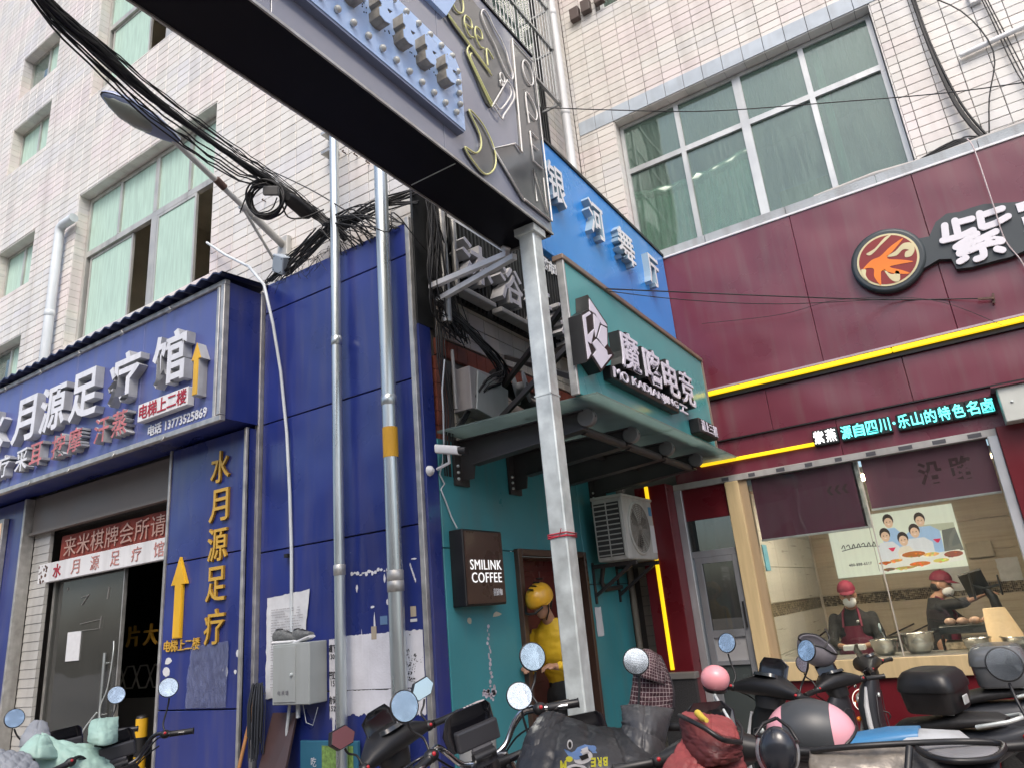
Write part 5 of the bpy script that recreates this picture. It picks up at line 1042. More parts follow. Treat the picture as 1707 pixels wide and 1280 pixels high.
mb = MB(); mb.box(-2.12, -2.105, 7.50, 7.53, 1.3, 1.55, .004); mb.build('handle', BLK, DR)
# counter and kitchen
CT = thing('wooden_counter', 'shop counter with a yellow wood band over a maroon front', 'counter', (-.8, 7.6, 0))
mb = MB(); mb.box(-1.94, .36, 7.46, 7.52, .80, .965, .005); mb.build('wood_band', WOODY, CT)
mb = MB(); mb.box(-1.94, .36, 7.50, 8.05, .93, .965); mb.build('top', M('steel_counter', (.40, .38, .35), .35, .5), CT)
mb = MB(); mb.box(-1.94, .36, 7.50, 7.54, 0, .80); mb.build('front', MARDK, CT)
# illuminated emblem projected on the counter front: a round lit sign
t = thing('small_round_emblem', 'small bright round flame emblem on the maroon counter front', 'sign', (-1.19, 7.5, .62))
EMW = M('lit_emblem_face', (.8, .7, .6), .4, emit=.55, ecol=(1, .85, .75))
CRM_, ORG_ = CRM, ORG
CRM = EMW; disc((-1.19, .62), .10, 7.498, EMW, t); CRM = CRM_
KT = thing('kitchen_room', 'beige tiled kitchen with a mosaic band behind the shop window', 'room', (-.5, 9, 0))
WT = M('beige_wood_tile', (.50, .43, .33), .35, var=.10, vs=3, stretch=(.6, .6, 14), bump=.1)
WTL = M('pale_wood_tile', (.52, .50, .45), .35, var=.10, vs=3, stretch=(.6, .6, 14), bump=.1)
yb_, xl_ = 10.3, -1.88
def wt(a, b, c, d, m_): mb = MB(); mb.box(a+.002, b-.002, yb_, yb_+.02, c+.002, d-.002, .002); mb.build('wall_tile', m_, KT)
for r0, r1 in ((.3, .66), (.66, 1.02), (1.02, 1.37), (1.50, 1.86), (1.86, 2.22), (2.22, 2.6)):
    for k in range(6): wt(-1.86+k*.75, -1.86+(k+1)*.75, r0, r1, WT if (r0 > 1.2) else WT)
    for k in range(4): mb = MB(); mb.box(xl_-.02, xl_, 7.65+k*.66+.002, 7.65+(k+1)*.66-.002, r0+.002, r1-.002, .002); mb.build('wall_tile', WTL, KT)
mm = bpy.data.materials.new('mosaic_band'); mm.use_nodes = True; n_, l_ = nt(mm); g_ = n_.new('ShaderNodeNewGeometry'); v1 = n_.new('ShaderNodeVectorMath'); v1.operation = 'SNAP'; l_.new(g_.outputs['Position'], v1.inputs[0]); v1.inputs[1].default_value = (.0201, .0201, .0201)
wz = n_.new('ShaderNodeTexWhiteNoise'); l_.new(v1.outputs[0], wz.inputs['Vector']); c_ = n_.new('ShaderNodeValToRGB'); l_.new(wz.outputs[0], c_.inputs[0]); c_.color_ramp.interpolation = 'CONSTANT'; c_.color_ramp.elements[0].color = (.05, .035, .02, 1); c_.color_ramp.elements[1].position = .75; c_.color_ramp.elements[1].color = (.36, .30, .20, 1); kk = c_.color_ramp.elements.new(.3); kk.color = (.20, .16, .10, 1); kk = c_.color_ramp.elements.new(.5); kk.color = (.12, .09, .05, 1)
l_.new(c_.outputs[0], n_['Principled BSDF'].inputs['Base Color']); n_['Principled BSDF'].inputs['Roughness'].default_value = .3; MOS = mm
mb = MB()
for k in range(int(2.4/.02)):
    for j in range(6): mb.box(-1.86+k*.02+.001, -1.86+(k+1)*.02-.001, yb_+.002, yb_+.018, 1.372+j*.0208, 1.372+j*.0208+.0188)
for k in range(int(2.6/.02)):
    for j in range(6): mb.box(xl_-.018, xl_-.002, 7.65+k*.02+.001, 7.65+(k+1)*.02-.001, 1.372+j*.0208, 1.372+j*.0208+.0188)
mb.build('mosaic_band', MOS, KT, kind='stuff')
mb = MB(); mb.box(-1.95, 2.6, yb_+.022, yb_+.08, 0, 2.8); mb.box(xl_-.08, xl_-.022, 7.62, yb_, 0, 2.8); mb.box(2.5, 2.56, 7.72, yb_, 0, 2.8); mb.box(-1.95, 2.56, 7.62, yb_+.08, 2.62, 2.68); mb.build('shell', CREAMIN, KT)
ADDLAMP = M('added_light_panel', (.9, .85, .75), .5, emit=38, ecol=(1, .84, .64))  # glowing panels added to brighten the kitchen and the workers' faces
for x in (-.9, .6): mb = MB(); mb.box(x-.3, x+.3, 7.75, 8.05, 2.60, 2.615); t = mb.build('added_kitchen_light', ADDLAMP); tag(t, 'flat panel added to light the kitchen, %s' % ('over the worker in the apron' if x < 0 else 'towards the right wall'), 'lamp')
# poster
PS = thing('family_poster', 'bright backlit poster of a smiling family of five behind plates of food', 'poster', (-.8, 10.28, 2))
def PM(n, c): return M('poster_'+n, c, .5, var=.05, emit=.45, ecol=c)
px0, px1, pz0, pz1 = -1.62, -.17, 1.70, 2.44; yp = yb_-.03
mb = MB(); mb.box(px0, px1, yp, yb_-.002, pz0, pz1); mb.build('board', PM('pale', (.62, .66, .56)), PS)
def pshape(pts, col, k, n='print'):
    mb = MB(); mb.prism([(px0+a*(px1-px0), pz0+b*(pz1-pz0)) for a, b in pts], (0, yp-.0012*k, 0), (1,0,0), (0,0,1), (0,-.001,0)); mb.build(n, PM(n, col), PS)
def el(cx_, cz_, rx, rz, n=14): return [(cx_+rx*math.cos(2*PI*k/n), cz_+rz*math.sin(2*PI*k/n)) for k in range(n)]
pshape([(.34, .05), (.345, .05), (.345, .98), (.34, .98)], (.25, .24, .20), 1, 'seam'); pshape([(.06, .88), (.16, .88), (.16, .95), (.06, .95)], (.75, .22, .02), 1, 'orange_tag')
pshape([(.70, .55), (.98, .62), (.98, .70), (.70, .72)], (.40, .42, .32), 1, 'shelf'); pshape([(.86, .25), (1, .25), (.98, .62), (.88, .60)], (.12, .13, .12), 1, 'cabinet')
HAIR, SKIN = (.02, .015, .015), (.62, .42, .30)
def pf(x, z, s, shirt, k, w=.10, hair=HAIR):
    pshape([(x-w, .2), (x+w, .2), (x+w*1.05, z-.20), (x+w*.55, z-.11), (x-w*.55, z-.11), (x-w*1.05, z-.20)], shirt, k, 'shirt_%d' % k)
    pshape(el(x, z+.025, .042, .105), hair, k+.3, 'hair'); pshape(el(x, z-.02, .034, .085), SKIN, k+.6, 'skin'); [pshape(el(x+e_, z-.005, .005, .008, 6), HAIR, k+.9, 'eye') for e_ in (-.013, .013)]
    pshape(el(x, z-.045, .010, .008, 8), (.75, .6, .55), k+.8, 'smile')
pf(.50, .84, .6, (.30, .45, .66), 2, .07); pf(.74, .80, .6, (.38, .46, .62), 2.2, .12); pf(.45, .62, .6, (.60, .62, .66), 3.2, .085); pf(.68, .63, .6, (.52, .56, .60), 3.2, .11, (.18, .17, .17)); pf(.58, .52, .6, (.66, .60, .50), 4.2, .06)
pshape([(.34, .02), (.99, .10), (.97, .27), (.36, .20)], (.66, .66, .62), 5.2, 'table')
rg = random.Random(21)
for (x, z, rx, rz, c) in ((.40, .17, .05, .03, (.35, .10, .02)), (.49, .19, .05, .03, (.60, .25, .05)), (.63, .26, .09, .06, (.42, .12, .02)), (.76, .23, .06, .04, (.66, .38, .12)), (.92, .20, .07, .06, (.25, .05, .03)), (.66, .10, .08, .045, (.60, .16, .03)), (.82, .12, .06, .04, (.58, .50, .12)), (.42, .06, .05, .03, (.16, .08, .05)), (.54, .06, .08, .03, (.40, .30, .08))):
    pshape(el(x, z, rx*1.15, rz*1.1), (.70, .68, .62), 6.3, 'plate'); pshape(el(x, z+.008, rx, rz*.8), c, 7, 'food_%d' % int(x*100))
    for _ in range(6): pshape(el(x+rg.uniform(-rx, rx)*.6, z+rg.uniform(-rz, rz)*.6, .012, .014, 6), tuple(min(.9, max(.01, v*rg.uniform(.5, 1.8))) for v in c), 7.8+rg.random()*.5, 'morsel_%d_%d' % (int(x*100), _))
for (x, z) in ((.48, .36), (.83, .42)): pshape([(x-.03, z+.05), (x+.03, z+.05), (x+.006, z-.01), (x-.006, z-.01)], (.60, .02, .08), 8.6, 'wine')
latin('400-888-6517', 'phone_print', (px0+.16, yp-.001, pz0+.13), FA, .035, .001, BLKINK, PS, .27, .02)
strokes([[(px0+.12+k*.06, pz0+.36+.02*math.sin(k*2)), (px0+.15+k*.06, pz0+.40), (px0+.16+k*.06, pz0+.35)] for k in range(7)]+[[(px0+.12, pz0+.33), (px0+.35, pz0+.36), (px0+.56, pz0+.34)]], yp-.001, .0035, BLKINK, PS, 'script_print').scale = (1, 1, 1)
mb = MB(); mb.box(-.14, .12, yb_-.06, yb_-.002, 1.78, 1.96, .01); t = mb.build('switch_box', M('beige_plastic', (.50, .45, .36), .5)); tag(t, 'beige plastic box on the kitchen wall right of the poster', 'box')
for (x, z, w, h, l) in ((-.30, 1.58, .26, .30, 'curled white sheet of paper below the poster'), (.22, 1.62, .22, .26, 'white sheet of paper near the right of the kitchen wall')):
    sheet('wall_sheet', [(x-w/2, yb_-.01, z-h/2), (x+w/2, yb_-.01, z-h/2), (x+w/2, yb_-.01, z+h/2), (x-w/2, yb_-.01, z+h/2)], PAPER, l, 'paper', wav=.015)
mb = MB(); mb.box(-1.878, -1.87, 7.72, 7.90, 1.82, 2.08); t = mb.build('blue_sticker', M('blue_notice', (.12, .36, .50), .5)); tag(t, 'light blue sheet on the left wall of the kitchen', 'notice')
# back counter, pans, bowls, food cabinet, till
t = thing('back_counter', 'steel work table along the kitchen back wall', 'table', (-.6, 10, 0))
mb = MB(); mb.box(-1.8, 1.6, 9.72, 10.28, .88, .93, .004); mb.box(-1.8, 1.6, 9.75, 9.78, .2, .88); mb.build('top', M('dull_steel', (.3, .3, .29), .35, .7), t)
SSB = M('stainless_steel', (.55, .54, .52), .18, .95, var=.08)
def bowl(x, y, z, r, h, label, name='steel_bowl', food=None):
    q = thing(name, label, 'bowl', (x, y, z)); m = MB(); m.lathe([(r*.55, 0), (r*.8, h*.2), (r*.97, h*.6), (r*1.0, h*.97), (r*1.08, h), (r*1.08, h+.006), (r*.97, h-.004), (r*.90, h*.5), (r*.6, h*.12), (0, h*.1)], (x, y, z), n=28); m.build('bowl', SSB, q)
    if food: m = MB(); m.sphere((x, y, z+h*.55), (r*.85, r*.85, h*.32), 14, 6); m.build('food', food, q)
BROWNFOOD = M('braised_food', (.22, .09, .03), .4, var=.6, vs=40, bump=1); PALEFOOD = M('pale_food', (.55, .42, .28), .5, var=.4, vs=40, bump=1)
bowl(-.96, 7.78, .966, .115, .13, 'round steel bowl on the counter, left of two'); bowl(-.68, 7.82, .966, .14, .17, 'larger steel bowl on the counter, right of two'); bowl(-.22, 7.80, .966, .11, .10, 'shallow steel bowl of food near the till', food=PALEFOOD); bowl(.10, 7.78, .966, .14, .10, 'steel bowl at the right end of the counter', food=BROWNFOOD)
mb = MB(); mb.tube([(-.93, 7.78, 1.05), (-.955, 7.80, 1.16)], .007, 6); t = mb.build('spoon_handle', SSB); tag(t, 'spoon handle standing in the left steel bowl', 'spoon')
bowl(-1.05, 9.95, .93, .16, .07, 'dark wok on the back table behind the worker', 'wok')
t = thing('ladles', 'ladles lying across the wok on the back table', 'ladle', (-1.0, 9.9, 1.0)); mb = MB(); mb.tube([(-1.15, 9.9, 1.0), (-.85, 9.85, 1.12)], .01, 6); mb.build('handle', BLK, t); mb = MB(); mb.tube([(-.95, 9.95, 1.0), (-.60, 9.9, 1.14)], .01, 6); mb.build('handle', BLK, t)
t = thing('food_display_tray', 'clear food display with trays of meat beside the till', 'display case', (-.25, 8.1, .97))
mb = MB(); mb.box(-.50, -.02, 7.95, 8.3, 1.10, 1.17, .006); mb.box(-.50, -.49, 7.95, 8.3, .966, 1.17); mb.box(-.03, -.02, 7.95, 8.3, .966, 1.17); mb.build('case', M('case_dark', (.03, .035, .035), .2), t)
mb = MB(); mb.box(-.48, -.04, 7.96, 8.28, .967, 1.03, .01); mb.build('tray', PALEFOOD, t)
mb = MB(); [mb.sphere((-.40+.1*k, 8.1, 1.20), (.05, .04, .035), 8, 6) for k in range(4)]; mb.build('wrapped_food', M('wrapped_meat', (.5, .32, .24), .3, var=.3, vs=30), t)
t = thing('wrapped_bucket', 'tapering paper wrapped bucket with a warm glow painted in, beside the till', 'bucket', (.0, 7.95, .97))
mb = MB(); mb.loft([((.02, 7.95, .967), (.15, 0, 0), (0, .12, 0), 2.5), ((-.01, 7.95, 1.15), (.12, 0, 0), (0, .10, 0), 2.4), ((-.03, 7.95, 1.30), (.085, 0, 0), (0, .08, 0), 2.2)], 20); mb.build('wrap', M('glow_painted_paper', (.62, .47, .30), .6, emit=.35, ecol=(1, .62, .30), bump=.6, bs=20), t)  # warm lamp glow put into the bucket's paper as emission
t = thing('till_screen', 'black till with two screens on a curved arm beside the right worker', 'till', (.0, 8.2, 1.3))
mb = MB(); mb.tube([(-.0, 8.1, 1.28), (-.01, 8.12, 1.38), (-.05, 8.15, 1.46)], [.045, .04, .03], 10); mb.tube([(-.05, 8.15, 1.46), (-.14, 8.15, 1.50)], .015, 8); mb.build('arm', BLK, t)
mb = MB(); mb.beam((-.145, 8.05, 1.62), (-.105, 8.35, 1.42), .02, .20, (.9, 0, .2)); mb.box(-.16, -.14, 8.0, 8.28, 1.38, 1.62, .006); mb.build('screen', BLK, t); mb = MB(); mb.box(.06, .075, 8.0, 8.25, 1.40, 1.58, .005); mb.tube([(-.05, 8.13, 1.47), (.07, 8.12, 1.49)], .012, 8); mb.build('screen', BLK, t)
for x in (0,):
    mb = MB(); mb.tube([(-.36, 8.2, 1.44), (-.28, 8.2, 1.38), (-.20, 8.2, 1.34)], .006, 6); t = mb.build('thin_rod', BLK); tag(t, 'thin black rod standing beside the food display', 'rod')
# ------------------------------------------------------------ people
def blob(name, prims, mat, parent, vox=.012, sm=5, label=None, keep=False):
    """one continuous skin grown over tapered limbs"""
    m = MB()
    for p in prims:
        if p[0] == 'c':
            a, b = Vector(p[1]), Vector(p[2]); ra, rb = p[3], p[4]; m.tube([a, (a+b)/2, b], [ra, (ra+rb)/2, rb], 14); m.sphere(a, ra, 14, 10); m.sphere(b, rb, 14, 10)
        elif p[0] == 'e':
            i0 = len(m.v); m.sphere((0,0,0), p[2], 18, 12); R = p[3] if len(p) > 3 else Matrix.Identity(4); m.xf(Matrix.Translation(Vector(p[1])) @ R, i0)
        elif p[0] == 'l': m.loft(p[1], 18)
    me = m.mesh('b', mat); o = bpy.data.objects.new('b', me); C.objects.link(o)
    r = o.modifiers.new('r', 'REMESH'); r.mode = 'VOXEL'; r.voxel_size = vox; r.use_smooth_shade = True
    s = o.modifiers.new('s', 'SMOOTH'); s.iterations = sm; s.factor = .5
    dg = bpy.context.evaluated_depsgraph_get(); m2 = bpy.data.meshes.new_from_object(o.evaluated_get(dg)); m2.name = name
    bpy.data.objects.remove(o); bpy.data.meshes.remove(me)
    m2.materials.clear(); m2.materials.append(mat)
    for q in m2.polygons: q.use_smooth = True; q.material_index = 0
    return link(name, m2, parent, label)
SKINM = M('skin', (.42, .23, .15), .5, var=.08, vs=30)
HAIRM = M('black_hair', (.012, .010, .010), .6)
def hand_prims(w, d, up, s=1.0, curl=.5):
    """palm and five unequal bent fingers from wrist w along d"""
    w = Vector(w); d = Vector(d).normalized(); up = Vector(up); up = (up-d*up.dot(d)).normalized(); side = d.cross(up)
    P = [('c', w, w+d*.055*s, .021*s, .026*s), ('e', w+d*.055*s, (.034*s, .034*s, .022*s))]
    for k, (off, L_) in enumerate(((-.030, .060), (-.010, .072), (.010, .068), (.028, .052))):
        a = w+d*.075*s+side*off*s; b = a+(d*math.cos(curl*.5)-up*math.sin(curl*.5))*L_*.55*s; c = b+(d*math.cos(curl*1.6)-up*math.sin(curl*1.6))*L_*.5*s
        P += [('c', a, b, .0095*s, .0088*s), ('c', b, c, .0088*s, .0072*s)]
    a = w+d*.02*s-side*.026*s; b = a+(d*.7-side*.6-up*.2).normalized()*.04*s; c = b+(d*.9-up*.5).normalized()*.03*s; P += [('c', a, b, .012*s, .010*s), ('c', b, c, .010*s, .008*s)]
    return P
def head_prims(c, f, up, s=1.0):
    """skull, jaw, nose, ears; c centre, f facing, up"""
    c = Vector(c); f = Vector(f).normalized(); up = Vector(up); up = (up-f*up.dot(f)).normalized(); sd = f.cross(up)
    R = Matrix((f, sd, up)).transposed().to_4x4()
    P = [('e', c+up*.02*s, (.093*s, .075*s, .105*s), R), ('e', c+f*.022*s-up*.05*s, (.062*s, .055*s, .07*s), R), ('c', c+f*.085*s+up*.005*s, c+f*.105*s-up*.025*s, .010*s, .014*s), ('e', c+f*.078*s-up*.062*s, (.014*s, .024*s, .009*s), R), ('e', c+f*.06*s-up*.09*s, (.024*s, .026*s, .018*s), R)]
    for k in (-1, 1): P += [('e', c+sd*.076*s*k-f*.005*s, (.018*s, .010*s, .030*s), R), ('e', c+f*.074*s+sd*.03*s*k+up*.035*s, (.012*s, .02*s, .006*s), R)]
    return P, (f, up, sd, R)
# -- delivery rider in the doorway, head bowed, seen from his left side
RD = thing('person', 'person in a yellow jacket and yellow helmet with head bowed in the red doorway', 'person', (-3.12, 5.55, .05))
hx = Vector((-3.14, 5.31, 1.69)); hp, (hf, hu, hs, hR) = head_prims(hx, (-.15, -.80, -.55), (0, -.5, .85))
hipc = Vector((-3.16, 5.66, .98)); shc = Vector((-3.16, 5.46, 1.46))
bodyP = hp+[('c', hx-hu*.07, shc+Vector((0, .03, .03)), .050, .060), ('c', shc+Vector((-.12, .03, -.03)), shc+Vector((.12, .03, -.03)), .06, .06), ('c', hipc, shc+Vector((0, .03, -.06)), .10, .08)]
for s_ in (-1, 1): bodyP += [('c', hipc+Vector((.09*s_, 0, 0)), (-3.16+.10*s_, 5.62, .52), .085, .058), ('c', (-3.16+.10*s_, 5.62, .52), (-3.16+.11*s_, 5.68, .12), .055, .04), ('l', [((-3.16+.11*s_, 5.72, .09), (.035, 0, 0), (0, 0, .035), 2.4), ((-3.16+.11*s_, 5.60, .085), (.045, 0, 0), (0, 0, .035), 2.6), ((-3.16+.11*s_, 5.48, .075), (.035, 0, 0), (0, 0, .02), 2.4)])]
elL, elR = Vector((-2.93, 5.50, 1.16)), Vector((-3.38, 5.45, 1.18)); wrL, wrR = Vector((-3.03, 5.26, 1.20)), Vector((-3.28, 5.22, 1.20))
bodyP += [('c', shc+Vector((.17, 0, -.02)), elL, .05, .04), ('c', elL, wrL, .038, .028), ('c', shc-Vector((.17, 0, .02)), elR, .05, .04), ('c', elR, wrR, .038, .028)]+hand_prims(wrL, (-.5, -.7, .1), (0, 0, 1), 1, .8)+hand_prims(wrR, (.4, -.8, .1), (0, 0, 1), 1, .8)
blob('body', bodyP, SKINM, RD, .011, 3)
YJ = M('yellow_jacket', (.72, .46, .02), .6, var=.12, vs=5, bump=.5, bs=9)
jk = [('l', [(hipc+Vector((0, .02, -.06)), (.165, 0, 0), (0, .122, 0), 2.3), (hipc+Vector((0, .0, .06)), (.155, 0, 0), (0, .115, 0), 2.3), (hipc+Vector((0, -.05, .14)), (.165, 0, 0), (0, .122, 0), 2.2), (shc+Vector((0, .05, -.18)), (.175, 0, 0), (0, .125, 0), 2.2), (shc+Vector((0, .03, -.04)), (.185, 0, 0), (0, .11, 0), 2.3), (shc+Vector((0, .02, .05)), (.12, 0, 0), (0, .09, 0), 2.2), (shc+Vector((0, -.0, .10)), (.078, 0, 0), (0, .075, 0), 2.2)]),
      ('c', shc+Vector((.16, .01, -.03)), elL, .064, .056), ('c', elL, wrL+Vector((.02, .03, 0)), .054, .038), ('c', shc-Vector((.16, -.01, .03)), elR, .064, .056), ('c', elR, wrR+Vector((-.02, .03, 0)), .054, .038), ('c', elL+Vector((.0, -.01, -.02)), elL+Vector((-.02, -.06, .0)), .05, .045)]
J = blob('jacket', jk, YJ, RD, .012, 4)
for v in J.data.vertices: v.co += v.normal*(noise.noise(v.co*13)*.007+noise.noise(Vector((v.co.x*9, v.co.y*9, v.co.z*28)))*.006)
mb = MB(); mb.loft([(hipc+Vector((0, .0, .03)), (.162, 0, 0), (0, .120, 0), 2.3), (hipc+Vector((0, -.01, .075)), (.160, 0, 0), (0, .118, 0), 2.3)], 30, False); mb.build('belt_strap', BLK, RD)
mb = MB(); mb.tube([shc+Vector((.203, .10, .00)), shc+Vector((.207, .11, -.10)), shc+Vector((.206, .11, -.22))], .009, 6); mb.build('reflective_stripe', M('reflective_grey', (.30, .36, .30), .3), RD)
TR = M('dark_trousers', (.02, .022, .025), .8, bump=.5, bs=12)
tp = [('c', hipc+Vector((0, 0, -.02)), hipc+Vector((0, 0, .03)), .16, .15)]
for s_ in (-1, 1): tp += [('c', hipc+Vector((.085*s_, .0, -.04)), (-3.16+.10*s_, 5.62, .52), .115, .085), ('c', (-3.16+.10*s_, 5.62, .52), (-3.16+.11*s_, 5.68, .13), .082, .07)]
blob('trousers', tp, TR, RD, .014, 3)
for s_ in (-1, 1): mb = MB(); x = -3.16+.11*s_; mb.loft([((x, 5.77, .07), (.03, 0, 0), (0, 0, .02), 2.4), ((x, 5.73, .10), (.05, 0, 0), (0, 0, .05), 2.6), ((x, 5.60, .10), (.055, 0, 0), (0, 0, .05), 2.6), ((x, 5.47, .08), (.045, 0, 0), (0, 0, .03), 2.4)], 16); mb.build('shoe', BLK, RD)
YH = M('yellow_helmet_shell', (.72, .38, .02), .3, var=.12, coat=.25, dirt=.2)
hc = hx+hu*.045-hf*.01
mb = MB(); i0 = 0
vs = []; fs = []; nn, mm_ = 26, 12
for i in range(mm_+1):
    th = (PI*.60)*i/mm_
    for k in range(nn):
        ph = 2*PI*k/nn; lowcut = 1.0
        vs.append(hc+hf*(.133*math.sin(th)*math.cos(ph))+hs*(.108*math.sin(th)*math.sin(ph))+hu*(.118*math.cos(th)+(.03 if (math.cos(ph) > .5 and i == mm_) else 0)))
for i in range(mm_):
    for k in range(nn): fs.append((i*nn+k, (i+1)*nn+k, (i+1)*nn+(k+1) % nn, i*nn+(k+1) % nn))
mb.add(vs, fs, True); vs2 = [hc+(v-hc)*.93 for v in vs]; mb.add(vs2, [f[::-1] for f in fs], True)
base = mm_*nn; o2 = len(vs); mb.f += [[base+k, base+(k+1) % nn, o2+base+(k+1) % nn, o2+base+k] for k in range(nn)]; mb.m += [0]*nn; mb.sm += [False]*nn
H = mb.build('helmet', YH, RD)
mb = MB()
for k in (-1, 0, 1): mb.sphere(hc+hf*(-.02+.045*k)+hs*.098*(1 if True else 0)+hu*.05, (.02, .012, .012), 8, 6)
for k in range(4): mb.tube([hc+hu*.119*.99+hf*(-.09+.05*k)+hs*-.03, hc+hu*.121+hf*(-.09+.05*k)+hs*.03], .007, 6)
mb.build('vent', BLK, H)
mb = MB(); mb.tube([hc+hf*.10+hs*(-.09)-hu*.015, hc+hf*.165+hs*(-.05)-hu*.03, hc+hf*.178-hu*.032, hc+hf*.165+hs*.05-hu*.03, hc+hf*.10+hs*.09-hu*.015], .010, 8); mb.build('visor', BLK, H)
mb = MB()
for k in (-1, 1): mb.tube([hc+hs*.088*k-hu*.03+hf*.02, hx+hs*.072*k-hu*.06+hf*.03, hx+hs*.02*k-hu*.135+hf*.04], .006, 6); mb.tube([hc+hs*.088*k-hu*.03-hf*.06, hx+hs*.076*k-hu*.06+hf*.0], .005, 6)
mb.build('chin_strap', BLK, H)
mb = MB(); mb.sphere(hx-hf*.055-hu*.03, (.06, .06, .055), 14, 8); mb.build('hair', HAIRM, RD)
# -- two kitchen workers
def worker(root, hipc, shc, hx, hf_, hu_, armL, armR, capback=False, parts=None):
    """armL, armR: (shoulder, elbow, wrist, hand direction, hand up)"""
    hp, (hf, hu, hs, hR) = head_prims(hx, hf_, hu_); shc = Vector(shc); hipc = Vector(hipc); ax = (Vector(armL[0])-Vector(armR[0])).normalized(); fw = Vector((ax.y, -ax.x, 0))
    if fw.dot(hf) < 0: fw = -fw
    P = hp+[('c', Vector(hx)-hu*.07, shc+Vector((0,0,.05)), .050, .062), ('c', hipc, shc-Vector((0,0,.15)), .13, .12)]
    for s_ in (-1, 1): k1 = hipc+ax*.1*s_-Vector((0,0,.45)); P += [('c', hipc+ax*.09*s_, k1, .085, .055), ('c', k1, k1-Vector((0,0,.42)), .055, .04), ('c', k1-Vector((0,0,.44)), k1-Vector((0,0,.45))+fw*.14, .04, .032)]
    for A in (armL, armR): P += [('c', A[0], A[1], .048, .038), ('c', A[1], A[2], .036, .026)]+hand_prims(A[2], A[3], A[4], .95, .6)
    blob('body', P, SKINM, root, .011, 3)
    SH = M('black_work_shirt', (.014, .014, .016), .8, bump=.4, bs=14)
    a2 = ax*.19; b2 = fw*.125
    JP = [('l', [(hipc-Vector((0,0,.08)), a2*.85, b2*1.1, 2.3), (hipc+Vector((0,0,.12)), a2*.82, b2, 2.3), (shc-Vector((0,0,.18)), a2*.95, b2*1.08, 2.3), (shc-Vector((0,0,.04)), a2, b2*.9, 2.3), (shc+Vector((0,0,.04)), a2*.55, b2*.65, 2.2), (shc+Vector((0,0,.075)), a2*.36, b2*.55, 2.2)])]
    for A in (armL, armR):
        e = Vector(A[1]); w = Vector(A[2]); JP += [('c', A[0], e, .060, .052), ('c', e, e+(w-e)*(A[5] if len(A) > 5 else .3), .052, .046)]
    S = blob('shirt', JP, SH, root, .012, 3)
    for v in S.data.vertices: v.co += v.normal*noise.noise(v.co*12)*.006
    AP = M('maroon_apron', (.16, .012, .04), .7, bump=.3, bs=10)
    mb = MB(); vs = []; n = 14
    for j in range(9):
        z = shc.z-.10-j*(.82/8); wdt = .10 if j == 0 else (.125 if j == 1 else .175)
        for i in range(n+1):
            t = -1+2*i/n; base = hipc*(min(1, j/4))+shc*(1-min(1, j/4)); base.z = 0
            vs.append(base+Vector((0,0,z))+ax*(wdt*math.sin(t*1.25)/math.sin(1.25)*1.1)+fw*(.155*math.cos(t*1.1)+.004*math.sin(i*2+j)))
    vs += [v-fw*.006 for v in vs]; N_ = 9*(n+1); fs = []
    for j in range(8):
        for i in range(n): q = j*(n+1)+i; fs += [(q, q+1, q+n+2, q+n+1), (q+N_, q+n+1+N_, q+n+2+N_, q+1+N_)]
    mb.add(vs, fs, True); mb.build('apron', AP, root)
    mb = MB()
    for k in (-1, 1): mb.tube([shc-Vector((0,0,.11))+ax*.09*k+fw*.150, shc+ax*.075*k+fw*.09+Vector((0,0,.03)), shc+ax*.05*k+Vector((0,0,.085))], .012, 6)
    mb.build('apron_strap', AP, root)
    CP = M('maroon_cap', (.17, .010, .035), .7, bump=.3, bs=60)
    c = Vector(hx)+hu*.062; vs = []; fs = []; nn, m_ = 22, 8
    for i in range(m_+1):
        th = PI*.52*i/m_
        for k in range(nn): ph = 2*PI*k/nn; vs.append(c+hf*(.108*math.sin(th)*math.cos(ph))+hs*(.090*math.sin(th)*math.sin(ph))+hu*(.100*math.cos(th)))
    for i in range(m_):
        for k in range(nn): fs.append((i*nn+k, (i+1)*nn+k, (i+1)*nn+(k+1) % nn, i*nn+(k+1) % nn))
    mb = MB(); mb.add(vs, fs, True); mb.sphere(c+hu*.1, .008, 8, 6); cp = mb.build('cap', CP, root)
    mb = MB(); v1 = []; 
    for i in range(9):
        t = -1+2*i/8
        v1 += [c+hf*(.102*math.cos(t*.95))+hs*(.088*math.sin(t*.95))-hu*.006, c+hf*(.102*math.cos(t*.95)+.075*math.cos(t*1.3))+hs*(.088*math.sin(t*.95))-hu*(.028)]
    v1 += [v+hu*.006 for v in v1]; fs = []
    for i in range(8): fs += [(2*i, 2*i+2, 2*i+3, 2*i+1), (18+2*i, 18+2*i+1, 18+2*i+3, 18+2*i+2), (2*i+1, 2*i+3, 18+2*i+3, 18+2*i+1)]
    mb.add(v1, fs, True); mb.build('brim', CP, cp)
    MK = M('white_mask', (.78, .80, .82), .8)
    mb = MB(); i0 = len(mb.v); mb.sphere((0,0,0), (.066, .064, .058), 16, 10); mb.xf(Matrix.Translation(Vector(hx)+hf*.050-hu*.050) @ hR, i0); mb.build('mask', MK, root)
    mb = MB()
    for k in (-1, 1): mb.tube([Vector(hx)+hf*.06+hs*.052*k-hu*.04, Vector(hx)+hs*.080*k-hu*.01], .002, 4)
    mb.build('mask_loop', MK, root)
    mb = MB()
    for k in (-1, 1): mb.sphere(Vector(hx)+hf*.083+hs*.030*k+hu*.018, (.010, .010, .007), 8, 6)
    mb.build('eyes', BLK, root)
    i0 = 0; mb = MB(); mb.sphere((0,0,0), (.078, .078, .06), 16, 8); mb.xf(Matrix.Translation(Vector(hx)-hf*.025-hu*.01) @ hR); mb.build('hair', HAIRM, root)
W1 = thing('person', 'person in a maroon cap, white mask and maroon apron looking down behind the counter', 'person', (-1.28, 8.45, 0))
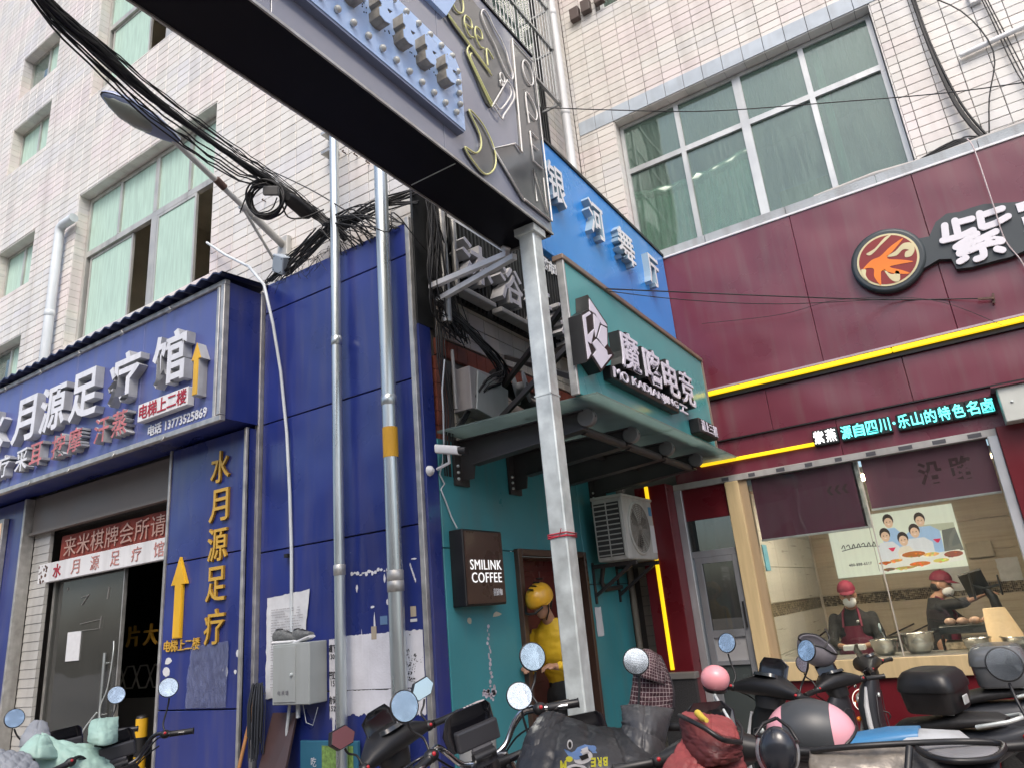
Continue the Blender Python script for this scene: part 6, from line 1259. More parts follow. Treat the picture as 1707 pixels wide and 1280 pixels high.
worker(W1, (-1.28, 8.52, .92), (-1.28, 8.48, 1.31), (-1.27, 8.40, 1.50), (.15, -.97, -.14), (0, -.4, .9), ((-1.46, 8.48, 1.28), (-1.50, 8.32, 1.04), (-1.36, 8.12, 1.03), (1, -.3, 0), (0,0,1), .5), ((-1.10, 8.48, 1.28), (-1.03, 8.34, 1.04), (-1.16, 8.12, 1.03), (-1, -.2, 0), (0,0,1), .5))
mb = MB(); mb.box(-1.36, -1.16, 8.0, 8.1, 1.00, 1.05, .01); t = mb.build('white_food_box', WHITE); tag(t, 'white takeaway box held in the hands of the masked worker', 'box')
mb = MB(); mb.sphere((-1.035, 8.355, 1.17), (.014, .045, .05), 10, 8); mb.build('arm_patch', M('pale_blue_patch', (.35, .45, .50), .6), W1); mb = MB(); mb.sphere((-1.22, 8.335, 1.25), (.014, .008, .014), 8, 6); mb.build('badge', WHITE, W1)
W2 = thing('person', 'person in profile with a maroon cap reaching an arm towards the till', 'person', (-.5, 9.0, 0))
worker(W2, (-.55, 9.0, .95), (-.52, 9.0, 1.33), (-.44, 9.0, 1.515), (.97, -.25, -.15), (.15, 0, 1), ((-.50, 9.17, 1.31), (-.36, 9.28, 1.15), (-.22, 9.22, 1.10), (1, -.2, .2), (0,0,1), .2), ((-.48, 8.83, 1.32), (-.27, 8.78, 1.34), (-.08, 8.72, 1.41), (1, -.1, .1), (0, 0, 1), .12))
# ------------------------------------------------------------ street lamp on the wall
t = thing('street_lamp', 'wall mounted street lamp with a long blue-grey oval head on a pale arm', 'lamp', (-5.02, 4.2, 5.2))
A0, A1 = Vector((-5.02, 4.22, 5.24)), Vector((-4.88, 2.97, 5.66)); HT = Vector((-5.01, 2.40, 5.84))
LG1 = M('lamp_arm_paint', (.55, .55, .52), .45, .2, dirt=.35)
mb = MB(); mb.tube([A0, A0+(A1-A0)*.33], .036, 10); mb.tube([A0+(A1-A0)*.3, A1+(HT-A1)*.1], .026, 10); mb.build('arm', LG1, t)
mb = MB(); mb.tube([(-5.16, 4.22, 5.13), A0+(A1-A0)*.42-Vector((0,0,.03))], .014, 8); mb.tube([A0+(A1-A0)*.40, A0+(A1-A0)*.44], .045, 10); mb.build('strut', LG1, t)
mb = MB(); mb.box(-5.09, -4.95, 4.19, 4.25, 5.12, 5.34, .005); mb.build('wall_plate', LG1, t)
mb = MB(); mb.tube([A0+(A1-A0)*.6, A0+(A1-A0)*.68], .034, 8); mb.build('rusty_clamp', RUST, t)
d = (HT-A1).normalized(); sd_ = d.cross(Vector((0,0,1))).normalized(); up = sd_.cross(d); L_ = (HT-A1).length
LHM = M('lamp_head_blue_grey', (.20, .24, .36), .4, .2, var=.08)
secs = []
for s_, w_, h_ in ((0, .030, .026), (.06, .045, .036), (.18, .075, .055), (.35, .108, .07), (.55, .122, .072), (.75, .108, .062), (.9, .07, .045), (.97, .035, .025), (1.0, .008, .008)): secs.append((A1+d*L_*1.05*s_+up*.012, sd_*w_, up*h_, 2.2))
mb = MB(); mb.loft(secs, 24); mb.build('head', LHM, t)
secs = [(A1+d*L_*1.05*s_-up*(.012+h_*.2), sd_*w_, up*h_, 2) for s_, w_, h_ in ((.26, .01, .01), (.34, .075, .04), (.5, .10, .058), (.7, .098, .055), (.86, .06, .035), (.95, .01, .01))]
mb = MB(); mb.loft(secs, 24); mb.build('glass_bowl', M('lamp_glass', (.20, .22, .19), .25, coat=.5), t)
mb = MB(); mb.loft([(A1+d*L_*1.05*s_, sd_*(w_+.006), up*.006, 2) for s_, w_ in ((.05, .045), (.18, .077), (.35, .11), (.55, .124), (.75, .11), (.9, .072), (.97, .037), (1.0, .012))], 20); mb.build('rim', BLK, t)
# ------------------------------------------------------------ the cable tangle
CB = thing('cable_bundle', 'thick sagging bundle of black overhead cables ending in a tangle on the blue wall', 'cables', (-4.4, 4.1, 5.1))
main = [(-3.188, 1.051, 4.745), (-3.422, 1.344, 4.840), (-3.615, 1.712, 4.923), (-3.790, 2.113, 4.979), (-3.930, 2.532, 5.033), (-4.040, 2.963, 5.080), (-4.110, 3.330, 5.113), (-4.391, 4.000, 5.281), (-4.081, 4.100, 4.937)]
rg = random.Random(12)
def strand(pts, spread, r, mbx, seg=4, taper=None, n=5):
    P = smooth3([Vector(p) for p in pts], seg); ph, am = rg.uniform(0, 6.28), rg.uniform(.4, 1); out = []
    for i, p in enumerate(P):
        t_ = i/len(P); s_ = spread*(taper(t_) if taper else 1); a = ph+t_*rg.choice((3.0, 5.0))
        out.append(p+Vector((math.cos(a)*.6, math.cos(a)*.3, math.sin(a)))*s_*am+Vector((rg.gauss(0, .002), 0, rg.gauss(0, .003))))
    mbx.tube(out, r, n)
def smooth3(pts, n=4):
    N = len(pts); out = []
    for i in range(N-1):
        p0, p1, p2, p3 = pts[max(0, i-1)], pts[i], pts[i+1], pts[min(N-1, i+2)]
        for k in range(n):
            t_ = k/n; out.append(.5*((2*p1)+(-p0+p2)*t_+(2*p0-5*p1+4*p2-p3)*t_*t_+(-p0+3*p1-3*p2+p3)*t_**3))
    out.append(pts[-1]); return out
mb = MB()
for _ in range(30): strand(main, .030, rg.uniform(.007, .013), mb, taper=lambda t_: .9+.5*math.sin(t_*9))
mb.build('cable', CABLE, CB, kind='stuff')
mb = MB()
for k in range(5):
    pts = [Vector(p)+Vector((0, 0, -.03-.05*math.sin(PI*i/8)*(1+k*.5)*(1 if i < 6 else .3))) for i, p in enumerate(main)]; strand(pts, .02, .006, mb)
for k in range(5):
    pts = [Vector(p)+Vector((0, 0, .03+.04*math.sin(PI*i/8)*(.6+k*.35))) for i, p in enumerate(main)]; strand(pts, .02, .004, mb)
mb.build('loose_cable', CABLE, CB, kind='stuff')
# coil and its little splice box
mb = MB(); cc = Vector((-4.104, 3.259, 4.913))
for k in range(9):
    R_ = .135+rg.uniform(-.018, .018); o_ = Vector((rg.uniform(-.012, .012), rg.uniform(-.02, .02), rg.uniform(-.01, .01))); mb.tube([cc+o_+(rr*math.cos(a*PI/14)+uu*math.sin(a*PI/14)*1.02)*R_+f_*.03*math.sin(a*PI/7+k) for a in range(28)], .008, 6, closed=True)
t = mb.build('cable_coil', CABLE, CB)
mb = MB(); c2 = Vector((-3.983, 3.212, 4.921)); mb.box(-.06, .06, -.02, .02, -.035, .035, .005); mb.xf(Matrix.Translation(c2) @ Matrix((rr, f_, uu)).transposed().to_4x4()); mb.build('splice_box', M('dark_grey_box', (.12, .12, .12), .5), CB)
mb = MB(); a, b = Vector((-3.953, 3.340, 4.922)), Vector((-3.936, 3.522, 4.847)); mb.loft([(a, rr*.03, uu*.03, 3), (a*.8+b*.2, rr*.05, uu*.05, 3), (b, rr*.05, uu*.05, 3)], 10); mb.build('splice_sleeve', BLK, CB)
mb = MB(); mb.tube(smooth3([Vector((-3.968, 3.306, 4.846)), Vector((-3.978, 3.375, 4.762)), Vector((-3.903, 3.461, 4.762)), Vector((-3.764, 3.554, 4.826))]), .007, 6); mb.tube(smooth3([Vector((-3.974, 3.263, 4.882)), Vector((-4.041, 3.262, 4.801)), Vector((-4.116, 3.198, 4.769))]), .006, 6); mb.tube(smooth3([Vector((-4.200, 3.096, 4.761)), Vector((-4.075, 3.093, 4.922)), Vector((-3.977, 3.166, 4.971))]), .006, 6); mb.build('loop', CABLE, CB)
# fan of strands from the bundle down behind the blue panel edge, and the heap by the junction box
mb = MB()
for k in range(38):
    s_ = Vector((-4.179, 3.980, 5.044))+Vector((rg.uniform(-.1, .12), rg.uniform(-.03, .03), rg.uniform(-.05, .05))); x = rg.uniform(-4.2, -3.35); e = Vector((x, 4.06+rg.uniform(-.03, .02), 4.76+rg.uniform(-.02, .03))); m_ = (s_+e)/2+Vector((rg.uniform(-.1, .1), -.03, rg.uniform(-.02, .16)))
    mb.tube(smooth3([s_, m_, e]), rg.uniform(.003, .0075), 5)
for k in range(40):
    s_ = Vector((rg.uniform(-5.15, -4.75), 4.08, 4.78+rg.uniform(0, .08))); e = Vector((rg.uniform(-4.5, -3.95), 4.05+rg.uniform(-.03, .03), 5.0+rg.uniform(-.05, .14))); m_ = (s_+e)/2+Vector((rg.uniform(-.1, .1), -.02, rg.uniform(-.10, .05)))
    mb.tube(smooth3([s_, m_, e]), rg.uniform(.003, .008), 5)
for k in range(30):
    s_ = Vector((rg.uniform(-5.0, -4.1), 4.05, 4.80+rg.uniform(0, .06))); mb.tube(smooth3([s_, s_+Vector((rg.uniform(-.1, .1), -.05, rg.uniform(-.12, .02))), s_+Vector((rg.uniform(-.15, .15), -.02, rg.uniform(-.2, -.03)))]), .002, 4)
for k in range(14):
    s_ = Vector((-4.089, 4.000, 4.957))+Vector((0, 0, rg.uniform(-.04, .06))); e = Vector((-3.27+rg.uniform(-.03, .03), 4.12, 5.02+rg.uniform(-.08, .08))); mb.tube(smooth3([s_, (s_+e)/2+Vector((0, -.03, rg.uniform(-.02, .10))), e]), rg.uniform(.005, .009), 5)
mb.build('tangle', CABLE, CB, kind='stuff')
t = thing('junction_box', 'tilted pale junction box hanging from the cables below the street lamp', 'box', tuple(Vector((-4.850, 4.050, 4.918))))
mb = MB(); mb.box(-.085, .085, -.05, .05, -.085, .085, .008); mb.xf(Matrix.Translation(Vector((-4.850, 4.050, 4.918))) @ Matrix.Rotation(.55, 4, 'Y') @ Matrix.Rotation(.35, 4, 'X')); mb.build('case', M('pale_blue_grey_box', (.36, .42, .48), .4), t)
mb = MB()
for sx_ in (-1, 1):
    for sz_ in (-1, 1): mb.sphere((.06*sx_, -.05, .06*sz_), .006, 6, 4)
mb.xf(Matrix.Translation(Vector((-4.850, 4.050, 4.918))) @ Matrix.Rotation(.55, 4, 'Y') @ Matrix.Rotation(.35, 4, 'X')); mb.build('screws', BLK, t)
# tangle that runs down the wall corner and along over the canopy
CC = thing('corner_cables', 'dense tangle of dark cables down the corner by the blue wall and over the canopy', 'cables', (-3.2, 4.2, 4))
mb = MB()
for k in range(46):
    a = Vector((-3.26+rg.uniform(0, .12), 4.16+rg.uniform(-.05, .22), 5.15+rg.uniform(-.1, .25))); c = Vector((-3.22+rg.uniform(-.03, .1), 4.22+rg.uniform(-.06, .2), 4.2+rg.uniform(-.25, .3))); e = Vector((-3.2+rg.uniform(-.03, .05), 4.35+rg.uniform(-.05, .3), 3.9+rg.uniform(-.15, .15)))
    mb.tube(smooth3([a, (a+c)/2+Vector((rg.uniform(-.03, .05), rg.uniform(-.06, .06), 0)), c, e]), rg.uniform(.003, .008), 5)
for k in range(26):
    a = Vector((-3.18, 4.20+rg.uniform(-.03, .2), 4.05+rg.uniform(-.12, .15))); b = Vector((-3.12, 4.62+rg.uniform(-.05, .05), 3.86+rg.uniform(-.05, .06))); c = Vector((-3.08+rg.uniform(-.03, .03), 4.90+rg.uniform(-.03, .05), 3.66+rg.uniform(-.05, .05)))
    e = Vector((-3.16, 5.35+rg.uniform(-.05, .1), 3.42+rg.uniform(-.05, .05))) if k % 3 else Vector((-3.2, 4.5+rg.uniform(-.05, .05), 3.15))
    if k % 3: mb.tube(smooth3([a, b, c, e, e+Vector((0, 1.2, -.15))]), rg.uniform(.004, .010), 5)
    else: mb.tube(smooth3([a, b, c+Vector((.02, 0, -.08)), c+Vector((0, -.22, -.22)), e, e+Vector((-.05, -.1, -.15))]), rg.uniform(.004, .008), 5)
for k in range(8):
    y_ = 4.3+rg.uniform(-.06, .06); mb.tube(smooth3([Vector((-3.24, y_, 4.0)), Vector((-3.2, y_-.06, 3.6)), Vector((-3.22, y_+.02, 3.2)), Vector((-3.2, y_-.05, 2.85)), Vector((-3.24, y_, 2.65))]), .005, 5)
mb.build('cable', CABLE, CC, kind='stuff')
mb = MB(); mb.tube([(-3.2, 4.95, 3.62), (-3.14, 5.3, 3.44), (-3.14, 6.4, 3.28)], [.05, .06, .05], 8); mb.build('thick_sleeve', CABLE, CC)
def wire(pts, r, label, seg=6, mat=None):
    m = MB(); m.tube(smooth3([Vector(p) for p in pts], seg), r, 5); o_ = m.build('wire', mat or CABLE); tag(o_, label, 'wire'); return o_
wire([(-3.985, 2.565, 5.115), (-5.394, 4.100, 6.326), (-4.391, 4.000, 5.497), (-3.401, 3.850, 4.612), (-3.33, 3.9, 4.78), (-3.25, 4.3, 4.5), (-3.24, 5.4, 4.36), (-3.22, 6.6, 4.42)], .006, 'single dark wire crossing in front of the pipes to the lettering')
wire([(-2.400, 4.951, 5.999), (-1.851, 5.231, 5.867), (-1.132, 5.735, 5.803), (-0.195, 6.167, 5.685), (0.666, 6.217, 5.368), (1.289, 5.976, 5.010)], .005, 'thin wire strung across the big dark green window')
wire([(-2.000, 4.861, 3.998), (-1.622, 5.851, 4.187), (-0.889, 6.470, 4.119), (-0.179, 7.380, 4.168), (0.561, 7.400, 3.947)], .006, 'dark wire across the maroon sign under the flame emblem')
wire([(-2.000, 4.929, 4.000), (-1.687, 5.854, 4.139), (-1.002, 6.468, 4.083), (-0.177, 7.380, 4.174)], .004, 'second dark wire just below the one across the maroon sign')
wire([(-1.982, 7.400, 4.471), (-1.166, 7.380, 4.319), (-0.585, 7.380, 4.300), (0.155, 7.380, 4.060), (0.628, 7.400, 3.668)], .003, 'thin sagging wire over the left part of the maroon sign')
t = thing('wire_anchor', 'small rusty wire anchor bolted to the maroon sign', 'bracket', (.75, 7.42, 4.05)); mb = MB(); mb.beam((0.516, 7.400, 3.955), (0.639, 7.400, 3.927), .02, .02); mb.beam((0.638, 7.420, 3.976), (0.624, 7.420, 3.886), .03, .02); mb.build('clamp', RUST, t)
wire([(0.823, 7.420, 5.545), (0.843, 7.360, 5.366), (0.839, 7.320, 4.777), (0.843, 7.360, 4.422), (0.913, 7.380, 4.164), (0.933, 7.400, 3.814)], .006, 'pale wire hanging down over the big white character', mat=M('pink_wire', (.5, .42, .42), .5))
mb = MB()
for k in range(6): o_ = rg.uniform(-.02, .02); mb.tube(smooth3([Vector((.66+o_, 7.72, 9.5)), Vector((.78+o_, 7.70, 7.9)), Vector((.80+o_, 7.68, 6.9)), Vector((.86+o_*2, 7.66, 6.1)), Vector((.98+o_*2, 7.64, 5.62)), Vector((1.05+o_, 7.6, 5.58))]), rg.uniform(.010, .016), 6)
mb.tube(smooth3([Vector((.82, 7.70, 7.6)), Vector((1.15, 7.68, 7.1)), Vector((1.28, 7.66, 6.5)), Vector((1.12, 7.64, 6.0)), Vector((1.02, 7.62, 5.6))]), .007, 5)
for k in range(3): mb.tube(smooth3([Vector((1.22+.03*k, 7.70, 8.6)), Vector((1.34+.02*k, 7.70, 7.2)), Vector((1.40+.03*k, 7.70, 6.2)), Vector((1.48, 7.66, 5.7))]), .006, 5)
for k in range(14): a = Vector((.95+rg.uniform(-.1, .1), 7.62, 5.60)); mb.tube(smooth3([a-Vector((.5+rg.uniform(-.2, .2), 0, .02)), a+Vector((-.2, -.02, .05+rg.uniform(-.04, .02))), a, a+Vector((.35, -.02, .02)), a+Vector((.7+rg.uniform(-.2, .3), 0, .03+rg.uniform(-.02, .03)))]), rg.uniform(.006, .012), 5)
t = mb.build('cables', CABLE); tag(t, 'black cables running down the tiles right of the big window onto the ledge', 'cables', kind='stuff')
mb = MB()
for k in range(5): mb.tube(smooth3([Vector((-3.22+rg.uniform(-.02, .02), 7.28, 13)), Vector((-3.2, 7.30, 10)), Vector((-3.21+rg.uniform(-.02, .02), 7.32+rg.uniform(-.04, .04), 8)), Vector((-3.2, 7.34, 6.5)), Vector((-3.2, 7.36, 5.2))]), rg.uniform(.010, .02), 6)
t = mb.build('cables', CABLE); tag(t, 'black cables running up the inner corner beside the white pipe', 'cables', kind='stuff')
mb = MB(); mb.box(1.22, 1.32, 7.69, 7.75, 7.5, 7.75, .01); mb.box(1.24, 1.34, 7.69, 7.75, 7.15, 7.3, .01); t = mb.build('cable_clamp', WHITE); tag(t, 'white cable clamps on the tiles at the upper right', 'clamp')
mb = MB(); mb.tube([(1.02, 7.70, 6.62), (1.6, 7.70, 6.66)], .028, 10); t = mb.build('white_conduit', WHITE); tag(t, 'short white plastic conduit on the tiles at the right edge', 'pipe')
mb = MB(); mb.tube([(-.6, 7.6, 5.585), (.0, 7.58, 5.60), (.5, 7.6, 5.57), (1.3, 7.6, 5.60), (1.6, 7.62, 5.66)], .028, 8); t = mb.build('grey_hose', M('pale_hose', (.42, .40, .38), .6)); tag(t, 'pale hose lying along the ledge under the cables', 'hose')
# nails and little bolts on the left tiles
mb = MB()
for (x, z) in ((-3.9, 5.7), (-4.2, 5.95), (-3.62, 5.6), (-3.75, 5.35), (-4.05, 5.85), (-5.35, 5.9), (-5.5, 5.85)): mb.tube([(x, 4.25, z), (x, 4.2, z), (x+.03, 4.19, z-.01)], .006, 5)
t = mb.build('wall_nails', RUST); tag(t, 'small rusty nails left in the tiles above the cables', 'nail', kind='stuff')
for (x, z, l) in ((-4.42, 6.2, 'upper'), (-4.42, 5.98, 'lower')): mb = MB(); mb.box(x, x+.14, 4.14, 4.25, z, z+.03); t = mb.build('pipe_bracket', ALU); tag(t, 'small steel bracket beside the top of the thinner pipe, %s one' % l, 'bracket')
# ------------------------------------------------------------ scooters
MIR = M('mirror_glass', (.80, .86, .88), .03, 1.0, var=.02)
RUBB = M('tyre_rubber', (.018, .018, .018), .8, bump=.4, bs=80)
SEATM = M('seat_vinyl', (.016, .016, .017), .55, bump=.3, bs=50)
CHR = M('chrome', (.60, .61, .62), .12, 1.0, var=.05)
REDB = M('red_button', (.45, .02, .03), .4)
LENS = M('headlight_lens', (.35, .36, .37), .1, .3, coat=.5)
TAILL = M('tail_lens', (.35, .02, .02), .15, coat=.6)
ORL = M('orange_reflector', (.75, .22, .01), .25, coat=.5)
def scooter(label, pos, yaw, lean=6, S=1.0, body=BLKG, shield=BLK, accent=WHITE, bars='cowl', steer=0, mirror='round', mr=(1.0, 1.0), mirh=.20, topbox=None, group='scooters parked outside the shops', mirmat=BLK, dash=True, headl=True, mlist=None):
    """pos: where the middle of the handlebar stands; yaw: heading; lean: towards the stand side"""
    Rz = Matrix.Rotation(math.radians(yaw), 4, 'Z') @ Matrix.Rotation(math.radians(-lean), 4, 'X')
    base = Vector((pos[0], pos[1], 0))-(Rz @ Vector((.36*S, 0, 0)))*1.0; base.z = 0
    root = thing('scooter', label, 'scooter', tuple(base), group)
    W = Matrix.Translation(base) @ Rz @ Matrix.Scale(S, 4)
    def B(n, m, mat, par=None): m.xf(W); return m.build(n, mat, par or root)
    for x in (.66, -.60):
        m = MB(); m.lathe([(.13, -.045), (.205, -.048), (.225, -.02), (.228, 0), (.225, .02), (.205, .048), (.13, .045)], (x, 0, .228), (0,1,0), 28); ty = B('wheel', m, RUBB)
        m = MB(); m.lathe([(.128, -.02), (.135, 0), (.128, .02)], (x, 0, .228), (0,1,0), 24)
        for k in range(6): a = k*PI/3; m.beam((x, 0, .228), (x+.13*math.cos(a), 0, .228+.13*math.sin(a)), .03, .02, (0,1,0))
        m.lathe([(.04, -.05), (.04, .05)], (x, 0, .228), (0,1,0), 14); B('rim', m, STEEL, ty)
    m = MB(); m.loft([((.86, 0, .36), (0, .05, 0), (0, 0, .012), 2.5), ((.76, 0, .45), (0, .065, 0), (.02, 0, .02), 2.5), ((.62, 0, .48), (0, .07, 0), (0, 0, .02), 2.5), ((.50, 0, .42), (0, .06, 0), (0, 0, .02), 2.5)], 14); B('front_fender', m, body)
    m = MB(); m.tube([(.66, .07, .228), (.52, .07, .62)], .018, 8); m.tube([(.66, -.07, .228), (.52, -.07, .62)], .018, 8); m.tube([(.52, 0, .55), (.43, 0, .90)], .028, 10); B('fork', m, STEEL)
    # leg shield: curved, lofted upward
    m = MB(); m.loft([((.36, 0, .26), (.05, 0, 0), (0, .13, 0), 3.2), ((.42, 0, .38), (.055, 0, 0), (0, .165, 0), 3.2), ((.46, 0, .55), (.075, 0, 0), (0, .18, 0), 3), ((.46, 0, .72), (.085, 0, 0), (0, .175, 0), 2.8), ((.43, 0, .86), (.075, 0, 0), (0, .14, 0), 2.6), ((.40, 0, .94), (.05, 0, 0), (0, .09, 0), 2.4)], 22); sh = B('leg_shield', m, shield)
    m = MB()
    for s_ in (-1, 1): m.tube([(.40, .135*s_, .30), (.45, .172*s_, .45), (.455, .186*s_, .60), (.45, .182*s_, .74), (.43, .145*s_, .88)], [.012, .02, .022, .02, .01], 8)
    B('shield_trim', m, accent, sh)
    if headl: m = MB(); m.sphere((.53, 0, .76), (.03, .085, .05), 14, 8); B('headlight', m, LENS)
    m = MB(); m.sphere((.55, .1, .62), (.02, .03, .02), 8, 6); m.sphere((.55, -.1, .62), (.02, .03, .02), 8, 6); B('indicator', m, ORL)
    m = MB(); m.tube([(.372, -.13, .44), (.385, -.14, .62), (.37, -.11, .80), (.36, 0, .84), (.37, .11, .80), (.385, .14, .62), (.372, .13, .44)], .004, 5); B('panel_seam', m, M('seam_grey', (.06, .06, .065), .5), sh)
    m = MB(); m.lathe([(.018, 0), (.018, .012), (.010, .014)], (.365, .06, .80), (-1, 0, 0), 12); B('key_switch', m, STEEL, sh); m = MB(); m.tube([(.37, 0, .66), (.33, 0, .65), (.32, 0, .62), (.335, 0, .60)], .006, 6); B('bag_hook', m, BLK, sh)
    m = MB(); m.sphere((.545, 0, .86), (.012, .035, .014), 12, 6); B('badge', m, CHR, sh)
    m = MB(); m.loft([((.40, 0, .28), (0, .13, 0), (0, 0, .035), 4), ((.1, 0, .27), (0, .15, 0), (0, 0, .035), 4), ((-.12, 0, .28), (0, .14, 0), (0, 0, .045), 4)], 16); B('floorboard', m, BLK)
    m = MB(); m.loft([((-.02, 0, .42), (0, .09, 0), (0, 0, .14), 3), ((-.15, 0, .50), (0, .13, 0), (0, 0, .20), 3), ((-.35, 0, .56), (0, .155, 0), (0, 0, .17), 2.8), ((-.58, 0, .62), (0, .15, 0), (0, 0, .12), 2.6), ((-.78, 0, .70), (0, .09, 0), (0, 0, .07), 2.4), ((-.86, 0, .74), (0, .04, 0), (0, 0, .03), 2.2)], 20); bd = B('body', m, body)
    m = MB(); m.sphere((-.855, 0, .72), (.03, .065, .028), 12, 8); B('tail_light', m, TAILL)
    m = MB(); m.box(-.90, -.885, -.09, .09, .44, .56, .003); B('licence_plate', m, M('plate_cream', (.50, .48, .36), .4)); m = MB(); m.beam((-.78, 0, .62), (-.90, 0, .46), .10, .015, (0, 1, 0)); B('rear_mudguard', m, BLK)
    m = MB(); m.loft([((-.0, 0, .72), (0, .06, 0), (0, 0, .02), 2.4), ((-.06, 0, .745), (0, .11, 0), (0, 0, .035), 2.6), ((-.3, 0, .765), (0, .145, 0), (0, 0, .042), 2.8), ((-.42, 0, .79), (0, .14, 0), (0, 0, .045), 2.8), ((-.68, 0, .81), (0, .11, 0), (0, 0, .035), 2.6), ((-.76, 0, .81), (0, .05, 0), (0, 0, .015), 2.2)], 20); B('seat', m, SEATM)
    m = MB(); m.tube([(-.60, .12, .78), (-.80, .11, .82), (-.86, 0, .83), (-.80, -.11, .82), (-.60, -.12, .78)], .013, 8); B('grab_rail', m, STEEL)
    m = MB(); m.tube([(-.05, .10, .25), (-.08, .24, .02)], .012, 8); B('kickstand', m, STEEL)
    # steering head: turned by steer
    ST = Matrix.Translation((.42, 0, 0)) @ Matrix.Rotation(math.radians(steer), 4, 'Z') @ Matrix.Translation((-.42, 0, 0))
    def BS(n, m, mat, par=None): m.xf(ST); return B(n, m, mat, par)
    m = MB()
    for s_ in (-1, 1): m.tube(smooth3([Vector((.36, .22*s_, 1.0)), Vector((.44, .17*s_, .96)), Vector((.45, .09*s_, .90)), Vector((.43, .05*s_, .84))]), .0045, 6)
    BS('control_cable', m, CABLE)
    if bars == 'cowl':
        m = MB(); m.loft([((.36, .22, 1.02), (.03, 0, .0), (0, .0, .025), 2.2), ((.38, .16, 1.03), (.055, 0, 0), (0, 0, .042), 2.4), ((.41, .06, 1.045), (.10, 0, 0), (0, 0, .062), 2.6), ((.41, -.06, 1.045), (.10, 0, 0), (0, 0, .062), 2.6), ((.38, -.16, 1.03), (.055, 0, 0), (0, 0, .042), 2.4), ((.36, -.22, 1.02), (.03, 0, 0), (0, 0, .025), 2.2)], 18); BS('handlebar_cowl', m, BLK)
        m = MB(); m.loft([((.38, 0, .93), (.05, 0, 0), (0, .08, 0), 2.5), ((.41, 0, 1.0), (.07, 0, 0), (0, .10, 0), 2.5)], 16); BS('cowl_neck', m, BLK)
        m = MB(); m.tube([(.36, -.2, 1.02), (.30, -.36, 1.015)], .013, 8); m.tube([(.36, .2, 1.02), (.30, .36, 1.015)], .013, 8); hb = BS('handlebar', m, STEEL)
        gp = [((.335, .25, 1.018), (.29, .40, 1.012)), ((.335, -.25, 1.018), (.29, -.40, 1.012))]; ctl = [(.345, .225, 1.02), (.345, -.225, 1.02)]
        m = MB(); m.loft([((.44, 0, 1.09), (.004, 0, .0), (0, .10, 0), 2.2), ((.47, 0, 1.16), (.006, 0, 0), (0, .10, 0), 2.4), ((.46, 0, 1.20), (.004, 0, 0), (0, .06, 0), 2.2)], 16); BS('windscreen', m, M('smoked_screen', (.01, .01, .012), .1, coat=.6))
        m = MB(); m.loft([((.37, 0, 1.10), (.045, 0, -.015), (0, .075, 0), 3), ((.378, 0, 1.118), (.04, 0, -.013), (0, .07, 0), 3)], 14); BS('dashboard', m, M('dash_screen', (.03, .035, .04), .12, coat=.5))
    else:
        m = MB()
        for s_ in (-1, 1): m.tube(smooth3([Vector((.43, .0, .93)), Vector((.43, .10*s_, .95)), Vector((.42, .17*s_, 1.03)), Vector((.38, .22*s_, 1.07)), Vector((.32, .29*s_, 1.055)), Vector((.28, .36*s_, 1.045))]), .0125, 10)
        BS('handlebar', m, CHR if bars == 'chrome' else BLKG)
        m = MB(); m.tube([(.42, 0, .85), (.42, 0, .95)], .03, 12); m.tube([(.43, -.05, .95), (.43, .05, .95)], .022, 10); BS('stem_clamp', m, BLK)
        gp = [((.325, .285, 1.056), (.265, .41, 1.042)), ((.325, -.285, 1.056), (.265, -.41, 1.042))]; ctl = [(.345, .26, 1.06), (.345, -.26, 1.06)]
        m = MB(); m.loft([((.50, 0, .98), (.006, 0, 0), (0, .12, 0), 2.6), ((.53, 0, 1.05), (.03, 0, 0), (0, .125, 0), 2.6), ((.50, 0, 1.12), (.02, 0, 0), (0, .11, 0), 2.4), ((.47, 0, 1.145), (.006, 0, 0), (0, .08, 0), 2.2)], 18); BS('instrument_hood', m, BLKG)
        m = MB(); m.box(.44, .475, -.10, .10, .985, 1.07, .01); m.box(.425, .45, -.05, .05, .93, .99, .008); BS('instrument_box', m, M('grey_black_plastic', (.035, .035, .04), .35))
        m = MB()
        for s_ in (-1, 1): m.tube(smooth3([Vector((.35, .25*s_, 1.05)), Vector((.44, .22*s_, 1.03)), Vector((.47, .14*s_, .95)), Vector((.45, .06*s_, .88))]), .005, 6)
        BS('control_cable', m, BLK)
    for (a, b) in gp: m = MB(); a, b = Vector(a), Vector(b); m.tube([a, a+(b-a)*.05, a+(b-a)*.95, b], [.021, .018, .018, .021], 12); BS('grip', m, BLK)
    for s_, c in zip((1, -1), ctl):
        m = MB(); m.sphere(c, (.028, .032, .026), 10, 8); q = BS('switch_block', m, BLK); m = MB(); m.sphere((c[0]-.022, c[1]-.005*s_, c[2]+.01), .009, 8, 6); BS('button', m, REDB, q)
        m = MB(); m.tube(smooth3([Vector((c[0]+.03, c[1], c[2])), Vector((c[0]+.05, c[1]+.05*s_, c[2]-.01)), Vector((c[0]+.01, c[1]+.16*s_, c[2]-.02))]), .006, 6); BS('brake_lever', m, BLKG)
    for i, s_ in enumerate((1, -1)):
        if mr[i] <= 0: continue
        c = Vector(ctl[i]); h = mirh*mr[i]; top = c+Vector((.05, .05*s_, h))
        if mlist and mlist[i]: top = Vector(mlist[i])
        m = MB(); m.tube(smooth3([c+Vector((.01, 0, .02)), c+Vector((.04, -.0*s_, .06)), c*.3+top*.7+Vector((.015, 0, -.02)), top-Vector((0, 0, .035))]), .0055, 8); q = BS('mirror', m, mirmat)
        n = Vector((-1, -.12*s_, .24)).normalized(); R_ = .058
        sd2 = n.cross(Vector((0,0,1))).normalized(); u2 = sd2.cross(n)
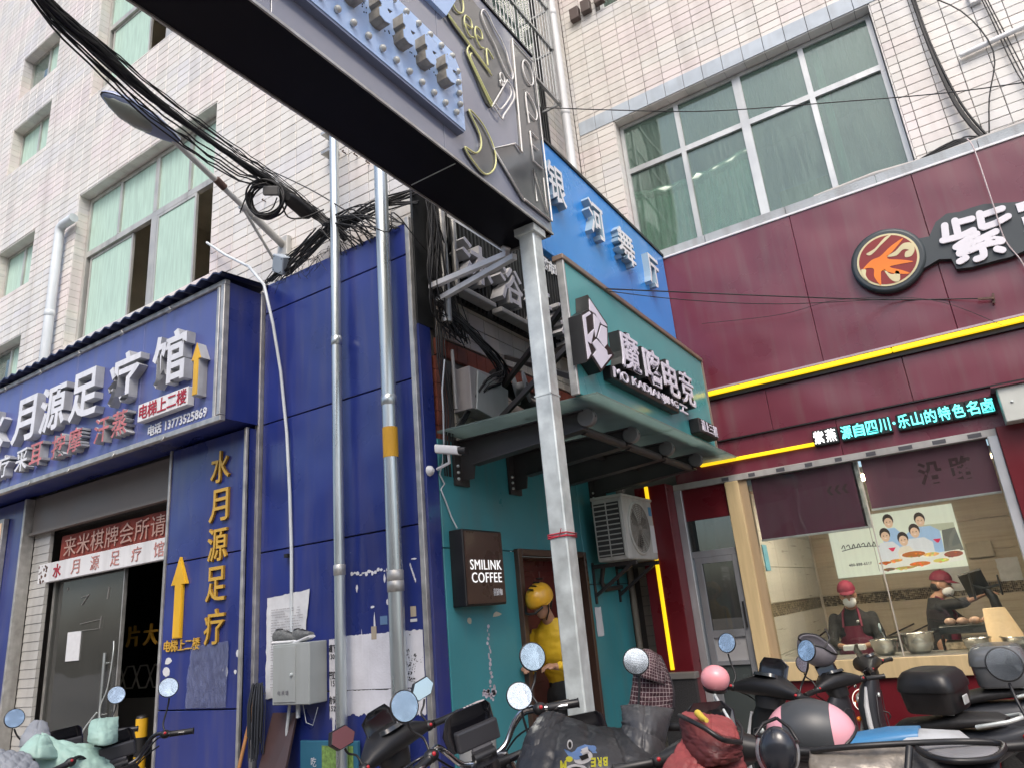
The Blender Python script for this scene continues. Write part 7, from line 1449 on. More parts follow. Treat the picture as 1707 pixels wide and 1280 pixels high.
        if mirror == 'round':
            m = MB(); m.lathe([(R_*.4, -.022), (R_*.85, -.014), (R_+.004, 0), (R_+.004, .006), (R_, .007)], top+Vector((0,0,.03)), n, 24); BS('mirror_shell', m, mirmat, q)
            m = MB(); m.lathe([(R_-.001, .0075), (0, .0075)], top+Vector((0,0,.03)), n, 24); BS('mirror_face', m, MIR, q)
        else:
            P = [(-.075, -.01), (-.045, -.045), (.04, -.04), (.075, .0), (.05, .045), (-.035, .04)]; o_ = top+Vector((0,0,.02))
            m = MB(); m.prism([(a*1.06, b*1.08) for a, b in P], o_, sd2*s_, u2, n*-.02); BS('mirror_shell', m, mirmat, q); m = MB(); m.prism(P, o_+n*.001, sd2*s_, u2, n*.002); BS('mirror_face', m, MIR, q)
    if topbox:
        x, lw, ww, hh, mt = topbox
        m = MB()
        m.loft([((x, 0, .855), (lw*.84, 0, 0), (0, ww*.84, 0), 5), ((x, 0, .87), (lw*.9, 0, 0), (0, ww*.9, 0), 5), ((x, 0, .87+hh*.50), (lw*.98, 0, 0), (0, ww*.98, 0), 5)], 32); tb_ = B('top_box', m, mt)
        m = MB(); m.loft([((x, 0, .873+hh*.50), (lw*1.03, 0, 0), (0, ww*1.03, 0), 5), ((x, 0, .87+hh*.60), (lw*1.03, 0, 0), (0, ww*1.03, 0), 5), ((x, 0, .87+hh*.84), (lw*.95, 0, 0), (0, ww*.95, 0), 4.5), ((x, 0, .87+hh*.96), (lw*.82, 0, 0), (0, ww*.82, 0), 4), ((x, 0, .87+hh), (lw*.6, 0, 0), (0, ww*.6, 0), 3.5)], 32); B('lid', m, mt, tb_)
        m = MB()
        for s_ in (-1, 1): m.tube([(x-lw*.7, ww*.5*s_, .85), (x+lw*.7, ww*.5*s_, .85)], .01, 6)
        m.box(x-lw*1.05, x-lw*1.0, -.04, .04, .90, .96, .005); B('rack', m, STEEL)
    return root, W, ST
GRP = M('graphite_paint', (.035, .038, .045), .38, var=.08)
scooter('black scooter with pale accent stripes and hexagonal mirrors leaning beside the thicker pipe', (-2.84, 3.42), 188, 16, 1.04, mirror='hex', steer=-14, body=WHITE, accent=M('white_gloss', (.7, .72, .74), .2, coat=.5), mirh=.15)
scooter('black scooter with bare chrome handlebars and two round mirrors in front of the teal wall', (-2.00, 3.14), 168, 12, 1.09, bars='chrome', steer=-16, mirh=.17, shield=BLKG)
r3, W3, _ = scooter('black scooter wrapped in a dark padded wind cover with a scooter print', (-1.62, 3.22), 128, 5, 1.0, bars='black', mirh=.22, steer=-4, mlist=[(.38, .27, 1.25), (.40, -.30, 1.30)])
scooter('black scooter with a white leg shield edge parked facing the maroon shop', (-1.40, 4.80), 78, -6, 1.02, mirh=.22, steer=-8, accent=WHITE)
r7, W7, _ = scooter('graphite scooter with a black top box and a grey helmet on its handlebar', (-1.06, 6.02), 160, 4, .92, body=GRP, shield=GRP, topbox=(-.34, .19, .195, .26, BLK), mirh=.16, steer=-18, mr=(1, 0))
scooter('scooter with a grey and red top box behind the graphite one', (-.95, 6.85), 176, 3, .95, body=GRP, shield=GRP, topbox=(-.55, .19, .20, .28, M('grey_red_box', (.12, .13, .14), .25, coat=.4)), mr=(0, 0))
r6, W6, _ = scooter('pink scooter with a dusty red padded wind cover over its handlebar', (-1.02, 3.02), 108, 2, 1.0, body=M('pink_paint', (.62, .26, .28), .35, var=.05, coat=.3), shield=M('pink_paint', (0,0,0)), mirmat=M('pink_shell', (.72, .30, .33), .35, coat=.3), mr=(0, 0), mirh=.20)
r9, W9, _ = scooter('scooter with a silver and black front bag at the lower right edge', (.22, 3.30), 90, 0, 1.0, body=GRP, shield=BLK, mr=(1, 0), mlist=[(.46, .25, 1.24), None])
rl1, WL1, _ = scooter('scooter under a mint green padded wind cover with two round mirrors, left doorway', (-5.55, 3.0), 172, 6, 1.0, bars='black', mirh=.20, steer=-6)
rl2, WL2, _ = scooter('black scooter with a mint quilt and one round mirror nearest the blue column', (-4.72, 2.92), 165, 8, 1.0, bars='black', mirh=.24, steer=-6, mr=(0, 1))
# ------------------------------------------------------------ padded wind covers
def bez(p, t): return p[0]*(1-t)**3+p[1]*3*t*(1-t)**2+p[2]*3*t*t*(1-t)+p[3]*t**3
def quilt(name, grid, mat, nu=56, nv=44, cu=5, cv=4, amp=.016, wr=.010, thick=.014, parent=None, diag=False, seed=0, label=None, cat=None):
    """puffed fabric over a 4 x 4 control grid, sewn into chambers"""
    G = [[Vector(q) for q in row] for row in grid]; P = []
    for j in range(nv+1):
        for i in range(nu+1):
            u, v = i/nu, j/nv; P.append(bez([bez(r_, u) for r_ in G], v))
    Nn = []
    for j in range(nv+1):
        for i in range(nu+1):
            a = P[j*(nu+1)+min(i+1, nu)]-P[j*(nu+1)+max(i-1, 0)]; b = P[min(j+1, nv)*(nu+1)+i]-P[max(j-1, 0)*(nu+1)+i]; n = a.cross(b); Nn.append(n.normalized() if n.length > 1e-9 else Vector((0,-1,0)))
    sgn = 1 if Nn[len(Nn)//2].dot(Vector((0,0,1.6))-P[len(P)//2]) > 0 else -1
    out = []; inn = []
    for k, (p, n) in enumerate(zip(P, Nn)):
        i, j = k % (nu+1), k//(nu+1); u, v = i/nu, j/nv
        if diag: a = abs(math.sin(PI*(u*cu+v*cv)))**.5*abs(math.sin(PI*(u*cu-v*cv)))**.5
        else: a = (abs(math.sin(PI*u*cu))**.45 if cu else 1)*(abs(math.sin(PI*v*cv))**.45 if cv else 1)
        q = Vector((p.x*7+seed, p.y*7, p.z*7)); w_ = noise.noise(q)*wr*1.2+abs(noise.noise(q*2.3))*wr+noise.noise(Vector((q.x*3, q.y*3, q.z*.8)))*wr*.5
        out.append(p+n*sgn*(a*amp*.7+w_*.28+noise.noise(Vector((u*nu*.35, v*4, seed)))*wr*.35*(1.3-a)+noise.noise(Vector((u*4, v*nv*.4, seed)))*wr*.45*(1.3-a))); inn.append(p-n*sgn*thick)
    N_ = len(out); fs = []
    for j in range(nv):
        for i in range(nu): q = j*(nu+1)+i; fs.append((q, q+1, q+nu+2, q+nu+1)); fs.append((q+N_, q+nu+1+N_, q+nu+2+N_, q+1+N_))
    for i in range(nu): a = i; fs.append((a, a+N_, a+1+N_, a+1)); a = nv*(nu+1)+i; fs.append((a, a+1, a+1+N_, a+N_))
    for j in range(nv): a = j*(nu+1); fs.append((a, a+nu+1, a+nu+1+N_, a+N_)); a += nu; fs.append((a, a+N_, a+nu+1+N_, a+nu+1))
    m = MB(); m.add(out+inn, fs, True)
    if sgn < 0:
        pass
    o_ = m.build(name, mat, parent, label)
    if cat: tag(o_, label, cat)
    return o_
BC = M('black_cover_nylon', (.017, .018, .021), .42, var=.12, vs=6, bump=.6, bs=22)
CV = thing('wind_cover', 'black padded wind cover with a cartoon motorbike print and yellow lettering', 'scooter cover', (-1.6, 3.1, 1.0))
quilt('front_panel', [[(-1.809, 2.668, 0.895), (-1.572, 2.639, 0.903), (-1.353, 2.756, 0.895), (-1.225, 2.974, 0.861)], [(-1.844, 2.805, 1.064), (-1.563, 2.682, 1.065), (-1.368, 2.782, 1.043), (-1.308, 3.079, 0.994)], [(-1.841, 2.942, 1.147), (-1.625, 2.833, 1.125), (-1.451, 2.922, 1.103), (-1.370, 3.068, 1.079)], [(-1.836, 3.066, 1.165), (-1.734, 3.066, 1.159), (-1.584, 3.132, 1.068), (-1.508, 3.229, 1.088)]], BC, cu=4, cv=1, amp=.022, wr=.014, parent=CV)
quilt('sleeve', [[(-1.851, 2.783, 0.977), (-1.752, 2.729, 0.991), (-1.700, 2.761, 0.986), (-1.684, 2.827, 0.973)], [(-1.859, 2.861, 1.089), (-1.742, 2.757, 1.096), (-1.700, 2.782, 1.092), (-1.708, 2.892, 1.073)], [(-1.847, 2.938, 1.148), (-1.751, 2.857, 1.160), (-1.707, 2.883, 1.156), (-1.727, 3.006, 1.120)], [(-1.853, 3.057, 1.174), (-1.796, 3.034, 1.184), (-1.768, 3.050, 1.182), (-1.752, 3.112, 1.143)]], BC, cu=2, cv=3, amp=.016, parent=CV, seed=3)
quilt('sleeve', [[(-1.520, 3.093, 0.988), (-1.379, 2.938, 1.002), (-1.304, 2.969, 0.987), (-1.320, 3.168, 0.913)], [(-1.502, 3.120, 1.094), (-1.367, 2.961, 1.097), (-1.310, 2.981, 1.061), (-1.327, 3.125, 0.985)], [(-1.487, 3.137, 1.151), (-1.374, 3.023, 1.156), (-1.317, 3.044, 1.129), (-1.332, 3.193, 1.070)], [(-1.539, 3.226, 1.169), (-1.436, 3.165, 1.190), (-1.365, 3.195, 1.178), (-1.320, 3.318, 1.143)]], M('charcoal_cover_nylon', (.045, .046, .05), .45, var=.2, vs=6, bump=.35, bs=30), cu=2, cv=2, amp=.02, parent=CV, seed=8)
# flat print on the cover: a small motorbike and yellow letters
PB, PWt, PY = M('print_blue', (.16, .28, .55), .6), M('print_white', (.60, .60, .62), .6), M('print_yellow', (.62, .60, .05), .6)
pc = Vector((-1.454, 2.627, 1.065)); ps = .00262
def pr2(dx, dy): return pc+rr*(dx*ps)-uu*(dy*ps)
def pp(pts, mat, n='print', off=0):
    m = MB(); P = [pr2(a, b)-f_*off for a, b in pts]
    from mathutils.geometry import tessellate_polygon
    tri = tessellate_polygon([P]); k = len(P); m.add(P+[p-f_*.0008 for p in P], [t_ for t_ in tri]+[tuple(i+k for i in t_) for t_ in tri]+[(i, (i+1) % k, k+(i+1) % k, k+i) for i in range(k)]); return m.build(n, mat, CV)
def ell(cx_, cy_, a, b, n=16, rot=0): return [(cx_+a*math.cos(2*PI*i/n)*math.cos(rot)-b*math.sin(2*PI*i/n)*math.sin(rot), cy_+a*math.cos(2*PI*i/n)*math.sin(rot)+b*math.sin(2*PI*i/n)*math.cos(rot)) for i in range(n)]
pp(ell(-13, -24, 4, 7), PWt); pp(ell(-13, -24, 2.4, 4.6), BLK, off=.002); pp([(-22, -18), (-18, -12), (-8, -12), (-2, -20), (8, -24), (20, -22), (26, -12), (20, -12), (14, -18), (4, -16), (-4, -6), (-14, -6)], PB, off=.001); pp(ell(20, -19, 5, 4), PB, off=.002)
pp(ell(6, -6, 14, 9, rot=-.3), PWt, off=.003); pp(ell(-4, -9, 9, 6), PB, off=.004); pp([(0, -8), (12, -12), (14, -6), (4, -2)], BLK, off=.005); pp([(3, -18), (12, -22), (14, -14), (6, -12)], PWt, off=.005); pp(ell(-4, 14, 17, 10), PWt, off=.001); pp(ell(-4, 16, 13, 9), BLK, off=.004); pp(ell(-14, -4, 5, 4), PY, off=.005)
def flatchars(s, x0, y0, w, h, pitch, mat, flip=True):
    for i, ch in enumerate(s):
        vs, fs = glyph(ch, .03, .1); xs = [v.x for v in vs]; ys = [v.y for v in vs]; m = MB(); P = []
        for v in vs:
            a = (v.x-min(xs))/(max(xs)-min(xs))*w; b = (v.y-min(ys))/(max(ys)-min(ys))*h
            P.append(pr2(x0+pitch*i+(w-a if flip else a), y0+(b if flip else -b)-i*.6)-f_*(.006+v.z*.01))
        m.add(P, fs); m.build('printed_letter', mat, CV)
flatchars('ERB', 17, -6, 7, 13, 8.5, PY); flatchars('M', -27, -2, 9, 14, 8, PY)
# plaid cape
pm_ = bpy.data.materials.new('plaid_cloth'); pm_.use_nodes = True; n_, l_ = nt(pm_); at = n_.new('ShaderNodeUVMap')
sx_ = n_.new('ShaderNodeSeparateXYZ'); l_.new(at.outputs[0], sx_.inputs[0])
def band(o, fr_, wd):
    a = n_.new('ShaderNodeMath'); a.operation = 'MULTIPLY'; l_.new(o, a.inputs[0]); a.inputs[1].default_value = fr_; b = n_.new('ShaderNodeMath'); b.operation = 'FRACT'; l_.new(a.outputs[0], b.inputs[0]); c = n_.new('ShaderNodeMath'); c.operation = 'LESS_THAN'; l_.new(b.outputs[0], c.inputs[0]); c.inputs[1].default_value = wd; return c.outputs[0]
mx1 = n_.new('ShaderNodeMath'); mx1.operation = 'MAXIMUM'; l_.new(band(sx_.outputs[0], 13, .12), mx1.inputs[0]); l_.new(band(sx_.outputs[1], 13, .12), mx1.inputs[1])
mc = n_.new('ShaderNodeMix'); mc.data_type = 'RGBA'; l_.new(mx1.outputs[0], mc.inputs[0]); mc.inputs[6].default_value = (.045, .015, .022, 1); mc.inputs[7].default_value = (.34, .28, .28, 1); l_.new(mc.outputs[2], n_['Principled BSDF'].inputs['Base Color']); n_['Principled BSDF'].inputs['Roughness'].default_value = .85
def uvquilt(name, grid, mat, nu, nv, **k):
    o_ = quilt(name, grid, mat, nu, nv, **k); me = o_.data; uv = me.uv_layers.new(name='UVMap'); n1 = (nu+1)*(nv+1)
    for lp in me.loops: q = lp.vertex_index % n1; uv.data[lp.index].uv = ((q % (nu+1))/nu, (q//(nu+1))/nv)
    return o_
PL = thing('plaid_cape', 'maroon and white plaid hooded cape draped over a parked scooter', 'cape', (-1.95, 4.6, 1.0))
uvquilt('cloth', [[(-2.101, 4.496, 0.991), (-1.961, 4.393, 0.984), (-1.878, 4.428, 0.978), (-1.842, 4.607, 0.979)], [(-2.073, 4.522, 1.092), (-1.925, 4.367, 1.091), (-1.831, 4.409, 1.100), (-1.850, 4.669, 1.069)], [(-2.040, 4.549, 1.224), (-1.921, 4.381, 1.208), (-1.813, 4.428, 1.217), (-1.869, 4.722, 1.127)], [(-2.038, 4.611, 1.298), (-1.939, 4.493, 1.346), (-1.884, 4.516, 1.342), (-1.931, 4.709, 1.277)]], pm_, 48, 48, cu=0, cv=0, amp=0, wr=.035, parent=PL, seed=2)
uvquilt('hood', [[(-2.029, 4.497, 1.200), (-1.911, 4.328, 1.180), (-1.840, 4.357, 1.157), (-1.858, 4.563, 1.117)], [(-2.025, 4.505, 1.271), (-1.876, 4.297, 1.266), (-1.805, 4.326, 1.250), (-1.850, 4.573, 1.193)], [(-2.024, 4.563, 1.309), (-1.902, 4.398, 1.324), (-1.842, 4.423, 1.312), (-1.881, 4.620, 1.261)], [(-2.042, 4.665, 1.316), (-1.972, 4.587, 1.333), (-1.937, 4.602, 1.330), (-1.950, 4.702, 1.293)]], pm_, 36, 30, cu=0, cv=0, amp=0, wr=.03, parent=PL, seed=5)
quilt('lining', [[(-2.138, 4.586, 0.958), (-2.063, 4.617, 0.938), (-1.976, 4.654, 0.932), (-1.885, 4.748, 0.946)], [(-2.124, 4.662, 1.076), (-2.035, 4.645, 1.058), (-1.946, 4.684, 1.069), (-1.873, 4.767, 1.057)], [(-2.095, 4.688, 1.201), (-2.021, 4.665, 1.200), (-1.927, 4.703, 1.182), (-1.874, 4.772, 1.111)], [(-2.091, 4.751, 1.288), (-2.060, 4.765, 1.305), (-1.995, 4.793, 1.299), (-1.954, 4.808, 1.269)]], M('dark_lining', (.03, .025, .03), .8), 20, 20, cu=0, cv=0, amp=0, wr=.02, parent=PL)
# red quilt of the pink scooter
RQ = M('dusty_red_quilt', (.27, .055, .055), .6, var=.25, vs=7, dirt=.2, bump=.3, bs=30); RQD = M('dark_red_lining', (.10, .018, .018), .6, var=.25, vs=8)
RC = thing('red_wind_cover', 'dusty red padded hand cover with dark piping at the lower middle', 'scooter cover', (-1.1, 3.1, 1.0))
quilt('hand_pocket', [[(-1.101, 2.840, 1.023), (-0.974, 2.674, 1.043), (-0.907, 2.699, 1.049), (-0.926, 2.904, 1.034)], [(-1.116, 2.846, 1.086), (-0.963, 2.635, 1.097), (-0.893, 2.658, 1.088), (-0.904, 2.864, 1.065)], [(-1.138, 2.899, 1.130), (-1.011, 2.731, 1.127), (-0.936, 2.752, 1.095), (-0.918, 2.914, 1.076)], [(-1.156, 2.953, 1.171), (-1.029, 2.785, 1.168), (-0.958, 2.802, 1.119), (-0.920, 2.916, 1.092)]], RQD, cu=4, cv=3, amp=.007, parent=RC, seed=4, diag=True)
quilt('top_flap', [[(-1.156, 2.952, 1.167), (-1.024, 2.786, 1.162), (-0.959, 2.800, 1.112), (-0.921, 2.915, 1.084)], [(-1.168, 3.002, 1.173), (-1.049, 2.886, 1.174), (-0.966, 2.857, 1.143), (-0.922, 2.919, 1.112)], [(-1.195, 3.099, 1.163), (-1.093, 3.030, 1.168), (-1.013, 3.003, 1.156), (-0.960, 3.016, 1.132)], [(-1.216, 3.197, 1.149), (-1.138, 3.173, 1.156), (-1.071, 3.142, 1.147), (-1.006, 3.108, 1.133)]], RQ, cu=2, cv=1, amp=.010, parent=RC, seed=6)
quilt('front_panel', [[(-1.292, 2.726, 0.886), (-1.117, 2.586, 0.910), (-0.968, 2.643, 0.903), (-0.895, 2.877, 0.869)], [(-1.227, 2.780, 0.985), (-1.073, 2.629, 1.012), (-0.959, 2.672, 1.006), (-0.903, 2.898, 0.970)], [(-1.161, 2.821, 1.049), (-1.058, 2.699, 1.055), (-0.971, 2.729, 1.041), (-0.917, 2.903, 1.018)], [(-1.137, 2.894, 1.095), (-1.060, 2.811, 1.073), (-0.981, 2.834, 1.046), (-0.937, 2.955, 1.038)]], RQ, cu=4, cv=4, amp=.009, parent=RC, seed=7, diag=True)
mb = MB(); mb.tube(smooth3([Vector((-1.140, 2.906, 1.178)), Vector((-1.046, 2.759, 1.183)), Vector((-0.978, 2.716, 1.163)), Vector((-0.923, 2.729, 1.124)), Vector((-0.905, 2.868, 1.092))], 6), .009, 8); mb.tube(smooth3([Vector((-0.905, 2.868, 1.092)), Vector((-0.910, 2.925, 1.125)), Vector((-0.940, 2.973, 1.149))], 5), .006, 8); mb.build('piping', BLK, RC)
mb = MB(); mb.tube([(-1.058, 2.885, 1.189), (-1.024, 2.841, 1.176), (-0.996, 2.798, 1.176)], [.014, .012, .008], 8); mb.build('yellow_tab', M('yellow_tab', (.6, .45, .06), .5), RC)
# helmets
def helmet(name, label, c, r, mat, f, up, band=None, open_=True, s=(1.15, .92, 1.0)):
    t = thing(name, label, 'helmet', tuple(c)); c = Vector(c); f = Vector(f).normalized(); up = Vector(up); up = (up-f*up.dot(f)).normalized(); sd = f.cross(up); vs = []; fs = []; nn, mm2 = 32, 18
    for i in range(mm2+1):
        for k in range(nn):
            ph = 2*PI*k/nn; thm = PI*(.66-.20*max(0, math.cos(ph))**1.5); th = thm*i/mm2
            vs.append(c+f*(r*s[0]*math.sin(th)*math.cos(ph))+sd*(r*s[1]*math.sin(th)*math.sin(ph))+up*(r*s[2]*math.cos(th)))
    vs2 = [c+(v-c)*.90 for v in vs]; N_ = len(vs)
    for i in range(mm2):
        for k in range(nn): fs.append((i*nn+k, (i+1)*nn+k, (i+1)*nn+(k+1) % nn, i*nn+(k+1) % nn))
    m = MB(); m.add(vs+vs2, fs+[tuple(q+N_ for q in f2[::-1]) for f2 in fs]+[(mm2*nn+k, N_+mm2*nn+k, N_+mm2*nn+(k+1) % nn, mm2*nn+(k+1) % nn) for k in range(nn)], True); sh = m.build('shell', mat, t)
    if band:
        m = MB(); vb = []; 
        for i in range(15):
            for k in range(9):
                th = PI*(.62)*(i/14); a = -1+2*k/8; ph = a*.75
                # band over the crown from side to side
                d_ = (f*(math.sin(a*.55))*s[0]+up*math.cos(th*1.9-1.15)*s[2]*math.cos(a*.55)+sd*math.sin(th*1.9-1.15)*s[1]*math.cos(a*.55)); vb.append(c+d_*r*1.012)
        m.add(vb, [(i*9+k, i*9+k+1, (i+1)*9+k+1, (i+1)*9+k) for i in range(14) for k in range(8)], True); m.build('band', band, t)
    m = MB(); m.tube([vs[mm2*nn+k]*1.0 for k in range(nn)], .007, 6, closed=True); m.build('rim', BLK, t)
    m = MB()
    for k in (-1, 1): m.tube([c+sd*r*.85*k-up*r*.5, c+sd*r*.5*k-up*r*1.1, c-up*r*1.25+f*r*.3], .006, 6)
    m.build('strap', BLK, t); return t
PNK = M('pink_helmet_paint', (.74, .36, .42), .3, coat=.4, var=.05); GRBLK = M('grey_black_shell', (.05, .055, .06), .4)
helmet('helmet', 'pink helmet with a wide dark grey band resting on a scooter seat', (-0.733, 3.224, 1.062), .125, PNK, (1, .1, 0), (0, -.2, 1), GRBLK, s=(1.35, 1.0, 1.0))
helmet('helmet', 'small black and silver helmet hanging beside the red padded cover', (-0.748, 2.754, 1.084), .085, M('silver_shell', (.45, .47, .48), .3, .3), (.3, -.6, .5), (.1, -.7, -.6), None, s=(1.0, .85, 1.0))
mb = MB(); c_ = Vector((-0.720, 2.659, 1.101)); i0 = 0; mb.sphere((0,0,0), (.062, .05, .078), 20, 14); mb.xf(Matrix.Translation(c_) @ Matrix.Rotation(.15, 4, 'Y')); t_ = [o for o in bpy.data.objects if o.get('label', '').startswith('small black and silver helmet')][0]; mb.build('dark_visor', M('dark_visor', (.02, .022, .028), .25, coat=.3), t_)
helmet('helmet', 'grey helmet hung upside down on the handlebar of the graphite scooter', (-1.184, 5.918, 1.184), .125, M('grey_helmet_shell', (.20, .19, .21), .3, coat=.3), (-.6, -.4, .6), (-.5, .1, -.6))
t = thing('pink_mirror_ball', 'round pink mirror shell on a thin stem above the red padded cover', 'mirror', (-1.092, 3.256, 1.272))
c_ = Vector((-1.092, 3.256, 1.272)); mb = MB(); mb.sphere(c_, (.062, .055, .055), 20, 14); mb.build('shell', M('pink_shell', (0,0,0)), t)
mb = MB(); mb.lathe([(.052, 0), (.05, .012), (.02, .02)], c_-uu*.035-f_*.0, -uu, 20); mb.build('underside', BLK, t)
mb = MB(); mb.tube(smooth3([c_-uu*.05, Vector((-1.091, 3.218, 1.210)), Vector((-1.051, 3.153, 1.179)), Vector((-0.992, 3.059, 1.130))]), .006, 8); mb.build('stem', STEEL, t)
# bag with flap on the near right scooter
BAGM = M('black_bag_fabric', (.025, .026, .028), .5, var=.3, vs=8, bump=.5, bs=40); SILV = M('crinkled_silver_fabric', (.20, .18, .155), .38, .35, var=.5, vs=7, bump=1.0, bs=14)
BG2 = thing('front_bag', 'long black and crinkled silver insulated bag across the scooter at the lower right', 'bag', (-.3, 2.8, 1.0))
quilt('flap', [[(-0.300, 2.933, 1.046), (-0.233, 2.835, 1.037), (-0.169, 2.839, 1.032), (-0.105, 2.945, 1.040)], [(-0.308, 2.936, 1.064), (-0.224, 2.791, 1.067), (-0.156, 2.795, 1.068), (-0.101, 2.898, 1.059)], [(-0.341, 3.032, 1.053), (-0.244, 2.892, 1.069), (-0.168, 2.897, 1.069), (-0.098, 2.951, 1.067)], [(-0.363, 3.130, 1.043), (-0.264, 3.091, 1.055), (-0.183, 3.098, 1.058), (-0.122, 3.100, 1.054)]], M('grey_flap', (.20, .20, .21), .5), 30, 16, cu=0, cv=0, amp=0, wr=.012, parent=BG2)
quilt('silver_panel', [[(-0.672, 2.806, 0.987), (-0.573, 2.773, 0.976), (-0.470, 2.790, 0.962), (-0.381, 2.852, 0.952)], [(-0.666, 2.816, 1.025), (-0.561, 2.766, 1.025), (-0.458, 2.781, 1.008), (-0.374, 2.862, 0.988)], [(-0.668, 2.851, 1.048), (-0.562, 2.814, 1.057), (-0.450, 2.813, 1.059), (-0.364, 2.905, 1.043)], [(-0.676, 2.924, 1.057), (-0.572, 2.897, 1.071), (-0.459, 2.918, 1.074), (-0.359, 2.982, 1.069)]], SILV, 46, 26, cu=0, cv=0, amp=0, wr=.022, parent=BG2, seed=9)
quilt('black_body', [[(-0.383, 2.845, 0.919), (-0.292, 2.805, 0.924), (-0.211, 2.813, 0.926), (-0.135, 2.900, 0.926)], [(-0.373, 2.857, 0.968), (-0.280, 2.818, 0.976), (-0.198, 2.826, 0.978), (-0.123, 2.911, 0.974)], [(-0.360, 2.871, 1.027), (-0.272, 2.879, 1.018), (-0.189, 2.886, 1.019), (-0.111, 2.941, 1.019)], [(-0.365, 2.981, 1.066), (-0.272, 2.986, 1.042), (-0.186, 2.992, 1.037), (-0.108, 2.998, 1.048)]], BAGM, 30, 26, cu=0, cv=0, amp=0, wr=.015, parent=BG2, seed=10)
mb = MB(); mb.tube(smooth3([Vector((-0.665, 2.876, 1.066)), Vector((-0.506, 2.860, 1.084)), Vector((-0.346, 2.915, 1.085)), Vector((-0.211, 2.997, 1.077)), Vector((-0.102, 3.002, 1.072)), Vector((-0.093, 2.930, 1.064)), Vector((-0.131, 2.845, 1.055)), Vector((-0.227, 2.799, 1.056)), Vector((-0.304, 2.854, 1.061)), Vector((-0.342, 2.933, 1.073))], 6), .010, 8); mb.tube([(-0.350, 2.862, 1.082), (-0.365, 2.796, 1.016), (-0.381, 2.780, 0.951)], .012, 8); mb.build('piping', BLK, BG2)
# white and blue rental scooter body
RS = thing('rental_scooter', 'white and blue rental scooter bodywork under the graphite scooter', 'scooter', (-.6, 4.2, 0))
mb = MB(); c_ = Vector((-.62, 4.35, .755)); mb.loft([(c_+Vector((-.42, 0, -.03)), (0, .05, 0), (0, 0, .05), 2.6), (c_+Vector((-.25, 0, 0)), (0, .12, 0), (0, 0, .09), 2.8), (c_+Vector((.1, 0, .03)), (0, .15, 0), (0, 0, .11), 3), (c_+Vector((.32, 0, .03)), (0, .13, 0), (0, 0, .10), 2.8), (c_+Vector((.42, 0, -.02)), (0, .06, 0), (0, 0, .06), 2.4)], 22); mb.build('body', M('worn_white_body', (.42, .44, .46), .4, dirt=.4), RS)
mb = MB(); mb.loft([(c_+Vector((-.43, -.005, .03)), (0, .05, 0), (0, 0, .03), 2.6), (c_+Vector((-.25, -.005, .055)), (0, .12, 0), (0, 0, .05), 2.8), (c_+Vector((.0, -.005, .10)), (0, .14, 0), (0, 0, .045), 3), (c_+Vector((.15, -.0, .12)), (0, .10, 0), (0, 0, .03), 3)], 20); mb.build('blue_panel', M('rental_blue', (.05, .20, .40), .35), RS)
latin('自停 LINK', 'lettering', (-.50, 4.195, .765), FA, .05, .003, BLKINK, RS, .24, .02)
for x in (-.35, .62): mb = MB(); mb.lathe([(.12, -.04), (.2, -.045), (.215, 0), (.2, .045), (.12, .04)], (-.62+x, 4.35, .215), (0,1,0), 24); mb.build('wheel', RUBB, RS)
mb = MB(); mb.tube([(-.97, 4.35, .22), (-.9, 4.35, .75)], .02, 8); mb.tube([(0, 4.35, .22), (-.3, 4.35, .7)], .03, 8); mb.build('frame', STEEL, RS)
# mint quilts on the left
MQ = M('mint_quilt', (.33, .50, .44), .55, var=.12, vs=6, dirt=.15, bump=.25, bs=30); GQ = M('grey_quilt', (.24, .26, .29), .6, var=.12, vs=6, bump=.25, bs=30)
ML = thing('mint_wind_cover', 'mint green quilted wind cover spread over the left scooters', 'scooter cover', (-5.3, 2.9, 1.0))
quilt('front_panel', [[(-4.982, 2.426, 0.791), (-4.819, 2.515, 0.762), (-4.729, 2.675, 0.744), (-4.741, 2.848, 0.719)], [(-5.016, 2.407, 0.967), (-4.811, 2.476, 0.943), (-4.720, 2.637, 0.912), (-4.784, 2.822, 0.888)], [(-5.072, 2.436, 1.089), (-4.870, 2.495, 1.042), (-4.794, 2.632, 1.018), (-4.852, 2.827, 0.980)], [(-5.160, 2.503, 1.178), (-5.019, 2.546, 1.103), (-4.940, 2.689, 1.062), (-4.959, 2.858, 1.049)]], MQ, cu=4, cv=4, diag=True, amp=.014, wr=.012, parent=ML, seed=1)
quilt('hand_pocket', [[(-5.065, 2.330, 1.070), (-4.900, 2.326, 1.065), (-4.866, 2.392, 1.052), (-4.966, 2.527, 1.035)], [(-5.068, 2.333, 1.115), (-4.906, 2.324, 1.112), (-4.877, 2.382, 1.108), (-4.984, 2.502, 1.095)], [(-5.098, 2.392, 1.146), (-4.946, 2.364, 1.152), (-4.928, 2.401, 1.156), (-5.046, 2.500, 1.145)], [(-5.175, 2.469, 1.169), (-5.122, 2.464, 1.177), (-5.111, 2.487, 1.173), (-5.144, 2.532, 1.159)]], MQ, 30, 24, cu=2, cv=2, amp=.010, parent=ML, seed=2)
quilt('hand_pocket', [[(-4.907, 2.652, 1.102), (-4.750, 2.621, 1.076), (-4.718, 2.676, 1.067), (-4.824, 2.795, 1.078)], [(-4.913, 2.651, 1.153), (-4.757, 2.619, 1.142), (-4.725, 2.675, 1.133), (-4.830, 2.794, 1.123)], [(-4.958, 2.678, 1.197), (-4.807, 2.641, 1.196), (-4.775, 2.698, 1.186), (-4.877, 2.821, 1.174)], [(-5.042, 2.737, 1.209), (-4.983, 2.742, 1.222), (-4.953, 2.795, 1.214), (-4.966, 2.873, 1.213)]], MQ, 40, 32, cu=3, cv=2, amp=.010, parent=ML, seed=3)
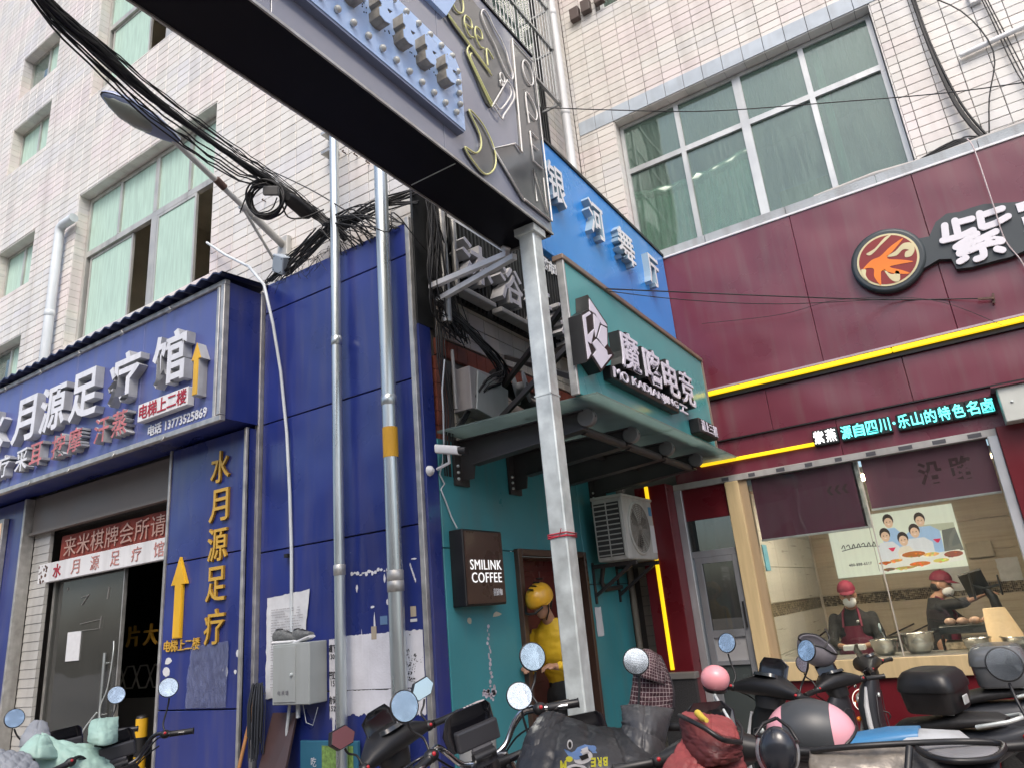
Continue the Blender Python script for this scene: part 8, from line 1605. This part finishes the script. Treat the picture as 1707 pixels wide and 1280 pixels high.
GL = thing('grey_wind_cover', 'grey quilted wind cover at the lower left corner', 'scooter cover', (-5.7, 2.7, .9))
quilt('front_panel', [[(-4.918, 2.113, 0.882), (-4.778, 2.172, 0.860), (-4.728, 2.271, 0.839), (-4.765, 2.417, 0.818)], [(-4.941, 2.104, 1.031), (-4.762, 2.132, 1.016), (-4.713, 2.232, 0.996), (-4.811, 2.373, 0.979)], [(-4.998, 2.118, 1.112), (-4.825, 2.135, 1.102), (-4.782, 2.224, 1.077), (-4.843, 2.326, 1.056)], [(-5.044, 2.146, 1.155), (-5.013, 2.212, 1.131), (-4.988, 2.266, 1.115), (-4.955, 2.332, 1.094)]], GQ, cu=4, cv=4, diag=True, amp=.014, parent=GL, seed=5)
quilt('rear_panel', [[(-5.340, 2.457, 1.099), (-5.223, 2.472, 1.098), (-5.196, 2.528, 1.098), (-5.256, 2.630, 1.086)], [(-5.342, 2.467, 1.166), (-5.227, 2.474, 1.155), (-5.201, 2.526, 1.146), (-5.270, 2.613, 1.142)], [(-5.379, 2.514, 1.217), (-5.318, 2.525, 1.208), (-5.300, 2.560, 1.196), (-5.327, 2.618, 1.187)], [(-5.457, 2.587, 1.235), (-5.404, 2.583, 1.242), (-5.391, 2.607, 1.231), (-5.420, 2.660, 1.209)]], GQ, 26, 20, cu=2, cv=2, amp=.010, parent=GL, seed=6)
# yellow and black bollard in the doorway
t = thing('striped_bollard', 'yellow and black striped bollard standing in the dark doorway', 'bollard', (-7.12, 4.35, 0))
for k in range(6): mb = MB(); mb.lathe([(.055, 0), (.055, .165)], (-7.12, 4.35, k*.166), n=16); mb.build('band', YEL if k % 2 else BLK, t)
mb = MB(); mb.lathe([(.057, 0), (.05, .02), (.0, .03)], (-7.12, 4.35, .996), n=16); mb.build('cap', BLK, t)
# rubbish bin with old trainers on top
t = thing('grey_bin', 'pale grey plastic bin with worn trainers on top behind the black scooter', 'bin', (-2.82, 3.86, 0))
mb = MB(); mb.lathe([(.09, 0), (.115, .9), (.12, .93), (.12, .98), (.10, .98)], (-2.82, 3.86, 0), n=24); mb.build('body', M('grey_bin_plastic', (.34, .35, .35), .5, dirt=.3), t)
mb = MB(); mb.lathe([(.125, 0), (.12, .02), (.0, .035)], (-2.82, 3.86, .98), n=24); mb.build('lid', M('dusty_bin_lid', (.22, .20, .18), .6), t)
shoe(Matrix.Translation((-2.84, 3.83, 1.03)) @ Matrix.Rotation(math.radians(35), 4, 'Z') @ Matrix.Rotation(-.55, 4, 'Y') @ Matrix.Rotation(.5, 4, 'X'), M('white_red_upper', (.46, .40, .40), .6, var=.5, vs=16), M('red_white_sole', (.55, .30, .30), .5, var=.5, vs=10), 'worn white trainer with a red sole propped on the bin')
shoe(Matrix.Translation((-2.90, 3.78, 1.0)) @ Matrix.Rotation(math.radians(150), 4, 'Z') @ Matrix.Rotation(-.1, 4, 'Y'), M('olive_shoe', (.12, .11, .09), .7), WHITE, 'olive trainer with a white sole lying lower on the bin')

mb = MB()
for a, b in (((-8.1, 4.196, 2.12), (-7.98, 4.196, 2.22)), ((-8.12, 4.196, 2.2), (-7.98, 4.196, 2.21)), ((-7.62, 4.196, 2.14), (-7.60, 4.196, 2.26)), ((-8.1, 4.196, 1.93), (-7.7, 4.196, 1.95)), ((-8.1, 4.196, 1.86), (-7.75, 4.196, 1.86)), ((-7.72, 4.196, 1.86), (-7.70, 4.196, 1.98)), ((-8.42, 4.196, 2.3), (-8.42, 4.196, 2.33))): mb.beam(a, b, .012, .003)
t = mb.build('tape_marks', M('tape_grey', (.30, .30, .29), .4)); tag(t, 'strips of old clear tape left on the glass door', 'tape', kind='stuff')
mb = MB(); mb.tube(smooth3([Vector((-7.36, 4.15, 1.72)), Vector((-7.30, 4.12, 1.6)), Vector((-7.35, 4.12, 1.3)), Vector((-7.42, 4.1, 1.12)), Vector((-7.38, 4.1, .95))]), .006, 5); mb.tube(smooth3([Vector((-7.52, 4.13, 1.08)), Vector((-7.65, 4.1, .95)), Vector((-7.72, 4.1, .86))]), .008, 5)
t = mb.build('lock_chain', STEEL); tag(t, 'bicycle lock cable dangling from the glass door handle', 'lock')
# ------------------------------------------------------------ the building across the street, behind the viewer
OB = thing('street_building', 'plain tan building across the street, seen only in mirrors and window glass', 'building', (0, -11, 0))
opsO = [(x, x+2.2, z, z+1.7) for x in (-22, -18, -14, -10, -6, -2, 2, 6, 10, 14) for z in (4.6,)]
mb = MB()
for q in rects(-26, 20, 3.4, 7.6, opsO): mb.box(q[0], q[1], -11.3, -11, q[2], q[3])
mb.build('wall', M('tan_render', (.42, .38, .34), .8, var=.12, dirt=.3), OB)
mb = MB(); mb.box(-26, 20, -11.8, -11.7, 3.4, 7.6); mb.build('inner_wall', DARKIN, OB)
for i in range(9): mb = MB(); mb.box(-26+i*5.1, -26+i*5.1+5.0, -11.2, -10.9, 2.7, 3.5); mb.build('fascia', M('fascia_%d' % (i % 4), ((.30, .05, .04), (.06, .16, .30), (.35, .30, .10), (.10, .22, .14))[i % 4], .5), OB)
for i in range(9): mb = MB(); mb.box(-26+i*5.1+.2, -26+i*5.1+4.8, -11.35, -11.3, 0, 2.7); mb.build('shop_front', M('shop_dark', (.20, .19, .18), .4, var=.4, vs=1), OB)
for (a, b, c, d) in opsO: mb = MB(); mb.box(a, b, -11.2, -11.19, c, d); mb.build('window', M('far_window', (.06, .09, .09), .1, coat=.5), OB)
